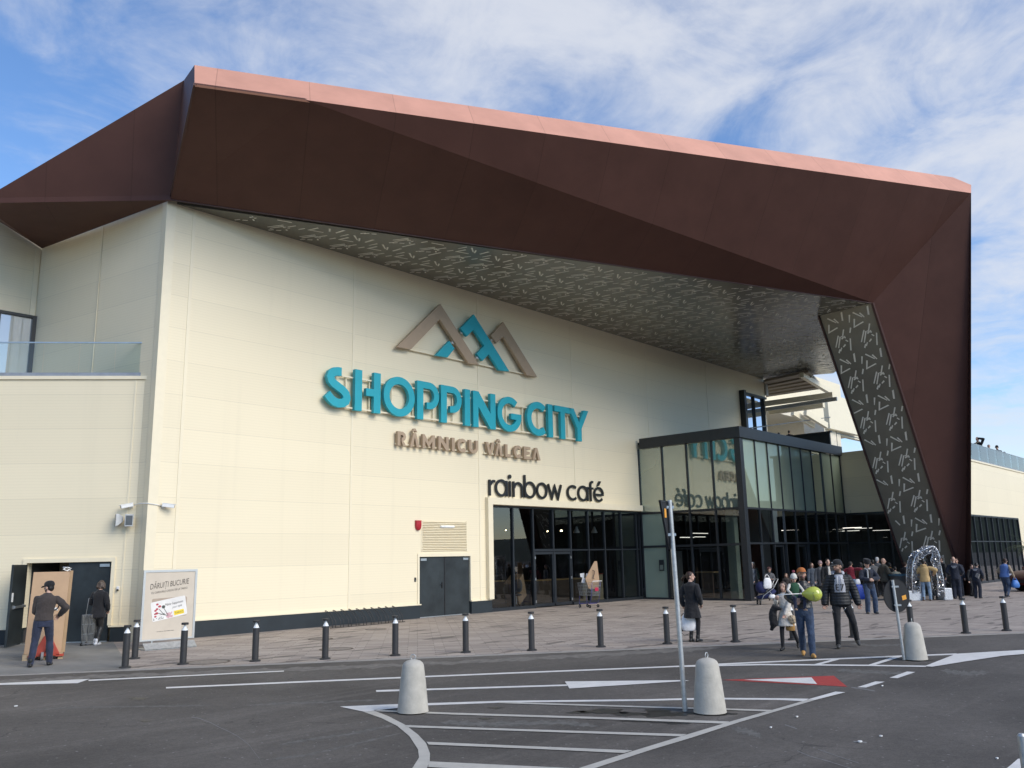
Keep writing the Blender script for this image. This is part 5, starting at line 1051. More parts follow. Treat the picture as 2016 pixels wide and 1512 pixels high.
mb = MB(); mb.loft([[mc + bu * x + V((0, 0, z)) + bnn * y for x, y, z in ((-.28, 0, .08), (.28, 0, .08), (.28, .12, .08), (-.28, .12, .08))], [mc + bu * x + V((0, 0, z)) + bnn * y for x, y, z in ((-.25, 0, .16), (.25, 0, .16), (.25, .12, .16), (-.25, .12, .16))], [mc + bu * x + V((0, 0, z)) + bnn * y for x, y, z in ((-.06, 0.02, .52), (.06, 0.02, .52), (.06, .1, .52), (-.06, .1, .52))]]); mb.build('body', REDP, t, bevel=.01)
for s_ in (-.27, .27):
    mb = MB(); mb.beam(mc + bu * s_ + V((0, 0, .09)), mc + bu * s_ + bnn * 1.1 + V((0, 0, .09)), .16, .05); mb.build('fork', REDP, t)
hp = mc - bnn * .42 + bu * .06 + V((0, 0, 1.08))
mb = MB(); mb.cyl(mc - bnn * .05 + V((0, 0, .18)), hp, .02, n=8); mb.build('tiller', BLACKP, t, smooth=True)
mb = MB(); mb.tube([hp + bu * .12 * math.cos(a) + V((0, 0, .10 + .10 * math.sin(a))) for a in [2 * math.pi * k / 14 for k in range(14)]], .016, 6, closed=True); mb.build('handle', BLACKP, t, smooth=True)
for s_ in (-.07, .07):
    mb = MB(); w0 = mc - bnn * .06 + bu * s_ + V((0, 0, .09)); mb.cyl(w0 - bu * .025, w0 + bu * .025, .09, n=16); mb.build('wheel', mat('grey_rubber', (.25, .24, .23), .7), t, smooth=40)
# wire trolley held by the woman at the door
def wire_basket(mb, fr, w_, d_, z0, z1, nx, ny, nz, r=.004, taper=.0):
    for k in range(nz + 1):
        z = z0 + (z1 - z0) * k / nz; g = taper * (1 - k / nz); mb.tube([fr.p(-w_ / 2 + g, z, -d_ / 2 + g), fr.p(w_ / 2 - g, z, -d_ / 2 + g), fr.p(w_ / 2 - g, z, d_ / 2), fr.p(-w_ / 2 + g, z, d_ / 2)], r, 4, closed=True)
    for k in range(nx + 1):
        x = -w_ / 2 + w_ * k / nx; xb = x * (1 - 2 * taper / w_)
        for y, yb in ((-d_ / 2, -d_ / 2 + taper), (d_ / 2, d_ / 2)): mb.tube([fr.p(xb, z0, yb), fr.p(x, z1, y)], r, 4)
        mb.tube([fr.p(xb, z0, -d_ / 2 + taper), fr.p(xb, z0, d_ / 2)], r, 4)
    for k in range(1, ny):
        y = -d_ / 2 + d_ * k / ny
        for s_ in (-1, 1): mb.tube([fr.p(s_ * (w_ / 2 - taper), z0, y), fr.p(s_ * w_ / 2, z1, y)], r, 4)
def wheels(t, fr, pts, r, m=RUBBER):
    for x, y in pts:
        mb = MB(); c = fr.p(x, r, y); mb.cyl(c - fr.u * .016, c + fr.u * .016, r, n=14); wl = mb.build('wheel', m, t, smooth=40)
        mb = MB(); mb.cyl(c - fr.u * .02, c + fr.u * .02, r * .45, n=10); mb.build('hub', STEEL, wl)
g0 = G(172, 1271); lf_ = V((rt[0], rt[1], 0)).normalized()
t = thing('wire_trolley', 'narrow tall wire trolley beside the woman at the dark door', 'trolley', g0)
fr_ = Fr(g0, lf_, (0, 0, 1))
mb = MB(); wire_basket(mb, fr_, .24, .3, .05, .78, 6, 5, 3, .005, .03); mb.build('basket', STEEL, t)
mb = MB(); mb.tube([fr_.p(-.1, .05, -.15), fr_.p(.02, 1.2, -.15), fr_.p(.02, 1.2, .15), fr_.p(-.1, .05, .15)], .009, 6); mb.build('handle', STEEL, t, smooth=True)
wheels(t, fr_, ((-.1, .12), (-.1, -.12)), .045)

# ------------------------------------------------------------------ shopping trolley with packaging in front of the cafe
def shopping_trolley(g0, u, label, handle_m):
    fr = Fr(g0, u, (0, 0, 1)); t = thing('shopping_trolley', label, 'trolley', g0, 'shopping trolleys')
    mb = MB(); wire_basket(mb, fr, .52, .80, .48, .98, 9, 10, 4, .0045, .06); mb.build('basket', STEEL, t)
    mb = MB()
    for s_ in (-1, 1): mb.tube([fr.p(s_ * .24, .98, .40), fr.p(s_ * .24, .5, .36), fr.p(s_ * .24, .2, .25), fr.p(s_ * .22, .14, -.36), fr.p(s_ * .2, .46, -.34)], .013, 6)
    mb.tube([fr.p(-.22, .16, -.3), fr.p(.22, .16, -.3)], .011, 6); mb.tube([fr.p(-.24, .16, .2), fr.p(.24, .16, .2)], .011, 6)
    mb.build('chassis', mat('violet_chassis', (.10, .09, .28), .4, .4), t, smooth=True)
    mb = MB(); mb.tube([fr.p(-.26, .99, .42), fr.p(-.26, 1.04, .47), fr.p(.26, 1.04, .47), fr.p(.26, .99, .42)], .014, 8); mb.build('handle', handle_m, t, smooth=True)
    wheels(t, fr, ((-.22, -.33), (.22, -.33), (-.24, .24), (.24, .24)), .06)
    return t, fr
gT = G(1161, 1196)
t, fr = shopping_trolley(gT, (V((rt[0], rt[1], 0)).normalized() * .8 + V((.3, .5, 0))).normalized(), 'shopping trolley heaped with cardboard before the cafe window', WHITE)
mb = MB(); o_ = fr.p(0, .72, .42); mb.obox(o_, fr.u * .10, fr.v * .07, fr.n * .006); mb.build('badge', mat('crimson_plastic', (.42, .02, .06), .4), t)
p0 = gT + lf_ * .12 + V((0, 0, .72)); bF = Fr(p0, lf_, (0, 0, 1))
mb = MB(); mb.loft([[bF.p(x, y, z) for x, y, z in ((-.14, 0.02, .08), (.26, 0.0, .08), (.26, 0, -.12), (-.14, .02, -.12))], [bF.p(x, y, z) for x, y, z in ((-.26, .42, .1), (.30, .34, .1), (.30, .34, -.14), (-.26, .42, -.14))], [bF.p(x, y, z) for x, y, z in ((.14, 1.10, .06), (.24, 1.10, .06), (.24, 1.10, -.14), (.14, 1.10, -.14))]])
tb = mb.build('folded_carton', CARD, bevel=.005); tag(tb, 'upright folded brown carton sticking out of the cafe shopping trolley', 'box')
mb = MB(); ribbon(mb, Fr(bF.p(.05, .55, .13), lf_, (0, 0, 1)), [(-.02, .2), (.06, .16), (.05, .05), (.0, -.1), (.04, -.14)], .03, 0, .004); mb.build('print_mark', INK, tb)
p0 = gT - lf_ * .14 + V((0, 0, .98)); wF = Fr(p0, lf_, (0, 0, 1)); mb = MB()
slab(mb, wF, [(-.16, 0), (-.02, -.02), (.02, .14), (-.1, .24)], -.04, -.03); slab(mb, wF, [(-.18, .22), (-.04, .18), (-.02, .38), (-.2, .36)], -.1, -.09); slab(mb, wF, [(.02, .16), (.12, .12), (.2, .34), (.06, .36)], .02, .03)
tag(mb.build('foam_sheet', mat('white_foam', (.72, .72, .72), .7)), 'white bent packaging sheets in the left of the cafe shopping trolley', 'packaging')
g0 = G(1168, 1184); t = thing('display_carton', 'beige printed carton on a low pallet behind the cafe shopping trolley', 'box', g0)
mb = MB(); mb.obox(g0 + V((0, 0, .06)), lf_ * .62, V((lf_.y, -lf_.x, 0)) * .2, V((0, 0, .05))); mb.build('pallet', WOODP, t)
mb = MB(); mb.obox(g0 + V((0, 0, .66)), lf_ * .46, V((lf_.y, -lf_.x, 0)) * .16, V((0, 0, .55))); mb.build('body', mat('beige_print', (.52, .42, .27), .7, var=.25, scale=5), t, bevel=.01)
mb = MB(); mb.obox(g0 + V((0, 0, 1.225)), lf_ * .5, V((lf_.y, -lf_.x, 0)) * .19, V((0, 0, .013))); mb.build('lid', mat('red_lid', (.35, .06, .03), .6), t)

# ------------------------------------------------------------------ pushchair and bags by the pavilion
g0 = G(1512, 1190); t = thing('pushchair', 'navy blue pushchair loaded with bags at the pavilion corner', 'pushchair', g0)
fr = Fr(g0, lf_, (0, 0, 1)); NAVY = mat('navy_fabric', (.018, .024, .085), .85, var=.2, bump=.3)
mb = MB()
for s_ in (-.2, .2): mb.tube([fr.p(-.36, .06, s_), fr.p(-.2, .35, s_), fr.p(.2, .62, s_), fr.p(.42, .98, s_)], .014, 6); mb.tube([fr.p(.34, .08, s_), fr.p(.05, .5, s_)], .014, 6)
mb.tube([fr.p(.42, .98, -.2), fr.p(.42, .98, .2)], .018, 6); mb.build('frame', GALV, t, smooth=True)
mb = MB(); mb.loft([[fr.p(x, z, s_) for s_ in (-.19, .19) for x, z in (((-.42, .32), (-.38, .22)) if s_ < 0 else ((-.38, .22), (-.42, .32)))], [fr.p(x, z, s_) for s_ in (-.2, .2) for x, z in (((.05, .42), (.05, .26)) if s_ < 0 else ((.05, .26), (.05, .42)))], [fr.p(x, z, s_) for s_ in (-.2, .2) for x, z in (((.22, .62), (.32, .5)) if s_ < 0 else ((.32, .5), (.22, .62)))]]); mb.build('seat', NAVY, t, smooth=True)
mb = MB(); mb.sph(fr.p(-.22, .66, 0), (.26, .22, .25)); mb.build('hood', NAVY, t, smooth=True)
wheels(t, fr, ((-.36, .2), (-.36, -.2), (.34, .2), (.34, -.2)), .09)
def bag(name, loc, w_, h_, d_, m, label, cat, handles=True, grp=None):
    t = thing(name, label, cat, loc, grp); c = V(loc); rd = random.Random(int(c.x * 100)); fr = Fr(c, lf_, (0, 0, 1)); rings = []
    for zf, kf in ((0, .7), (.06, .95), (.3, 1.08), (.6, .98), (.85, .8), (1.0, .55)):
        rings.append([fr.p(w_ / 2 * kf * math.copysign(abs(math.cos(a)) ** .6, math.cos(a)) * rd.uniform(.93, 1.07), h_ * zf, d_ / 2 * kf * math.sin(a) * rd.uniform(.9, 1.1)) for a in [2 * math.pi * k / 16 for k in range(16)]])
    mb = MB(); mb.loft(rings); mb.build('body', m, t, smooth=True)
    if handles:
        for s_ in (-1, 1):
            mb = MB(); mb.tube([fr.p(s_ * w_ * .30, h_ * .93, 0), fr.p(s_ * w_ * .2, h_ * 1.18, 0), fr.p(s_ * w_ * .03, h_ * 1.30, 0)], w_ * .045, 6); mb.build('handle', m, t, smooth=True)
    return t
WBAG = mat('white_plastic_bag', (.84, .83, .82), .4, var=.1, scale=12, bump=.4, bscale=14)
BBAG = mat('blue_plastic_bag', (.02, .06, .36), .45, var=.15, scale=10, bump=.4, bscale=14)
bag('carrier_bag', fr.p(-.02, .62, .22), .32, .42, .09, WBAG, 'white striped carrier bag standing in the navy pushchair', 'bag')
bag('carrier_bag', fr.p(.12, .24, .24), .26, .16, .2, WBAG, 'pale crumpled bag in the lower tray of the pushchair', 'bag', False)
g0 = G(1692, 1180); bag('shopping_bag', g0, .55, .62, .3, BBAG, 'blue shopping bag on the ground between maroon jacket and navy jacket men', 'bag', False)
bag('shopping_bag', g0 + V((0, 0, .6)), .22, .24, .14, WBAG, 'small white bag on top of the blue shopping bag', 'bag', False)
# waste bin behind the round sign
g0 = G(1776, 1180); t = thing('waste_bin', 'dark waste bin with a blue rim beside the leaning leg', 'bin', g0)
mb = MB(); mb.lathe([(.36, 0), (.38, .1), (.44, .9), (.44, .96)], g0, 20); mb.build('body', mat('dark_bin', (.03, .032, .034), .5), t, smooth=40)
mb = MB(); mb.lathe([(.46, .962), (.46, 1.03), (.40, 1.03), (.40, .962)], g0, 20); mb.build('rim', mat('blue_rim', (.02, .08, .13), .4), t, smooth=40)

# ------------------------------------------------------------------ silver tinsel arch
ga, gb = G(1808, 1183), G(1866, 1178)
t = thing('festive_arch', 'silver tinsel arch in the shape of a bauble on two white base blocks', 'arch', ga)
sc = 1676.0 / (ROT.T @ (np.array(ga) - CAM))[2]
def ap(px_, py_, off=0.0):        # picture point on the upright plane of the arch
    return FP(px_, py_, ga, fwd) + fwd * off
TIN = mat('silver_tinsel', (.68, .69, .71), .25, .7, var=.35, scale=60)
TIND = mat('tinsel_net', (.10, .10, .105), .5, .4, var=.4, scale=40)
outl = [(1797, 1168), (1795.5, 1135), (1797, 1112), (1802, 1095), (1810, 1086), (1818, 1083), (1824, 1080), (1829, 1076.5), (1835, 1075.5), (1841, 1077), (1846, 1085), (1850, 1096), (1849, 1104), (1853, 1120), (1857, 1140), (1860, 1175)]
inn = [(1812, 1168), (1811.5, 1135), (1812.5, 1115), (1815.5, 1102), (1820, 1094), (1825, 1091), (1829, 1090), (1832, 1088), (1835, 1089), (1836, 1093), (1834, 1099), (1832, 1104), (1836, 1110), (1842, 1122), (1846, 1142), (1847, 1175)]
mb = MB()
for ln_ in (outl, inn):
    for off in (0, .5): mb.tube([ap(x, y, off) for x, y in ln_], .025, 6)
mb.build('tube_frame', TIN, t, smooth=True)
mb = MB(); rd = random.Random(11)
for i in range(len(outl) - 1):
    for s_ in range(7):
        f_ = (s_ + rd.random()) / 7; o1 = V(outl[i]).lerp(V(outl[i + 1]), f_); i1 = V(inn[i]).lerp(V(inn[i + 1]), f_)
        for off in (.02, .48): mb.beam(ap(o1.x, o1.y, off), ap(i1.x, i1.y, off), .022, .012, fwd)
        mb.beam(ap(o1.x, o1.y, 0), ap(o1.x, o1.y, .5), .03, .012)
mb.build('net_bar', TIND, t)
mb = MB()
for k in range(4200):
    i = rd.randrange(len(outl) - 1); f_ = rd.random(); o1 = V(outl[i]).lerp(V(outl[i + 1]), f_); i1 = V(inn[i]).lerp(V(inn[i + 1]), f_); p_ = o1.lerp(i1, rd.random() ** 1.0)
    if rd.random() < .65: c = ap(p_.x, p_.y, rd.choice((-.01, .5)) + rd.uniform(-.03, .03))
    else: c = ap(o1.x, o1.y, rd.uniform(0, .5))
    if i in (0, 14) and rd.random() < .3: continue
    d = V((rd.gauss(0, 1), rd.gauss(0, 1), rd.gauss(0, 1))).normalized(); e = d.orthogonal().normalized()
    mb.poly([c - d * .045 - e * .014, c + d * .045 - e * .014, c + d * .045 + e * .014, c - d * .045 + e * .014])
mb.build('tinsel', TIN, t, recalc=False)
for (x0, x1, y0, y1) in ((1791, 1817, 1163, 1186), (1860, 1877, 1158, 1180)):
    a = ap(x0, y1); b_ = ap(x1, y1); z1_ = HZ((a.x, a.y), x0, y0); a.z = b_.z = 0
    mb = MB(); mb.prism([a, b_, b_ + fwd * .6, a + fwd * .6], (0, 0, z1_)); mb.build('base_block', mat('white_tinsel_box', (.62, .63, .64), .35, .2, var=.35, scale=35, bump=.8, bscale=40), t, bevel=.03)

# ------------------------------------------------------------------ cars
def make_car(loc, heading, label, paint, group=None):
    t = thing('parked_car', label, 'car', (0, 0, 0), group)
    prof = [(-2.12, .42, .40, .62), (-2.05, .88, .30, .74), (-1.95, 1.0, .28, .80), (-.95, 1.04, .26, .86), (.9, 1.0, .26, .88), (1.75, .90, .26, .84), (2.05, .74, .28, .78), (2.15, .56, .34, .66)]
    def sec(x, zt, zb, hw, n=8):
        return [V((x, y, z)) for y, z in ((-hw * .82, zb), (-hw, zb + .14), (-hw * 1.0, zb + (zt - zb) * .62), (-hw * .93, zt - .03), (-hw * .78, zt), (hw * .78, zt), (hw * .93, zt - .03), (hw, zb + (zt - zb) * .62), (hw, zb + .14), (hw * .82, zb))]
    mb = MB(); mb.loft([sec(*p) for p in prof]); mb.build('body', paint, t, smooth=35)
    gh = [(-1.98, .98, .60), (-1.55, 1.40, .60), (-1.0, 1.50, .61), (.15, 1.50, .62), (.45, 1.44, .62), (1.22, 1.0, .70)]
    rg = []
    for x, z, hw in gh: rg.append([V((x, -.78, .98)), V((x, -hw - .02, z - .05)), V((x, -hw + .08, z)), V((x, hw - .08, z)), V((x, hw + .02, z - .05)), V((x, .78, .98))])
    mb = MB(); mb.loft(rg); mb.build('cabin', paint, t, smooth=35)
    GLS = mat('car_glass', (.012, .014, .016), .06, var=.1, spec=.8)
    mb = MB(); mb.prism([(.50, -.58, 1.43), (.50, .58, 1.43), (1.17, .66, 1.03), (1.17, -.66, 1.03)], (.02, 0, .025)); mb.build('windscreen', GLS, t)
    mb = MB(); mb.prism([(-1.60, -.56, 1.38), (-1.60, .56, 1.38), (-1.95, .60, 1.03), (-1.95, -.60, 1.03)], (-.025, 0, .02)); mb.build('rear_window', GLS, t)
    for s_ in (-1, 1):
        mb = MB(); mb.prism([(-1.75, s_ * .775, 1.03), (-.05, s_ * .78, 1.03), (-.05, s_ * .655, 1.42), (-1.42, s_ * .65, 1.36)], (0, s_ * .02, .006)); mb.prism([(.03, s_ * .78, 1.03), (.98, s_ * .775, 1.05), (.42, s_ * .66, 1.38), (.03, s_ * .655, 1.42)], (0, s_ * .02, .006)); mb.build('side_window', GLS, t)
        mb = MB(); mb.sph((.95, s_ * .96, 1.05), (.07, .10, .07)); mb.build('wing_mirror', paint, t, smooth=True)
        mb = MB(); mb.sph((1.98, s_ * .62, .72), (.17, .16, .09)); mb.build('headlight', mat('headlight_glass', (.55, .57, .6), .1, .3), t, smooth=True)
        mb = MB(); mb.sph((-2.05, s_ * .62, .84), (.06, .14, .12)); mb.build('tail_light', mat('tail_light_red', (.3, .01, .01), .2), t, smooth=True)
        for x in (-1.32, 1.34):
            mb = MB(); mb.lathe([(.33, -.11), (.35, -.06), (.35, .06), (.33, .11), (.2, .11), (.2, -.11)], (0, 0, 0), 22); wv = [(x + a, s_ * .80 + c * s_, .335 + b) for a, b, c in mb.v]; mb.v = wv; wl = mb.build('wheel', RUBBER, t, smooth=40)
            mb = MB()
            for k in range(10):
                a = 2 * math.pi * k / 10; mb.beam((x + .04 * math.cos(a), s_ * .90, .335 + .04 * math.sin(a)), (x + .215 * math.cos(a), s_ * .905, .335 + .215 * math.sin(a)), .035, .03, (0, 1, 0))
            mb.cyl((x, s_ * .86, .335), (x, s_ * .915, .335), .055, n=12); mb.build('rim', mat('alloy_rim', (.5, .5, .5), .3, .8), wl)
    mb = MB(); mb.box(2.10, -.55, .40, 2.165, .55, .56); mb.build('grille', BLACKP, t)
    t.location = (loc[0], loc[1], 0.0); t.rotation_euler.z = heading; return t
gc = G(2006, 1166); hd = math.atan2(-lf_.y, -lf_.x)
MAROON = mat('maroon_car_paint', (.075, .008, .010), .4, var=.05, spec=.25)
car = make_car(gc + lf_ * 2.45 - V((lf_.y, -lf_.x, 0)) * .0 + fwd * .9, hd + .12, 'dark red parked car cut by the right picture edge', MAROON)
for k, (x, y, a) in enumerate(((29.6, -18.2, .15), (35.2, -17.6, .1), (33, -24, 1.8))):
    make_car((x, y, -.012), a, ['white parked car outside the right of the view, seen in the cafe glass', 'silver-white parked car farther right, seen in the cafe glass', 'pale parked car across the road, seen in the cafe glass'][k], mat('white_car_paint', (.7, .7, .7), .3, var=.03, coat=.5), 'cars reflected in the cafe glass')
# palm at the right border
g0 = G(2033, 1152); t = thing('palm_tree', 'small palm with drooping fronds entering at the right edge', 'tree', g0)
zp_ = HZ(g0, 2026, 1078); mb = MB(); mb.cyl(g0, g0 + V((0, 0, zp_)), .14, .09, 10); mb.build('trunk', mat('palm_bark', (.12, .085, .055), .9, var=.3, scale=20, bump=.8), t, smooth=True)
mb = MB(); rd = random.Random(9); c0 = g0 + V((0, 0, zp_))
for k in range(22):
    a = 2 * math.pi * k / 22 + rd.uniform(-.15, .15); e = rd.uniform(-.1, 1.2); L_ = rd.uniform(.9, 1.3); prev = c0; dr = V((math.cos(a) * math.cos(e), math.sin(a) * math.cos(e), math.sin(e)))
    for s_ in range(7):
        nx_ = prev + dr * (L_ / 7); dr = (dr + V((0, 0, -.16))).normalized(); sd_ = dr.cross(V((0, 0, 1))).normalized()
        mb.tube([prev, nx_], .008, 4)
        for sg_ in (-1, 1):
            for q_ in (0, .5):
                b1 = prev.lerp(nx_, q_); tip = b1 + sd_ * sg_ * .28 * (1 - s_ / 9) + dr * .16 + V((0, 0, -.06)); mb.poly([b1 - dr * .012, b1 + dr * .012, tip])
        prev = nx_
mb.build('crown', mat('palm_leaf', (.05, .065, .03), .6, var=.3), t, recalc=False)

# ------------------------------------------------------------------ things inside, behind the glass
LAMPW = mat('white_lamp_shade', (.6, .6, .58), .4)
for k, (px_, lab) in enumerate(((1135, 'leftmost white pendant lamp behind the cafe glass'), (1170, 'second white pendant lamp from the left in the cafe'), (1204, 'third white pendant lamp from the left in the cafe'), (1237, 'rightmost white pendant lamp behind the cafe glass'))):
    c = FY(px_, 1045, 2.0); t = thing('pendant_lamp', lab, 'lamp', c, 'white pendant lamps in the cafe')
    mb = MB(); mb.lathe([(.16, -.1), (.15, -.05), (.07, .1), (.04, .2)], c, 16); mb.build('shade', LAMPW, t, smooth=40); mb = MB(); mb.cyl(c + V((0, 0, .2)), (c.x, c.y, 4.29), .008, n=6); mb.build('cord', BLACKP, t)
EW = emis('warm_lamp', (1.0, .78, .45), 26); EC = emis('cool_strip', (1.0, .93, .82), 1.1)
for px_, py_, r_, yy in ((1105, 1045, .045, 3), (1148, 1043, .03, 4), (1195, 1041, .045, 3), (1078, 1046, .025, 4), (996, 1044, .02, 5), (1217, 1060, .02, 5)):
    c = FY(px_, py_, yy); t = thing('spot_lamp', 'small warm glowing spot lamp hanging in the cafe at picture column %d' % px_ if False else {1105: 'bright warm spot lamp glowing above the cafe door', 1148: 'small spot lamp between first and second white pendants', 1195: 'bright warm spot lamp between second and third pendants', 1078: 'faint spot lamp deep in the cafe left of the door', 996: 'faint spot lamp behind the leftmost cafe pane', 1217: 'tiny spot lamp behind the third pendant'}[px_], 'lamp', c, 'spot lamps in the cafe')
    mb = MB(); mb.sph(c, r_, n=10, m=6); mb.build('bulb', EW, t, smooth=True); mb = MB(); mb.cyl(c + V((0, 0, r_)), (c.x, c.y, 4.29), .006, n=5); mb.build('stem', BLACKP, t)
def counter(x0, x1, y0, h_, label):
    t = thing('counter', label, 'counter', ((x0 + x1) / 2, y0, 0))
    mb = MB(); mb.box(x0 - .03, y0 - .03, h_ - .05, x1 + .03, y0 + .7, h_); mb.build('top', mat('wood_top', (.42, .27, .12), .4), t); mb = MB(); mb.box(x0, y0, .013, x1, y0 + .6, h_ - .052); mb.build('body', mat('counter_front', (.10, .07, .05), .6), t)
counter(13.2, 17.0, 4.0, 1.02, 'dark counter with wooden top behind the cafe door'); counter(17.8, 21.9, 3.0, 1.0, 'counter with pale wooden top behind the right cafe panes')
def office_chair(loc, rz, label):
    t = thing('office_chair', label, 'chair', loc, 'office chairs in the cafe'); x, y, z = loc
    mb = MB()
    for k in range(5):
        a = rz + 2 * math.pi * k / 5; mb.beam((x, y, z + .12), (x + .32 * math.cos(a), y + .32 * math.sin(a), z + .07), .04, .03)
    mb.build('base', BLACKP, t); mb = MB(); mb.cyl((x, y, z + .1), (x, y, z + .46), .028); mb.build('column', STEEL, t)
    mb = MB(); mb.sph((x, y, z + .50), (.25, .25, .06)); mb.build('seat', BLACKP, t, smooth=True); mb = MB(); mb.sph((x + .22 * math.cos(rz), y + .22 * math.sin(rz), z + .86), (.06 + .18 * abs(math.sin(rz)), .06 + .18 * abs(math.cos(rz)), .3)); mb.build('backrest', mat('grey_mesh', (.2, .2, .2), .8), t, smooth=True)
    for k in range(5):
        a = rz + 2 * math.pi * k / 5; mb = MB(); mb.sph((x + .32 * math.cos(a), y + .32 * math.sin(a), z + .03), .03); mb.build('castor', BLACKP, t, smooth=True)
office_chair((12.9, .9, .012), 1.0, 'black office chair behind the leftmost cafe pane'); office_chair((14.6, 1.1, .012), .3, 'black office chair behind the cafe door pane')
mb = MB(); mb.prism([(12.4, 1.3, .012), (13.0, 1.5, .012), (13.0, 1.8, .012), (12.4, 1.7, .012)], (0.02, .1, 1.0)); tag(mb.build('open_carton', mat('pale_carton', (.5, .46, .4), .8), bevel=.01), 'pale open carton standing behind the leftmost cafe pane', 'box')
mb = MB(); mb.obox((15.1, 1.6, .7), (.3, .05, .2), (-.05, .3, 0), (-.1, 0, .45)); tag(mb.build('tilted_carton', CARD, bevel=.01), 'tilted brown carton behind the cafe door', 'box')
for k, (px_, py_, yy, ln_, lab) in enumerate(((1353, 1058, -1.2, 1.2, 'lowest ceiling light strip seen through the pavilion side'), (1378, 1050, .9, 1.6, 'left ceiling light strip in the pavilion'), (1375, 1057, 1.8, 1.4, 'left lower ceiling light strip in the pavilion'), (1425, 1057, 2.5, 1.4, 'middle ceiling light strip near the corner post'), (1446, 1053, 3.5, 1.3, 'ceiling light strip right beside the corner post'), (1550, 1018, 3.5, 1.6, 'ceiling light strip behind the pavilion front panes'), (1396, 1049, 4.5, 1.0, 'short ceiling light strip deep inside the hall'))):
    c = FY(px_, py_, yy); c.z = min(c.z, 4.1)
    t = thing('light_strip', lab, 'lamp', c, 'ceiling light strips in the pavilion'); mb = MB(); mb.box(c.x - ln_ / 2, c.y - .04, c.z - .015, c.x + ln_ / 2, c.y + .04, c.z + .015); mb.build('tube', EC, t)
    mb = MB(); mb.box(c.x - ln_ / 2, c.y - .05, c.z + .016, c.x + ln_ / 2, c.y + .05, c.z + .04); mb.cyl((c.x, c.y, c.z + .04), (c.x, c.y, 4.19 if yy < 0 else 4.29), .006, n=5); mb.build('housing', FRAME, t)
for k, (px_, py_, yy, lab) in enumerate(((1678, 1039, -7, 'left light strip behind the glass of the return wall'), (1700, 1040, -6, 'long light strip behind the return wall glass'), (1675, 1045, -5.5, 'lower light strip behind the return wall glass'), (1735, 1044, -6, 'light strip next to the leaning leg'))):
    c = FY(px_, py_, yy); c.z = min(3.8, c.z)
    t = thing('light_strip', lab, 'lamp', c, 'ceiling light strips in the right wing'); mb = MB(); mb.box(c.x - .06, c.y - .45, c.z - .012, c.x + .03, c.y + .45, c.z + .012); mb.build('tube', EC, t); mb = MB(); mb.cyl((c.x, c.y, c.z + .016), (c.x, c.y, 3.99), .006, n=5); mb.build('hanger', FRAME, t)
g0 = FX(1392, 1128, 24.5); g0.z = .012; t = thing('menu_board', 'dim wooden stand behind the pavilion side glass', 'stand', g0)
mb = MB(); mb.box(g0.x - .05, g0.y - .3, .012, g0.x + .05, g0.y + .3, 1.15); mb.build('board', mat('dark_wood', (.16, .10, .07), .5), t); mb = MB(); mb.box(g0.x - .3, g0.y - .5, 1.152, g0.x + .3, g0.y + .5, 1.2); mb.build('top', mat('wood_top', (.4, .27, .12), .4), t)
# ------------------------------------------------------------------ people
SKIN = [mat('skin_light', (.55, .34, .25), .55, var=.08), mat('skin_tan', (.46, .27, .19), .55, var=.08)]
EYE = mat('eye_dark', (.03, .022, .018), .3); LIP = mat('lips', (.38, .15, .13), .5); BEARD = mat('beard_stubble', (.13, .08, .06), .8)
PENDING = []
def cloth(name, col, rough=.9, var=.2, bump=.35, bs=30, scale=6): return mat(name, col, rough, var=var, bump=bump, bscale=bs, scale=scale, sheen=.15)
BLK = cloth('black_cloth', (.010, .010, .012)); NVY = cloth('dark_navy_cloth', (.012, .016, .030)); JEAN = cloth('blue_denim', (.034, .055, .10), var=.35, scale=9); JEANL = cloth('pale_denim', (.20, .28, .38), var=.35, scale=9)
JEAND = cloth('dark_denim', (.022, .028, .055), var=.35); BROWN = cloth('brown_fleece', (.045, .035, .031)); MAROONC = cloth('maroon_fleece', (.19, .012, .025)); GREYC = cloth('grey_cloth', (.10, .10, .105)); WHITEC = cloth('cream_cloth', (.62, .57, .50), var=.06)
GHOOD = cloth('grey_marl', (.42, .42, .45), var=.08); GREENV = cloth('green_quilted', (.018, .075, .035)); TANC = cloth('tan_parka', (.48, .33, .15), var=.1); MUST = cloth('mustard_cloth', (.36, .19, .05)); FURB = cloth('beige_fur', (.46, .36, .24), var=.3, bump=.9)
LEATH = mat('dark_leather', (.028, .026, .024), .4, var=.25, bump=.2, bscale=20); TANB = mat('tan_boot', (.50, .27, .08), .7, var=.15); BLKS = mat('black_shoe', (.012, .012, .012), .45); WHS = mat('white_shoe', (.75, .75, .75), .5)
GRSH = mat('grey_shoe', (.12, .11, .10), .6); KHAK = cloth('dark_khaki', (.055, .05, .036)); BLUEV = cloth('blue_gilet', (.09, .17, .40), var=.1); SANDC = cloth('sand_sleeve', (.36, .28, .19))
HBLK = mat('black_hair', (.012, .010, .009), .5, var=.3, scale=40); HBRN = mat('brown_hair', (.045, .022, .013), .5, var=.4, scale=40); HRED = mat('dark_red_hair', (.07, .018, .014), .5, var=.4, scale=40); HGRY = mat('white_hair', (.55, .54, .52), .6, var=.15, scale=40); HBLD = mat('streaked_hair', (.08, .055, .038), .5, var=.6, scale=30)
OCAP = mat('orange_cap', (.42, .13, .03), .8, var=.1); KNIT = mat('striped_knit', (.32, .22, .22), .9, var=.5, scale=25); POM = mat('pompom_wool', (.22, .05, .07), .95, var=.6, scale=30, bump=.8)
PUFF = mat('black_puffer', (.010, .011, .013), .6, var=.2)
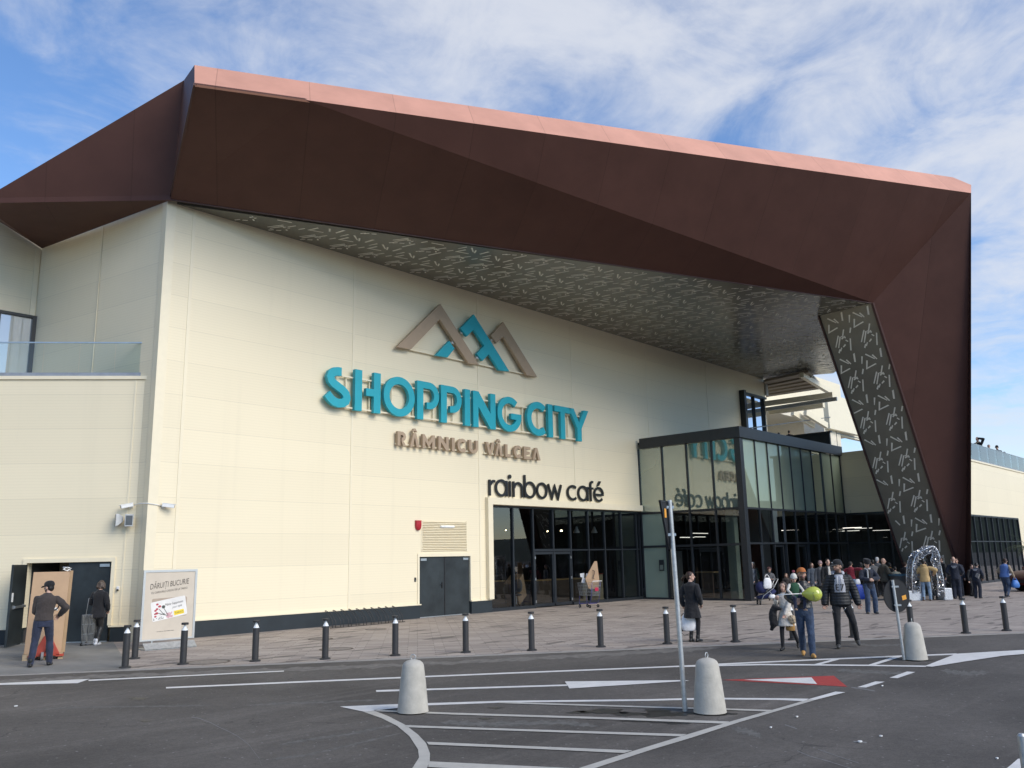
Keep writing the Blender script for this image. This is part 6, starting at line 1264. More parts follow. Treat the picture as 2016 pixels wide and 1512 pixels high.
def puff_bump():
    t = PUFF.node_tree; b = t.nodes['Principled BSDF']; tc_ = t.nodes.new('ShaderNodeTexCoord'); s_ = t.nodes.new('ShaderNodeSeparateXYZ'); t.links.new(tc_.outputs['Object'], s_.inputs[0])
    sn = M('ABSOLUTE', M('SINE', M('MULTIPLY', s_.outputs[2], math.pi / .062, tree=t), tree=t), tree=t)
    bp = t.nodes.new('ShaderNodeBump'); bp.inputs['Strength'].default_value = .6; bp.inputs['Distance'].default_value = .012; t.links.new(sn, bp.inputs['Height']); t.links.new(bp.outputs[0], b.inputs['Normal'])
puff_bump()

class Pc:                                           # pieces of one remeshed surface
    def __init__(s): s.mb = MB(); 
    def cone(s, p, q_, r1, r2, n=12):
        p = V(p); q_ = V(q_)
        if (q_ - p).length > 1e-4: s.mb.cyl(p, q_, r1, r2, n)
        s.mb.sph(p, r1, n=n, m=7); s.mb.sph(q_, r2, n=n, m=7)
    def chain(s, pts, rs, n=12):
        for i in range(len(pts) - 1): s.cone(pts[i], pts[i + 1], rs[i], rs[i + 1], n)
    def ell(s, c, r, rot=None, n=14, m=10): s.mb.sph(c, r, rot, n, m)
    def loft(s, rings): s.mb.loft(rings)
def ik(a, tgt, l1, l2, pole):
    a = V(a); tgt = V(tgt); d = tgt - a; Ld = min(d.length, l1 + l2 - .002); Ld = max(Ld, abs(l1 - l2) + .01); d = d.normalized()
    x = (l1 * l1 - l2 * l2 + Ld * Ld) / (2 * Ld); hh = math.sqrt(max(0, l1 * l1 - x * x)); pole = V(pole); pp = pole - d * pole.dot(d)
    if pp.length < 1e-4: pp = d.orthogonal()
    return a + d * x + pp.normalized() * hh, a + d * Ld
BASE = [(.80, .15, .105), (.88, .168, .118), (.95, .165, .115), (1.02, .15, .103), (1.12, .142, .10), (1.22, .155, .11), (1.32, .172, .118), (1.39, .175, .108), (1.44, .13, .085), (1.475, .075, .068), (1.51, .056, .058)]
def prof(z):
    if z <= BASE[0][0]: return BASE[0][1], BASE[0][2]
    for (z0, a, b_), (z1, c, d) in zip(BASE, BASE[1:]):
        if z <= z1: f_ = (z - z0) / (z1 - z0); return a + (c - a) * f_, b_ + (d - b_) * f_
    return BASE[-1][1], BASE[-1][2]

def person(px, py, top_py, turn, label, top=(BLK, 'jacket', .86), legs=(BLK, 'slim'), shoes=BLKS, hair=(HBRN, 'short'), hat=None, hands=None, feet=None, lean=(0, 0), head=(0, 0), skin=0, beard=False,
           shirt=None, vox=.011, group=None, coat_len=None, female=False, gloves=False, base=None, headscale=1.0, skirt=None, height=None, elbow=None, scarf=None, vest=None, hood=None, knee=None):
    g0 = G(px, py) if base is None else V(base)
    h = height or (HZ((g0.x, g0.y), px, top_py) - g0.z)
    S = h / 1.77; d = V((CAM[0] - g0.x, CAM[1] - g0.y, 0)).normalized(); ang = math.atan2(d.y, d.x) + R_(turn) - math.pi / 2
    root = thing('person', label, 'person', g0, group, ang)
    RM = Matrix.Rotation(ang, 3, 'Z')
    piv = V((0, 0, .95)); LM = Matrix.Rotation(R_(-lean[0]), 3, 'X') @ Matrix.Rotation(R_(lean[1]), 3, 'Y')
    def T(p):
        p = V(p)
        if p.z > .95: p = piv + LM @ (p - piv)
        return p
    nb = T((0, .0, 1.47)); HM = LM.lerp(Matrix.Identity(3), .35) if False else Matrix.Rotation(R_(-head[1]), 3, 'X'); HM = Matrix.Rotation(R_(head[0]), 3, 'Z') @ HM
    hc = nb + LM @ V((0, .025, .155 * (1 if headscale <= 1 else 1.12)))
    def Hd(p): return hc + HM @ (V(p) * headscale)
    slim = .93 if female else 1.0
    def ring(z, gx, gy, kx=1.0, ky=1.0, n=20, cx=0, cy=0):
        a, b_ = prof(z); return [T((cx + (a * slim * kx + gx) * math.cos(2 * math.pi * i / n), cy + (b_ * slim * ky + gy) * math.sin(2 * math.pi * i / n), z)) for i in range(n)]
    hands = hands or ((-.27, .06, .86), (.27, .06, .86)); feet = feet or ((-.10, .0, 0, 0), (.10, .0, 0, 0)); knee = knee or ((-.1, 1, 0), (.1, 1, 0))
    hips = [V((-.088 * slim, 0, .92)), V((.088 * slim, 0, .92))]; shs = [T((-.185 * slim, 0, 1.405)), T((.185 * slim, 0, 1.405))]
    LG = []; AR = []
    for i in (0, 1):
        fx_, fy_, fz_, fp_ = feet[i]; toe = V((math.sin(R_(8 if i else -8)), math.cos(R_(8)), 0)); ank = V((fx_, fy_, fz_ + .085 + .06 * abs(math.sin(R_(fp_)))))
        kn, an_ = ik(hips[i], ank, .435, .425, knee[i]); LG.append((hips[i], kn, an_, toe, fp_, fz_))
        el = elbow[i] if elbow else ((-.7 if i == 0 else .7), -1, -.3)
        e_, w_ = ik(shs[i], V(hands[i]) , .29, .265, el); AR.append((shs[i], e_, w_))
    objs = []
    def done(name, pc, m, vx, sm, fold=0, parent=root, extra=None, fs=.10):
        k_ = pc.mb; k_.v = [tuple(g0 + (V(p) * S)) for p in k_.v]
        o = k_.build(name, m, parent, smooth=True, recalc=False); PENDING.append((o, vx, sm, fold, fs, extra)); return o
    # body: one continuous surface
    b = Pc(); b.loft([ring(z, -.012, -.012) for z in (.82, .90, .97, 1.05, 1.15, 1.25, 1.34, 1.40, 1.45)]); b.cone(T((0, 0, 1.42)), hc + HM @ V((0, -.015, -.05)), .056, .052)
    b.ell(Hd((0, -.008, .03)), (.077 * headscale, .096 * headscale, .098 * headscale), HM); b.ell(Hd((0, .025, -.045)), (.058 * headscale, .062 * headscale, .068 * headscale), HM); b.ell(Hd((0, .052, -.088)), (.03 * headscale, .026 * headscale, .022 * headscale), HM)
    b.cone(Hd((0, .088, .022)), Hd((0, .112, -.022)), .009 * headscale, .015 * headscale, 8); b.ell(Hd((0, .082, -.058)), (.026 * headscale, .014 * headscale, .012 * headscale), HM)
    for s_ in (-1, 1): b.ell(Hd((s_ * .078, -.008, -.01)), (.013 * headscale, .02 * headscale, .033 * headscale), HM)
    for i in (0, 1):
        hp_, kn, an_, toe, fp_, fz_ = LG[i]
        b.chain([hp_, hp_.lerp(kn, .5), kn, kn.lerp(an_, .35), an_], [.085, .072, .054, .052, .036]); rb_ = Matrix.Rotation(R_(fp_), 3, toe.cross(V((0, 0, 1)))); b.cone(an_ + rb_ @ (toe * -.03 - V((0, 0, .04))), an_ + rb_ @ (toe * .12 - V((0, 0, .055))), .030, .022)
        sh_, e_, w_ = AR[i]
        b.chain([sh_ - V((0, 0, .03)), sh_.lerp(e_, .5), e_, e_.lerp(w_, .35), w_], [.044, .044, .040, .040, .028])
        # hand: palm, four fingers of different length, thumb from the side of the palm
        dd = (w_ - e_).normalized(); sd_ = dd.cross(V((0, 1, 0)) if abs(dd.y) < .8 else V((0, 0, 1))); sd_.normalize(); pn = dd.cross(sd_).normalized()
        if pn.dot(V((-1 if i else 1, .3, 0))) < 0: pn = -pn; 
        kn0 = w_ + dd * .085
        for k, off in enumerate((-.030, -.010, .010, .030)):
            b.cone(w_ + sd_ * off * .6, kn0 + sd_ * off, .015, .012, 8); l_ = (.066, .078, .074, .056)[k]
            m1 = kn0 + sd_ * off * 1.08 + (dd * .82 + pn * .5).normalized() * l_ * .5; b.cone(kn0 + sd_ * off, m1, .0115, .010, 8); b.cone(m1, m1 + (dd * .35 + pn * .9).normalized() * l_ * .55, .010, .0085, 8)
        tb_ = w_ + dd * .03 + sd_ * -.03; t1 = tb_ + (dd * .6 - sd_ * .6 + pn * .45).normalized() * .045; b.cone(tb_, t1, .015, .012, 8); b.cone(t1, t1 + (dd * .8 + pn * .4).normalized() * .035, .012, .0095, 8)
    HI = HM.inverted()
    def facecol(me, off_=None):
        n = len(me.polygons); ce = np.empty(n * 3); me.polygons.foreach_get('center', ce); ce = ce.reshape(-1, 3) / S
        loc = (ce - np.array(hc)) @ np.array(HM) / headscale
        idx = np.zeros(n, dtype=np.int32); x, y, z = loc[:, 0], loc[:, 1], loc[:, 2]; fr_ = (y > .04) & (np.abs(z) < .2) & (np.abs(x) < .09)
        if beard: idx[(z < -.040) & (z > -.13) & (y > -.005) & (np.abs(x) < .085) & ~((np.abs(x) < .018) & (z > -.052) & (y > .09))] = 3
        idx[fr_ & (np.abs(z + .060) < .010) & (np.abs(x) < .026)] = 2
        idx[fr_ & (((np.abs(x) - .032) / .013) ** 2 + ((z - .008) / .0065) ** 2 < 1)] = 1
        idx[fr_ & (np.abs(np.abs(x) - .034) < .017) & (np.abs(z - .035) < .0045)] = 1
        me.polygons.foreach_set('material_index', idx)
    bo = done('body', b, [SKIN[skin], EYE, LIP, BEARD], vox, 3, extra=facecol)
    # trousers or tights
    lm, lk = legs; gl = {'slim': .010, 'jeans': .016, 'loose': .026, 'tights': .004}[lk]; p = Pc(); p.loft([ring(z, gl * .7, gl * .7) for z in (.80, .86, .92, .98, 1.03)])
    for i in (0, 1):
        hp_, kn, an_, toe, fp_, fz_ = LG[i]; low = {'slim': .010, 'jeans': .020, 'loose': .034, 'tights': .003}[lk]
        end = an_.lerp(kn, .02) - V((0, 0, .03 if lk != 'tights' else .01))
        p.chain([hp_, hp_.lerp(kn, .5), kn, kn.lerp(an_, .4), end], [.088 + gl, .075 + gl, .056 + gl, .054 + low, .038 + low + .004])
    done('tights' if lk == 'tights' else 'trousers', p, lm, vox, 3, .012 if lk != 'tights' else 0, fs=.09)
    # shoes
    for i in (0, 1):
        hp_, kn, an_, toe, fp_, fz_ = LG[i]; s_ = Pc(); rot_ = Matrix.Rotation(R_(fp_), 3, toe.cross(V((0, 0, 1))))
        def fp2(v_): return an_ + rot_ @ (toe * v_[0] + V((0, 0, v_[1])) + V((toe.y, -toe.x, 0)) * v_[2])
        s_.cone(fp2((-.045, -.045, 0)), fp2((.06, -.045, 0)), .042, .044); s_.cone(fp2((.06, -.05, 0)), fp2((.155, -.056, 0)), .046, .032); s_.cone(fp2((-.012, .055, 0)), fp2((0, -.04, 0)), .047, .046)
        if abs(fp_) < 5:
            s_.mb.v = [(x, y, max(z, fz_ + .002)) for x, y, z in s_.mb.v]
        done('shoe', s_, shoes, .010, 2)
    # upper garment
    tm, tk, hem = top; gt = {'jacket': .026, 'puffer': .048, 'coat': .030, 'shirt': .012, 'parka': .040}[tk]; j = Pc(); zs = [z for z in (hem, hem + .06, .94, 1.0, 1.07, 1.15, 1.24, 1.33, 1.39) if z >= hem - .001]; zs = sorted(set(zs))
    j.loft([ring(z, gt, gt * (.9 if z > .9 else 1.0)) for z in zs] + [ring(1.44, gt * .8, gt * .7), ring(1.475, gt * .6, gt * .6), ring(1.50, .016, .016)])
    if coat_len:
        n_ = 20; rr_ = []
        for f_ in (0, .35, .7, 1.0):
            z = 1.0 + (coat_len - 1.0) * f_; rr_.append([T((( .160 + .07 * f_) * math.cos(2 * math.pi * k / n_) + 0, (.125 + .075 * f_) * math.sin(2 * math.pi * k / n_), z)) + V((.02 * f_ * math.cos(5 * 2 * math.pi * k / n_), .02 * f_ * math.sin(5 * 2 * math.pi * k / n_), 0)) for k in range(n_)])
        j.loft(rr_[::-1])
    for i in (0, 1):
        sh_, e_, w_ = AR[i]; g2 = gt * .75; slm = tm
        if vest is None: j.chain([sh_ + V((0, 0, -.022)), sh_.lerp(e_, .5), e_, e_.lerp(w_, .5), e_.lerp(w_, .96)], [.054 + g2 * .75, .056 + g2, .050 + g2, .047 + g2, .040 + g2 * .8])
    jo = done('coat' if coat_len or tk in ('coat', 'parka') else ('gilet' if vest else 'jacket'), j, tm, vox, 3, .016 if tk != 'puffer' else .006, fs=.11)
    if vest is not None:
        j = Pc()
        for i in (0, 1): sh_, e_, w_ = AR[i]; j.chain([sh_, sh_.lerp(e_, .5), e_, e_.lerp(w_, .5), e_.lerp(w_, .97)], [.066, .060, .056, .052, .044])
        j.loft([ring(z, .008, .008) for z in (1.0, 1.2, 1.36, 1.44)]); done('sweater', j, vest, vox, 3, .012)
    if shirt is not None:
        s_ = Pc(); a_ = T((0, .102 + gt, 1.40)); c_ = T((0, .110 + gt, shirt[1]))
        s_.loft([[T((x * w_ * .5, prof(z)[1] * slim + gt * .9 + y, z)) for x, y in ((-1, -.02), (-.5, .012), (0, .018), (.5, .012), (1, -.02), (0, -.05))] for z, w_ in ((shirt[1], shirt[2]), (1.2, shirt[2] * 1.0), (1.36, shirt[2] * .9), (1.46, shirt[2] * .75))]); done('shirt', s_, shirt[0], .008, 2)
    if hood is not None:
        s_ = Pc(); s_.chain([T((-.09, .035, 1.47)), T((-.095, -.05, 1.49)), T((0, -.105, 1.49)), T((.095, -.05, 1.49)), T((.09, .035, 1.47))], [.030, .045, .055, .045, .030]); done('hood', s_, hood, .009, 3)
    if scarf is not None:
        s_ = Pc(); s_.chain([T((.03, .085, 1.44)), T((.085, .02, 1.48)), T((0, -.07, 1.49)), T((-.085, .02, 1.48)), T((.0, .09, 1.45))], [.03] * 5); s_.cone(T((.05, .15, 1.42)), T((.06, .165, 1.12)), .028, .026); done('scarf', s_, scarf, .009, 2)
    if skirt is not None:
        s_ = Pc(); sm_, zt2, zb2, fl = skirt; n_ = 20
        s_.loft([[V(((.165 + fl * f_) * math.cos(2 * math.pi * k / n_), (.125 + fl * f_) * math.sin(2 * math.pi * k / n_) + .02 * f_, zt2 + (zb2 - zt2) * f_)) for k in range(n_)] for f_ in (1, .6, .3, 0)]); done('skirt', s_, sm_, .011, 2, .02, fs=.12)
    # hair and hats
    if hair is not None:
        hm_, hk = hair; s_ = Pc(); s_.ell(Hd((0, -.020, .046)), (.085 * headscale, .098 * headscale, .094 * headscale), HM)
        s_.ell(Hd((0, -.055, -.01)), (.074 * headscale, .055 * headscale, .075 * headscale), HM)
        if hk in ('long', 'bob'):
            dn_ = -.20 if hk == 'long' else -.09
            for x in (-.075, -.04, 0, .04, .075): s_.chain([Hd((x * .9, -.05, .04)), Hd((x * 1.05, -.07, -.06)), Hd((x * 1.15, -.085 + abs(x) * .5, dn_))], [.035, .034, .022], 8)
            for x in (-.08, .08): s_.chain([Hd((x, .01, .06)), Hd((x * 1.12, .025, -.03)), Hd((x * 1.15, .03, dn_ * 1.0))], [.022, .026, .018], 8)
        if hk == 'pony': s_.chain([Hd((0, -.10, .03)), Hd((-.03, -.17, .0)), Hd((-.09, -.22, -.06)), Hd((-.12, -.21, -.13))], [.032, .04, .036, .02], 8)
        if hk == 'curly':
            rd_ = random.Random(4)
            for k in range(40):
                u_ = rd_.uniform(0, 6.28); v_ = rd_.uniform(-.5, 1.4); s_.ell(Hd((.10 * math.cos(u_) * math.cos(v_), -.03 + .10 * math.sin(u_) * math.cos(v_) * (1 if math.sin(u_) < 0 else .55), .05 + .10 * math.sin(v_))), .034, None, 8, 6)
        done('hair', s_, hm_, .009, 2, .006, fs=.03)
    if hat is not None:
        m_, kind = hat[0], hat[1]; mb = MB()
        def hp2(p): return g0 + Hd(p) * S
        def dome(rx, ry, z0, zt2, cy=-.012, n_=20):
            return [[hp2((rx * math.cos(a) * k, cy + ry * math.sin(a) * k, z0 + (zt2 - z0) * q_)) for a in [2 * math.pi * i / n_ for i in range(n_)]] for k, q_ in ((1, 0), (1.0, .25), (.93, .55), (.72, .82), (.4, .96), (.02, 1))]
        if kind == 'cap':
            mb.loft(dome(.092, .112, .040, .150)); hh_ = mb.build('cap', m_, root, smooth=60)
            mb = MB(); top_ = []; bot_ = []
            for k in range(11):
                a = R_(15 + 150 * k / 10); top_.append(hp2((.085 * math.cos(a), .06 + .115 * math.sin(a), .052 - .035 * math.sin(a))))
            mb.prism(top_ + [hp2((0, .06, .058))], (HM @ V((0, 0, -.008))) * S); mb.build('peak', hat[2] if len(hat) > 2 else m_, hh_, smooth=30)
        elif kind == 'beanie':
            mb.loft(dome(.095, .112, .02, .165)); hh_ = mb.build('knit_hat', m_, root, smooth=60)
            mb = MB(); mb.tube([hp2((.096 * math.cos(a), -.012 + .113 * math.sin(a), .032)) for a in [2 * math.pi * i / 20 for i in range(20)]], .02 * S, 8, closed=True); mb.build('turn_up', hat[2] if len(hat) > 2 else m_, hh_, smooth=True)
            if len(hat) > 3: mb = MB(); mb.sph(hp2((0, -.02, .215)), .062 * S); mb.build('pompom', hat[3], hh_, smooth=True)
        elif kind == 'fur':
            mb.loft([[hp2((k * .108 * math.cos(a), -.012 + k * .125 * math.sin(a), z)) for a in [2 * math.pi * i / 20 for i in range(20)]] for k, z in ((.95, .02), (1.03, .06), (1.05, .14), (.96, .172), (.6, .185), (.02, .187))]); mb.build('fur_hat', m_, root, smooth=60)
    root['_s'] = S
    P = dict(root=root, S=S, g0=g0, RM=RM, AR=AR, LG=LG, T=T, Hd=Hd, hc=hc, ang=ang, gt=gt)
    P['w'] = lambda v_: g0 + RM @ (V(v_) * S)
    P['hand'] = [P['w'](AR[i][2] + (AR[i][2] - AR[i][1]).normalized() * .07) for i in (0, 1)]
    return P
def extra_part(P, name, mb, m, smooth=True):          # a part given in the figure's own frame
    mb.v = [tuple(P['g0'] + V(p) * P['S']) for p in mb.v]; return mb.build(name, m, P['root'], smooth=smooth)

# --- left, at the loading door
P = person(78, 1312, 1142, 172, 'man in dark brown fleece and black cap hauling the pallet truck, seen from behind', (BROWN, 'jacket', .93), (JEAND, 'jeans'), BLKS, (HBLK, 'short'), (BLK, 'cap'), hands=((-.08, .36, 1.04), (.27, .22, 1.03)), feet=((-.16, -.12, 0, 0), (.16, .10, 0, 0)), lean=(12, 2), head=(58, 4), beard=True, vox=.009, elbow=((-.4, -.6, -.6), (1, -.7, .0)))
person(188, 1270, 1142, 150, 'woman in black coat, black leggings and white trainers at the dark door', (BLK, 'coat', .72), (LEATH, 'slim'), WHS, (HBLD, 'bob'), hands=((-.16, .32, 1.10), (.20, .16, .95)), head=(14, 12), female=True, vox=.009, coat_len=.74, feet=((-.05, .05, 0, 0), (.06, -.06, 0, 0)), lean=(4, 0))
person(62, 1283, 1142, 120, 'person in dark clothes half hidden between open door and tall carton', (BLK, 'jacket', .86), (BLK, 'slim'), BLKS, (HBLK, 'short'), hands=((-.1, .35, 1.1), (.15, .4, 1.25)))
# --- woman with carrier bag
P = person(1366, 1264, 1124, 150, 'woman in black flared coat holding a white carrier bag, seen from behind', (BLK, 'coat', .62), (BLK, 'tights'), BLKS, (HBRN, 'pony'), hands=((-.25, .02, .90), (.2, .12, .95)), head=(-62, -2), female=True, vox=.009, coat_len=.60, feet=((-.07, 0, 0, 0), (.08, .08, 0, 0)))
hd_ = P['hand'][0]; bag('carrier_bag', hd_ - V((0, 0, .52)) + lf_ * .07 - fwd * .10, .36, .40, .14, WBAG, 'white carrier bag held by the woman in the black coat', 'bag')
c0 = hd_ - V((0, 0, .54)) + lf_ * .02 + fwd * .10; t = thing('handbag', 'black structured handbag behind the white carrier bag', 'bag', c0); mb = MB()
mb.loft([[c0 + lf_ * x + fwd * y for x, y in ((-.19, -.06), (.21, -.06), (.21, .06), (-.19, .06))], [c0 + lf_ * x + fwd * y + V((0, 0, .29)) for x, y in ((-.17, -.03), (.17, -.03), (.17, .03), (-.17, .03))]]); mb.build('body', LEATH, t, bevel=.015)
mb = MB(); mb.tube([c0 + lf_ * -.18 + V((0, 0, .27)), c0 + V((0, 0, .46)) + lf_ * .02, c0 + lf_ * .17 + V((0, 0, .27))], .009, 6); mb.tube([c0 - lf_ * .18 + V((0, 0, .02)), c0 - lf_ * .04 - V((0, 0, .09)), c0 + lf_ * .14 - V((0, 0, .05)), c0 + lf_ * .2 + V((0, 0, .02))], .006, 6); mb.build('strap', LEATH, t, smooth=True)
# --- girl, man with toddler, man in puffer jacket
P = person(1552, 1279, 1146, -12, 'girl with long brown hair in a cream top carrying a black coat over her arm', (WHITEC, 'shirt', .70), (BLK, 'tights'), BLKS, (HBRN, 'long'), hands=((-.04, .26, .93), (.17, .17, 1.30)), feet=((-.22, -.26, .06, -28), (.10, .18, 0, 0)), head=(-6, 2), female=True, vox=.008, skirt=(WHITEC, .98, .62, .10), headscale=1.08, elbow=((-1, -.2, -.4), (.4, -.5, -1)))
S_ = P['S']; pc = Pc(); pc.chain([V((.24, .18, 1.12)), V((.30, .2, .92)), V((.28, .22, .70)), V((.34, .2, .54))], [.07, .115, .11, .05]); pc.chain([V((.06, .25, 1.08)), V((.24, .21, 1.1))], [.05, .07])
pc.mb.v = [tuple(P['w'](p)) for p in pc.mb.v]; o = pc.mb.build('folded_coat', BLK, smooth=True, recalc=False); PENDING.append((o, .012, 3, .03, .1, None)); tag(o, 'black coat hanging over the arm of the girl in cream', 'coat')
pc = Pc(); pc.ell((-.20, .17, .80), (.11, .06, .12)); pc.mb.v = [tuple(P['w'](p)) for p in pc.mb.v]; o = pc.mb.build('fur_bag', FURB, smooth=True, recalc=False); PENDING.append((o, .010, 1, .02, .03, None)); tag(o, 'beige furry shoulder bag at the hip of the girl in cream', 'bag')
pc = Pc(); pc.loft([[V((-.12 + r_ * math.cos(a), .08 + r_ * .8 * math.sin(a), z)) for a in [2 * math.pi * k / 14 for k in range(14)]] for z, r_ in ((.50, .12), (.62, .125), (.80, .11))])
pc.mb.v = [tuple(P['g0'] + V(p) * S_) for p in pc.mb.v]; o = pc.mb.build('skirt_panel', MUST, P['root'], smooth=True, recalc=False); PENDING.append((o, .012, 2, 0, .1, None))
P = person(1590, 1292, 1117, 6, 'man in orange cap and dark leather jacket walking with a toddler on his arm', (LEATH, 'jacket', .95), (JEAN, 'jeans'), TANB, (HBLK, 'short'), (OCAP, 'cap', mat('dark_peak', (.04, .03, .025), .7)), hands=((.06, .30, 1.14), (.20, .30, 1.08)), feet=((-.08, .18, 0, 0), (.05, -.24, .02, -14)), head=(8, -9), beard=True, skin=1, vox=.008, elbow=((-1, -.3, -.5), (1, -.3, -.6)), lean=(-3, -2))
DAD = P
# toddler, sitting on the left arm
tb0 = P['w']((.17, .22, 1.20))
cam_d = V((CAM[0] - tb0.x, CAM[1] - tb0.y, 0)).normalized()
def toddler():
    base_ = tb0 - V((0, 0, .0)); S2 = .86 / 1.77
    seat = .95 * S2
    g_ = tb0 - V((0, 0, seat))
    Q = person(1570, 1200, 1108, 24, 'toddler in green gilet and pompom hat carried by the man in the orange cap', (GREENV, 'puffer', .86), (JEAND, 'jeans'), mat('tan_bootee', (.45, .30, .2), .8), None, (mat('cream_knit', (.62, .58, .5), .9, var=.1), 'beanie', mat('black_white_knit', (.3, .29, .28), .9, var=.9, scale=30), POM), hands=((-.2, .34, 1.05), (.30, .36, 1.08)), feet=((-.22, .32, .40, 0), (.16, .34, .42, 0)), head=(-14, 14), vox=.009, base=g_, headscale=1.36, height=.86, vest=WHITEC, elbow=((-1, -.2, -.6), (1, -.3, -.5)), knee=((-.3, 1, .5), (.3, 1, .5)))
    return Q
TOD = toddler()
# balloon on a white stick
hh = TOD['hand'][1]; st0 = hh - lf_ * .28 + V((0, 0, .0)); st1 = hh + lf_ * .15 + V((0, 0, .01))
t = thing('balloon', 'yellow-green balloon on a white stick held by the toddler', 'balloon', hh)
mb = MB(); mb.cyl(st0, st1, .008, n=8); mb.build('stick', WHITE, t, smooth=True)
bc = st1 + lf_ * .02; ax = (lf_ - fwd * .25 - V((0, 0, .04))).normalized(); sx = ax.orthogonal().normalized(); sy = ax.cross(sx); mb = MB(); rings = []
for u_, r_ in ((0, .008), (.015, .018), (.03, .03), (.08, .075), (.14, .115), (.21, .142), (.28, .145), (.34, .122), (.38, .085), (.405, .04), (.41, .004)):
    rings.append([bc + ax * u_ * .95 + (sx * math.cos(a) + sy * math.sin(a)) * r_ for a in [2 * math.pi * k / 24 for k in range(24)]])
mb.loft(rings); BALM = mat('yellow_green_latex', (.48, .52, .08), .18, var=.04, coat=.4); bl_ = mb.build('balloon_skin', BALM, t, smooth=True)
nv = (V(CAM) - bc).normalized(); bF = Fr(bc + ax * .23 * .95 + nv * .146, V((0, 0, 1)), -lf_, nv); mb = MB(); text_mb(mb, bF, 'TAKKO', -.12, -.03, .05, 0, .001, width=.15); mb.build('print', INK, bl_)
mb = MB(); mb.cyl(bc - ax * .01, bc + ax * .015, .02, .01, n=10); mb.build('holder', WHITE, t)
P = person(1663, 1274, 1101, 6, 'bearded man in black puffer jacket over grey hoodie walking, black cap', (PUFF, 'puffer', .84), (BLK, 'slim'), mat('grey_black_shoe', (.05, .05, .05), .6), (HBLK, 'short'), (BLK, 'cap'), hands=((-.34, .0, .88), (.32, .04, .88)), feet=((-.28, -.20, .05, -24), (.13, .16, 0, 0)), head=(-42, 0), beard=True, skin=1, vox=.008, shirt=(GHOOD, 1.10, .23), hood=GHOOD)
mb = MB()
for x in (-.035, .035): mb.tube([(x, .175, 1.43), (x * 1.2, .19, 1.36), (x * 1.1, .192, 1.24)], .006, 6)
extra_part(P, 'drawstring', mb, WHITE)
HF = Fr((0, .183, 1.16), (-1, 0, 0), (0, 0, 1), (0, 1, 0)); mb = MB()
for pts in ([(-.075, .10), (-.075, -.01)], [(-.07, .10), (-.02, .10)], [(-.07, .045), (-.03, .045)], [(-.07, -.01), (-.02, -.01)], [(.01, .10), (.065, .10), (.02, -.02)]): ribbon(mb, HF, pts, .02, 0, .012)
extra_part(P, 'chest_print', mb, BLK, False)
mb = MB(); mb.obox(P['Hd']((.05, .09, .08)), (.012, 0, 0), (0, .006, 0), (0, 0, .008)); extra_part(P, 'cap_patch', mb, WHITE, False)
mb = MB(); mb.tube([(-.08, .15, .80), (-.02, .14, .70)], .004, 5); mb.tube([(.22, .13, .82), (.16, .14, .70)], .004, 5); extra_part(P, 'zip', mb, STEEL)
# --- group round the entrance
person(1519, 1182, 1117, 10, 'woman with dark red curly hair behind the navy pushchair', (GREYC, 'coat', .7), (BLK, 'slim'), BLKS, (HRED, 'curly'), hands=((-.1, .3, 1.12), (.1, .3, 1.12)), head=(0, 18), female=True, coat_len=.7, scarf=BLK)
person(1552, 1184, 1128, -10, 'person with light brown hair half hidden behind the man in the orange cap', (BROWN, 'jacket', .86), (BLK, 'slim'), BLKS, (mat('light_brown_hair', (.16, .09, .05), .5), 'long'), female=True)
person(1621, 1180, 1104, -4, 'elderly person in striped knitted hat and grey coat behind the puffer jacket man', (GREYC, 'coat', .6), (BLK, 'slim'), BLKS, (HGRY, 'short'), (KNIT, 'beanie'), coat_len=.6)
person(1637, 1192, 1099, 14, 'man in long black coat with white scarf behind the puffer jacket man', (BLK, 'coat', .55), (BLK, 'slim'), BLKS, (HBLK, 'short'), coat_len=.55, shirt=(WHITEC, 1.15, .13), feet=((-.1, .14, 0, 0), (.1, -.14, 0, 0)))
person(1680, 1180, 1104, 165, 'man in maroon fleece and pale jeans with his back turned', (MAROONC, 'jacket', .92), (JEANL, 'jeans'), GRSH, (HBLK, 'short'), hands=((-.3, .1, .95), (.42, .18, 1.22)), lean=(6, 0), elbow=((-1, -.4, 0), (1, -.6, .2)))
person(1662, 1176, 1108, 150, 'dark-haired person in black beside the maroon fleece', (BLK, 'jacket', .86), (BLK, 'slim'), BLKS, (HBLK, 'bob'))
person(1716, 1208, 1102, 20, 'elderly man in black fur hat, navy jacket and faded jeans', (NVY, 'jacket', .80), (JEAN, 'loose'), GRSH, (HGRY, 'short'), (BLK, 'fur'), hands=((-.06, .27, 1.13), (.06, .27, 1.12)), feet=((-.14, .02, 0, 0), (.14, .06, 0, 0)), head=(10, 14), shirt=(BLK, 1.0, .16), scarf=cloth('check_scarf', (.4, .4, .4), var=.7, scale=60), elbow=((-1, -.3, -.3), (1, -.3, -.3)))
person(1746, 1180, 1098, 125, 'bald man in long dark khaki coat looking right', (KHAK, 'parka', .74), (BLK, 'slim'), BLKS, None, hands=((-.3, .1, .92), (.24, .25, 1.0)), head=(-48, 0), coat_len=.78)
person(1734, 1174, 1096, 160, 'white-haired person behind the bald man in khaki', (GREYC, 'coat', .8), (BLK, 'slim'), BLKS, (HGRY, 'short'))
person(1757, 1172, 1107, 140, 'person with mustard scarf and black coat right of the bald man', (BLK, 'coat', .7), (BLK, 'slim'), BLKS, (HBLK, 'bob'), scarf=MUST, female=True)
person(1768, 1176, 1115, 190, 'person in grey-green jacket behind the round sign', (cloth('grey_green', (.16, .165, .14)), 'jacket', .86), (BLK, 'slim'), BLKS, (HBLK, 'short'), hands=((-.2, .3, 1.1), (.3, .3, 1.1)))
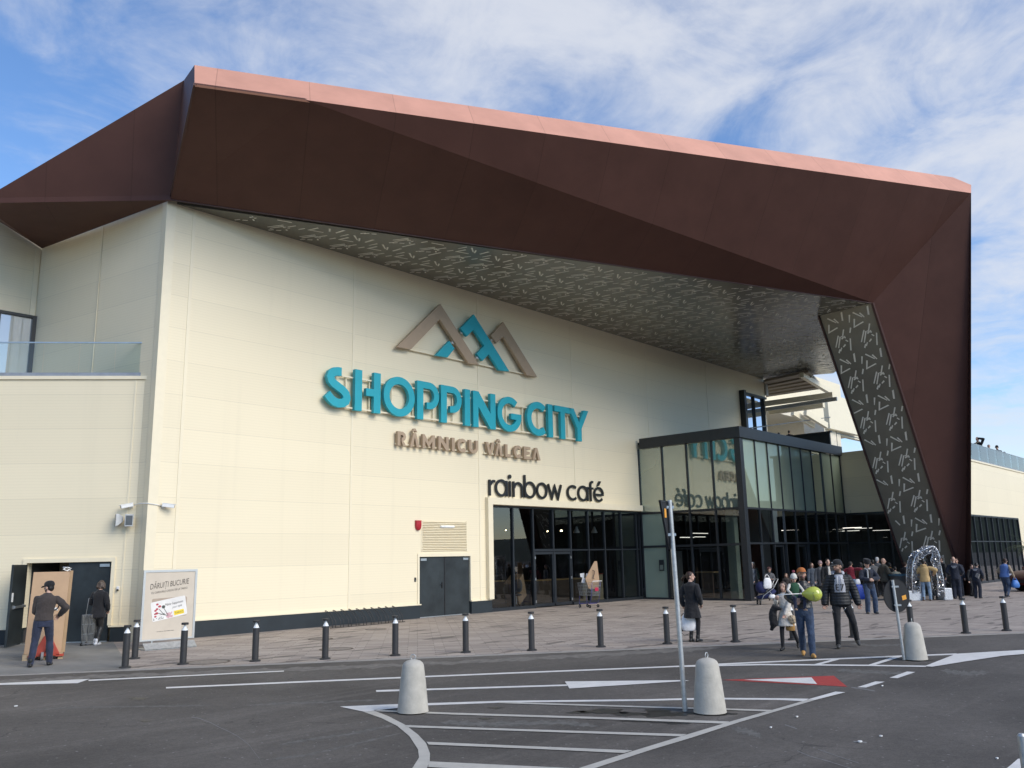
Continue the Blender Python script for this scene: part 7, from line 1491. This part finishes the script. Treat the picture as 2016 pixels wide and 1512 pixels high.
person(1826, 1183, 1100, 172, 'person in tan hooded parka and jeans standing in the silver arch, back turned', (TANC, 'parka', .80), (JEANL, 'jeans'), mat('brown_shoe', (.09, .05, .03), .6), (HBLK, 'short'), hands=((-.2, .2, .95), (.36, .22, 1.15)), hood=TANC, feet=((-.14, 0, 0, 0), (.12, .1, 0, 0)), elbow=((-1, -.4, 0), (1, -.4, 0)))
person(1841, 1180, 1104, 160, 'person in dark coat right of the tan parka inside the silver arch', (cloth('dark_olive', (.03, .028, .022)), 'jacket', .84), (BLK, 'slim'), BLKS, (HBLK, 'long'), female=True, shirt=None)
P = person(1886, 1179, 1095, 178, 'shaven-headed officer in dark navy uniform with white back lettering', (NVY, 'jacket', .82), (NVY, 'loose'), BLKS, None, hands=((-.24, .2, 1.0), (.24, .2, 1.0)))
def back_print(P):
    mb = MB(); bF = Fr((0, -.152, 1.30), (1, 0, 0), (0, 0, 1), (0, -1, 0)); rd_ = random.Random(int(P['g0'].x * 10))
    for row in range(3):
        x = -.10 + .02 * row
        while x < .10 - .02 * row: w_ = rd_.uniform(.008, .016); slab(mb, bF, [(x, .05 - row * .035), (x + w_, .05 - row * .035), (x + w_, .072 - row * .035), (x, .072 - row * .035)], -.02, .006); x += w_ + .006
    mb.v = [tuple(P['T'](v_)) for v_ in mb.v]; extra_part(P, 'back_lettering', mb, mat('grey_reflective', (.45, .46, .5), .5), False)
back_print(P)
person(1862, 1176, 1094, -60, 'dark-haired man in black jacket facing right beside the silver arch', (BLK, 'jacket', .84), (NVY, 'loose'), BLKS, (HBLK, 'short'), head=(-20, 0))
person(1891, 1174, 1098, -8, 'officer with reddish face facing the street, behind the shaven-headed officer', (NVY, 'jacket', .84), (NVY, 'loose'), BLKS, (HBRN, 'short'), skin=1)
P = person(1926, 1178, 1105, 160, 'officer in dark uniform bending forward with a grey shoulder bag on the back', (NVY, 'jacket', .84), (NVY, 'loose'), BLKS, (HBLK, 'short'), hands=((-.2, .3, .9), (.2, .35, .95)), lean=(22, 0), head=(20, 20))
back_print(P)
mb = MB(); mb.obox((.13, -.14, 1.05), (.075, 0, -.03), (0, .04, 0), (.035, 0, .085)); mb.v = [tuple(P['T'](v_) if v_[2] > .9 else V(v_)) for v_ in mb.v]; mb.v = [tuple(P['w'](v_)) for v_ in mb.v]; tag(mb.build('shoulder_bag', mat('grey_bag', (.22, .21, .20), .7, var=.4, scale=20), bevel=.01), 'small grey patterned bag on the back of the bending officer', 'bag')
person(1914, 1174, 1110, 60, 'person leaning in front of the bending officer, face visible', (BLK, 'jacket', .84), (BLK, 'slim'), BLKS, (HBRN, 'short'), head=(-20, 10), lean=(12, 0))
P = person(1983, 1176, 1098, 152, 'man in blue gilet with sand sleeves walking towards the red car', (BLUEV, 'puffer', .90), (JEAN, 'loose'), GRSH, (HBRN, 'short'), hands=((-.24, .25, 1.05), (.36, .12, .92)), feet=((-.1, .14, 0, 0), (.14, -.22, .06, -24)), lean=(10, 4), head=(24, 6), vest=SANDC)
hd_ = P['hand'][1]; bag('carrier_bag', hd_ - V((0, 0, .40)), .30, .32, .2, mat('sky_blue_bag', (.06, .20, .55), .45, var=.15, bump=.4, bscale=14), 'bright blue carrier bag held by the man in the blue gilet', 'bag')
person(1603, 1177, 1107, 30, 'woman in grey-blue coat near the open sliding doors, left of the knitted hat', (cloth('grey_blue_cloth', (.07, .085, .11)), 'coat', .66), (BLK, 'slim'), BLKS, (HBRN, 'long'), coat_len=.66, female=True)
person(1652, 1175, 1104, -30, 'bareheaded man in dark green jacket behind the black puffer jacket', (cloth('dark_green_cloth', (.02, .04, .03)), 'jacket', .84), (JEAND, 'jeans'), BLKS, (HGRY, 'short'))
person(1700, 1174, 1106, 170, 'woman in rust-brown jacket between maroon and navy jacket men', (cloth('rust_cloth', (.12, .045, .02)), 'jacket', .84), (BLK, 'slim'), BLKS, (HBLK, 'long'), female=True)
person(1725, 1176, 1101, -150, 'tall man in charcoal jacket just right of the fur-hat man', (GREYC, 'jacket', .84), (BLK, 'slim'), BLKS, (HBLK, 'short'))
person(1788, 1173, 1106, 160, 'person in black anorak between the waste bin and the silver arch', (BLK, 'parka', .8), (JEAND, 'jeans'), BLKS, (HBRN, 'short'))
person(1852, 1172, 1101, 20, 'person in burgundy coat behind the right leg of the silver arch', (cloth('burgundy_cloth', (.08, .012, .02)), 'coat', .7), (BLK, 'slim'), BLKS, (HBLK, 'bob'), coat_len=.7, female=True)
person(1904, 1171, 1102, 150, 'person in dark blue anorak behind the two officers by the copper leg', (cloth('blue_anorak', (.02, .03, .07)), 'parka', .8), (BLK, 'slim'), BLKS, (HBLK, 'short'))
# --- on the terraces
def ter(px, head_py, yy, turn, label, zfl, **k):
    b_ = FY(px, head_py, yy); return person(px, 900, head_py, turn, label, base=(b_.x, yy, zfl), height=b_.z - zfl, vox=.012, **k)
ter(1925, 860, WY + .75, -20, 'man shading his eyes with one hand at the right terrace railing', 7.2, top=(BLK, 'jacket', .86), hair=(HBLK, 'short'), hands=((-.10, .17, 1.66), (.45, .35, 1.12)), scarf=FURB, lean=(8, 0), elbow=((-1, .2, -.2), (1, 0, -.4)))
ter(1946, 875, WY + 1.0, 10, 'short-haired person second from the left on the right terrace', 7.2, top=(GREYC, 'jacket', .86), hair=(HBRN, 'short'))
ter(1962, 877, WY + .9, 5, 'person in dark beret and coat third from the left on the right terrace', 7.2, top=(NVY, 'coat', .7), hair=(HBLK, 'short'), hat=(BLK, 'beanie'), coat_len=.7)
ter(1977, 889, WY + .8, -30, 'rightmost short person behind the bluish terrace glass', 7.2, top=(GREYC, 'jacket', .86), hair=(HBRN, 'bob'), hands=((-.3, .3, 1.1), (.3, .3, 1.1)))
ter(1553, 847, -2.6, 170, 'dark silhouette of a person on the pavilion roof, larger of two', 7.43, top=(BLK, 'jacket', .86), hair=(HBLK, 'short'))
ter(1533, 851, -1.0, 170, 'dark silhouette of a head farther back on the pavilion roof', 7.43, top=(BLK, 'jacket', .86), hair=(HBLK, 'short'))

# ------------------------------------------------------------------ fuse the figure surfaces
def finalize():
    tex = bpy.data.textures.new('folds', 'CLOUDS'); texs = {}
    for o, vx, sm, fold, fs, extra in PENDING:
        r = o.modifiers.new('fuse', 'REMESH'); r.mode = 'VOXEL'; r.voxel_size = vx; r.use_smooth_shade = True
        s_ = o.modifiers.new('smooth', 'SMOOTH'); s_.factor = .5; s_.iterations = sm
        if fold:
            if fs not in texs: tx = bpy.data.textures.new('folds', 'CLOUDS'); tx.noise_scale = fs; tx.noise_depth = 2; texs[fs] = tx
            d = o.modifiers.new('folds', 'DISPLACE'); d.texture = texs[fs]; d.strength = fold * 1.6; d.mid_level = .5; d.texture_coords = 'GLOBAL'
    dg = bpy.context.evaluated_depsgraph_get(); dg.update(); new = []
    for o, vx, sm, fold, fs, extra in PENDING:
        me = bpy.data.meshes.new_from_object(o.evaluated_get(dg)); new.append(me)
    for (o, vx, sm, fold, fs, extra), me in zip(PENDING, new):
        ms = list(o.data.materials); o.modifiers.clear(); old = o.data; o.data = me; nm = old.name; bpy.data.meshes.remove(old); me.name = nm
        me.materials.clear()
        for m in ms: me.materials.append(m)
        me.polygons.foreach_set('material_index', np.zeros(len(me.polygons), dtype=np.int32)); me.polygons.foreach_set('use_smooth', np.ones(len(me.polygons), dtype=bool))
        if extra: extra(me)
finalize()
for o in bpy.data.objects:
    if '_s' in o: del o['_s']
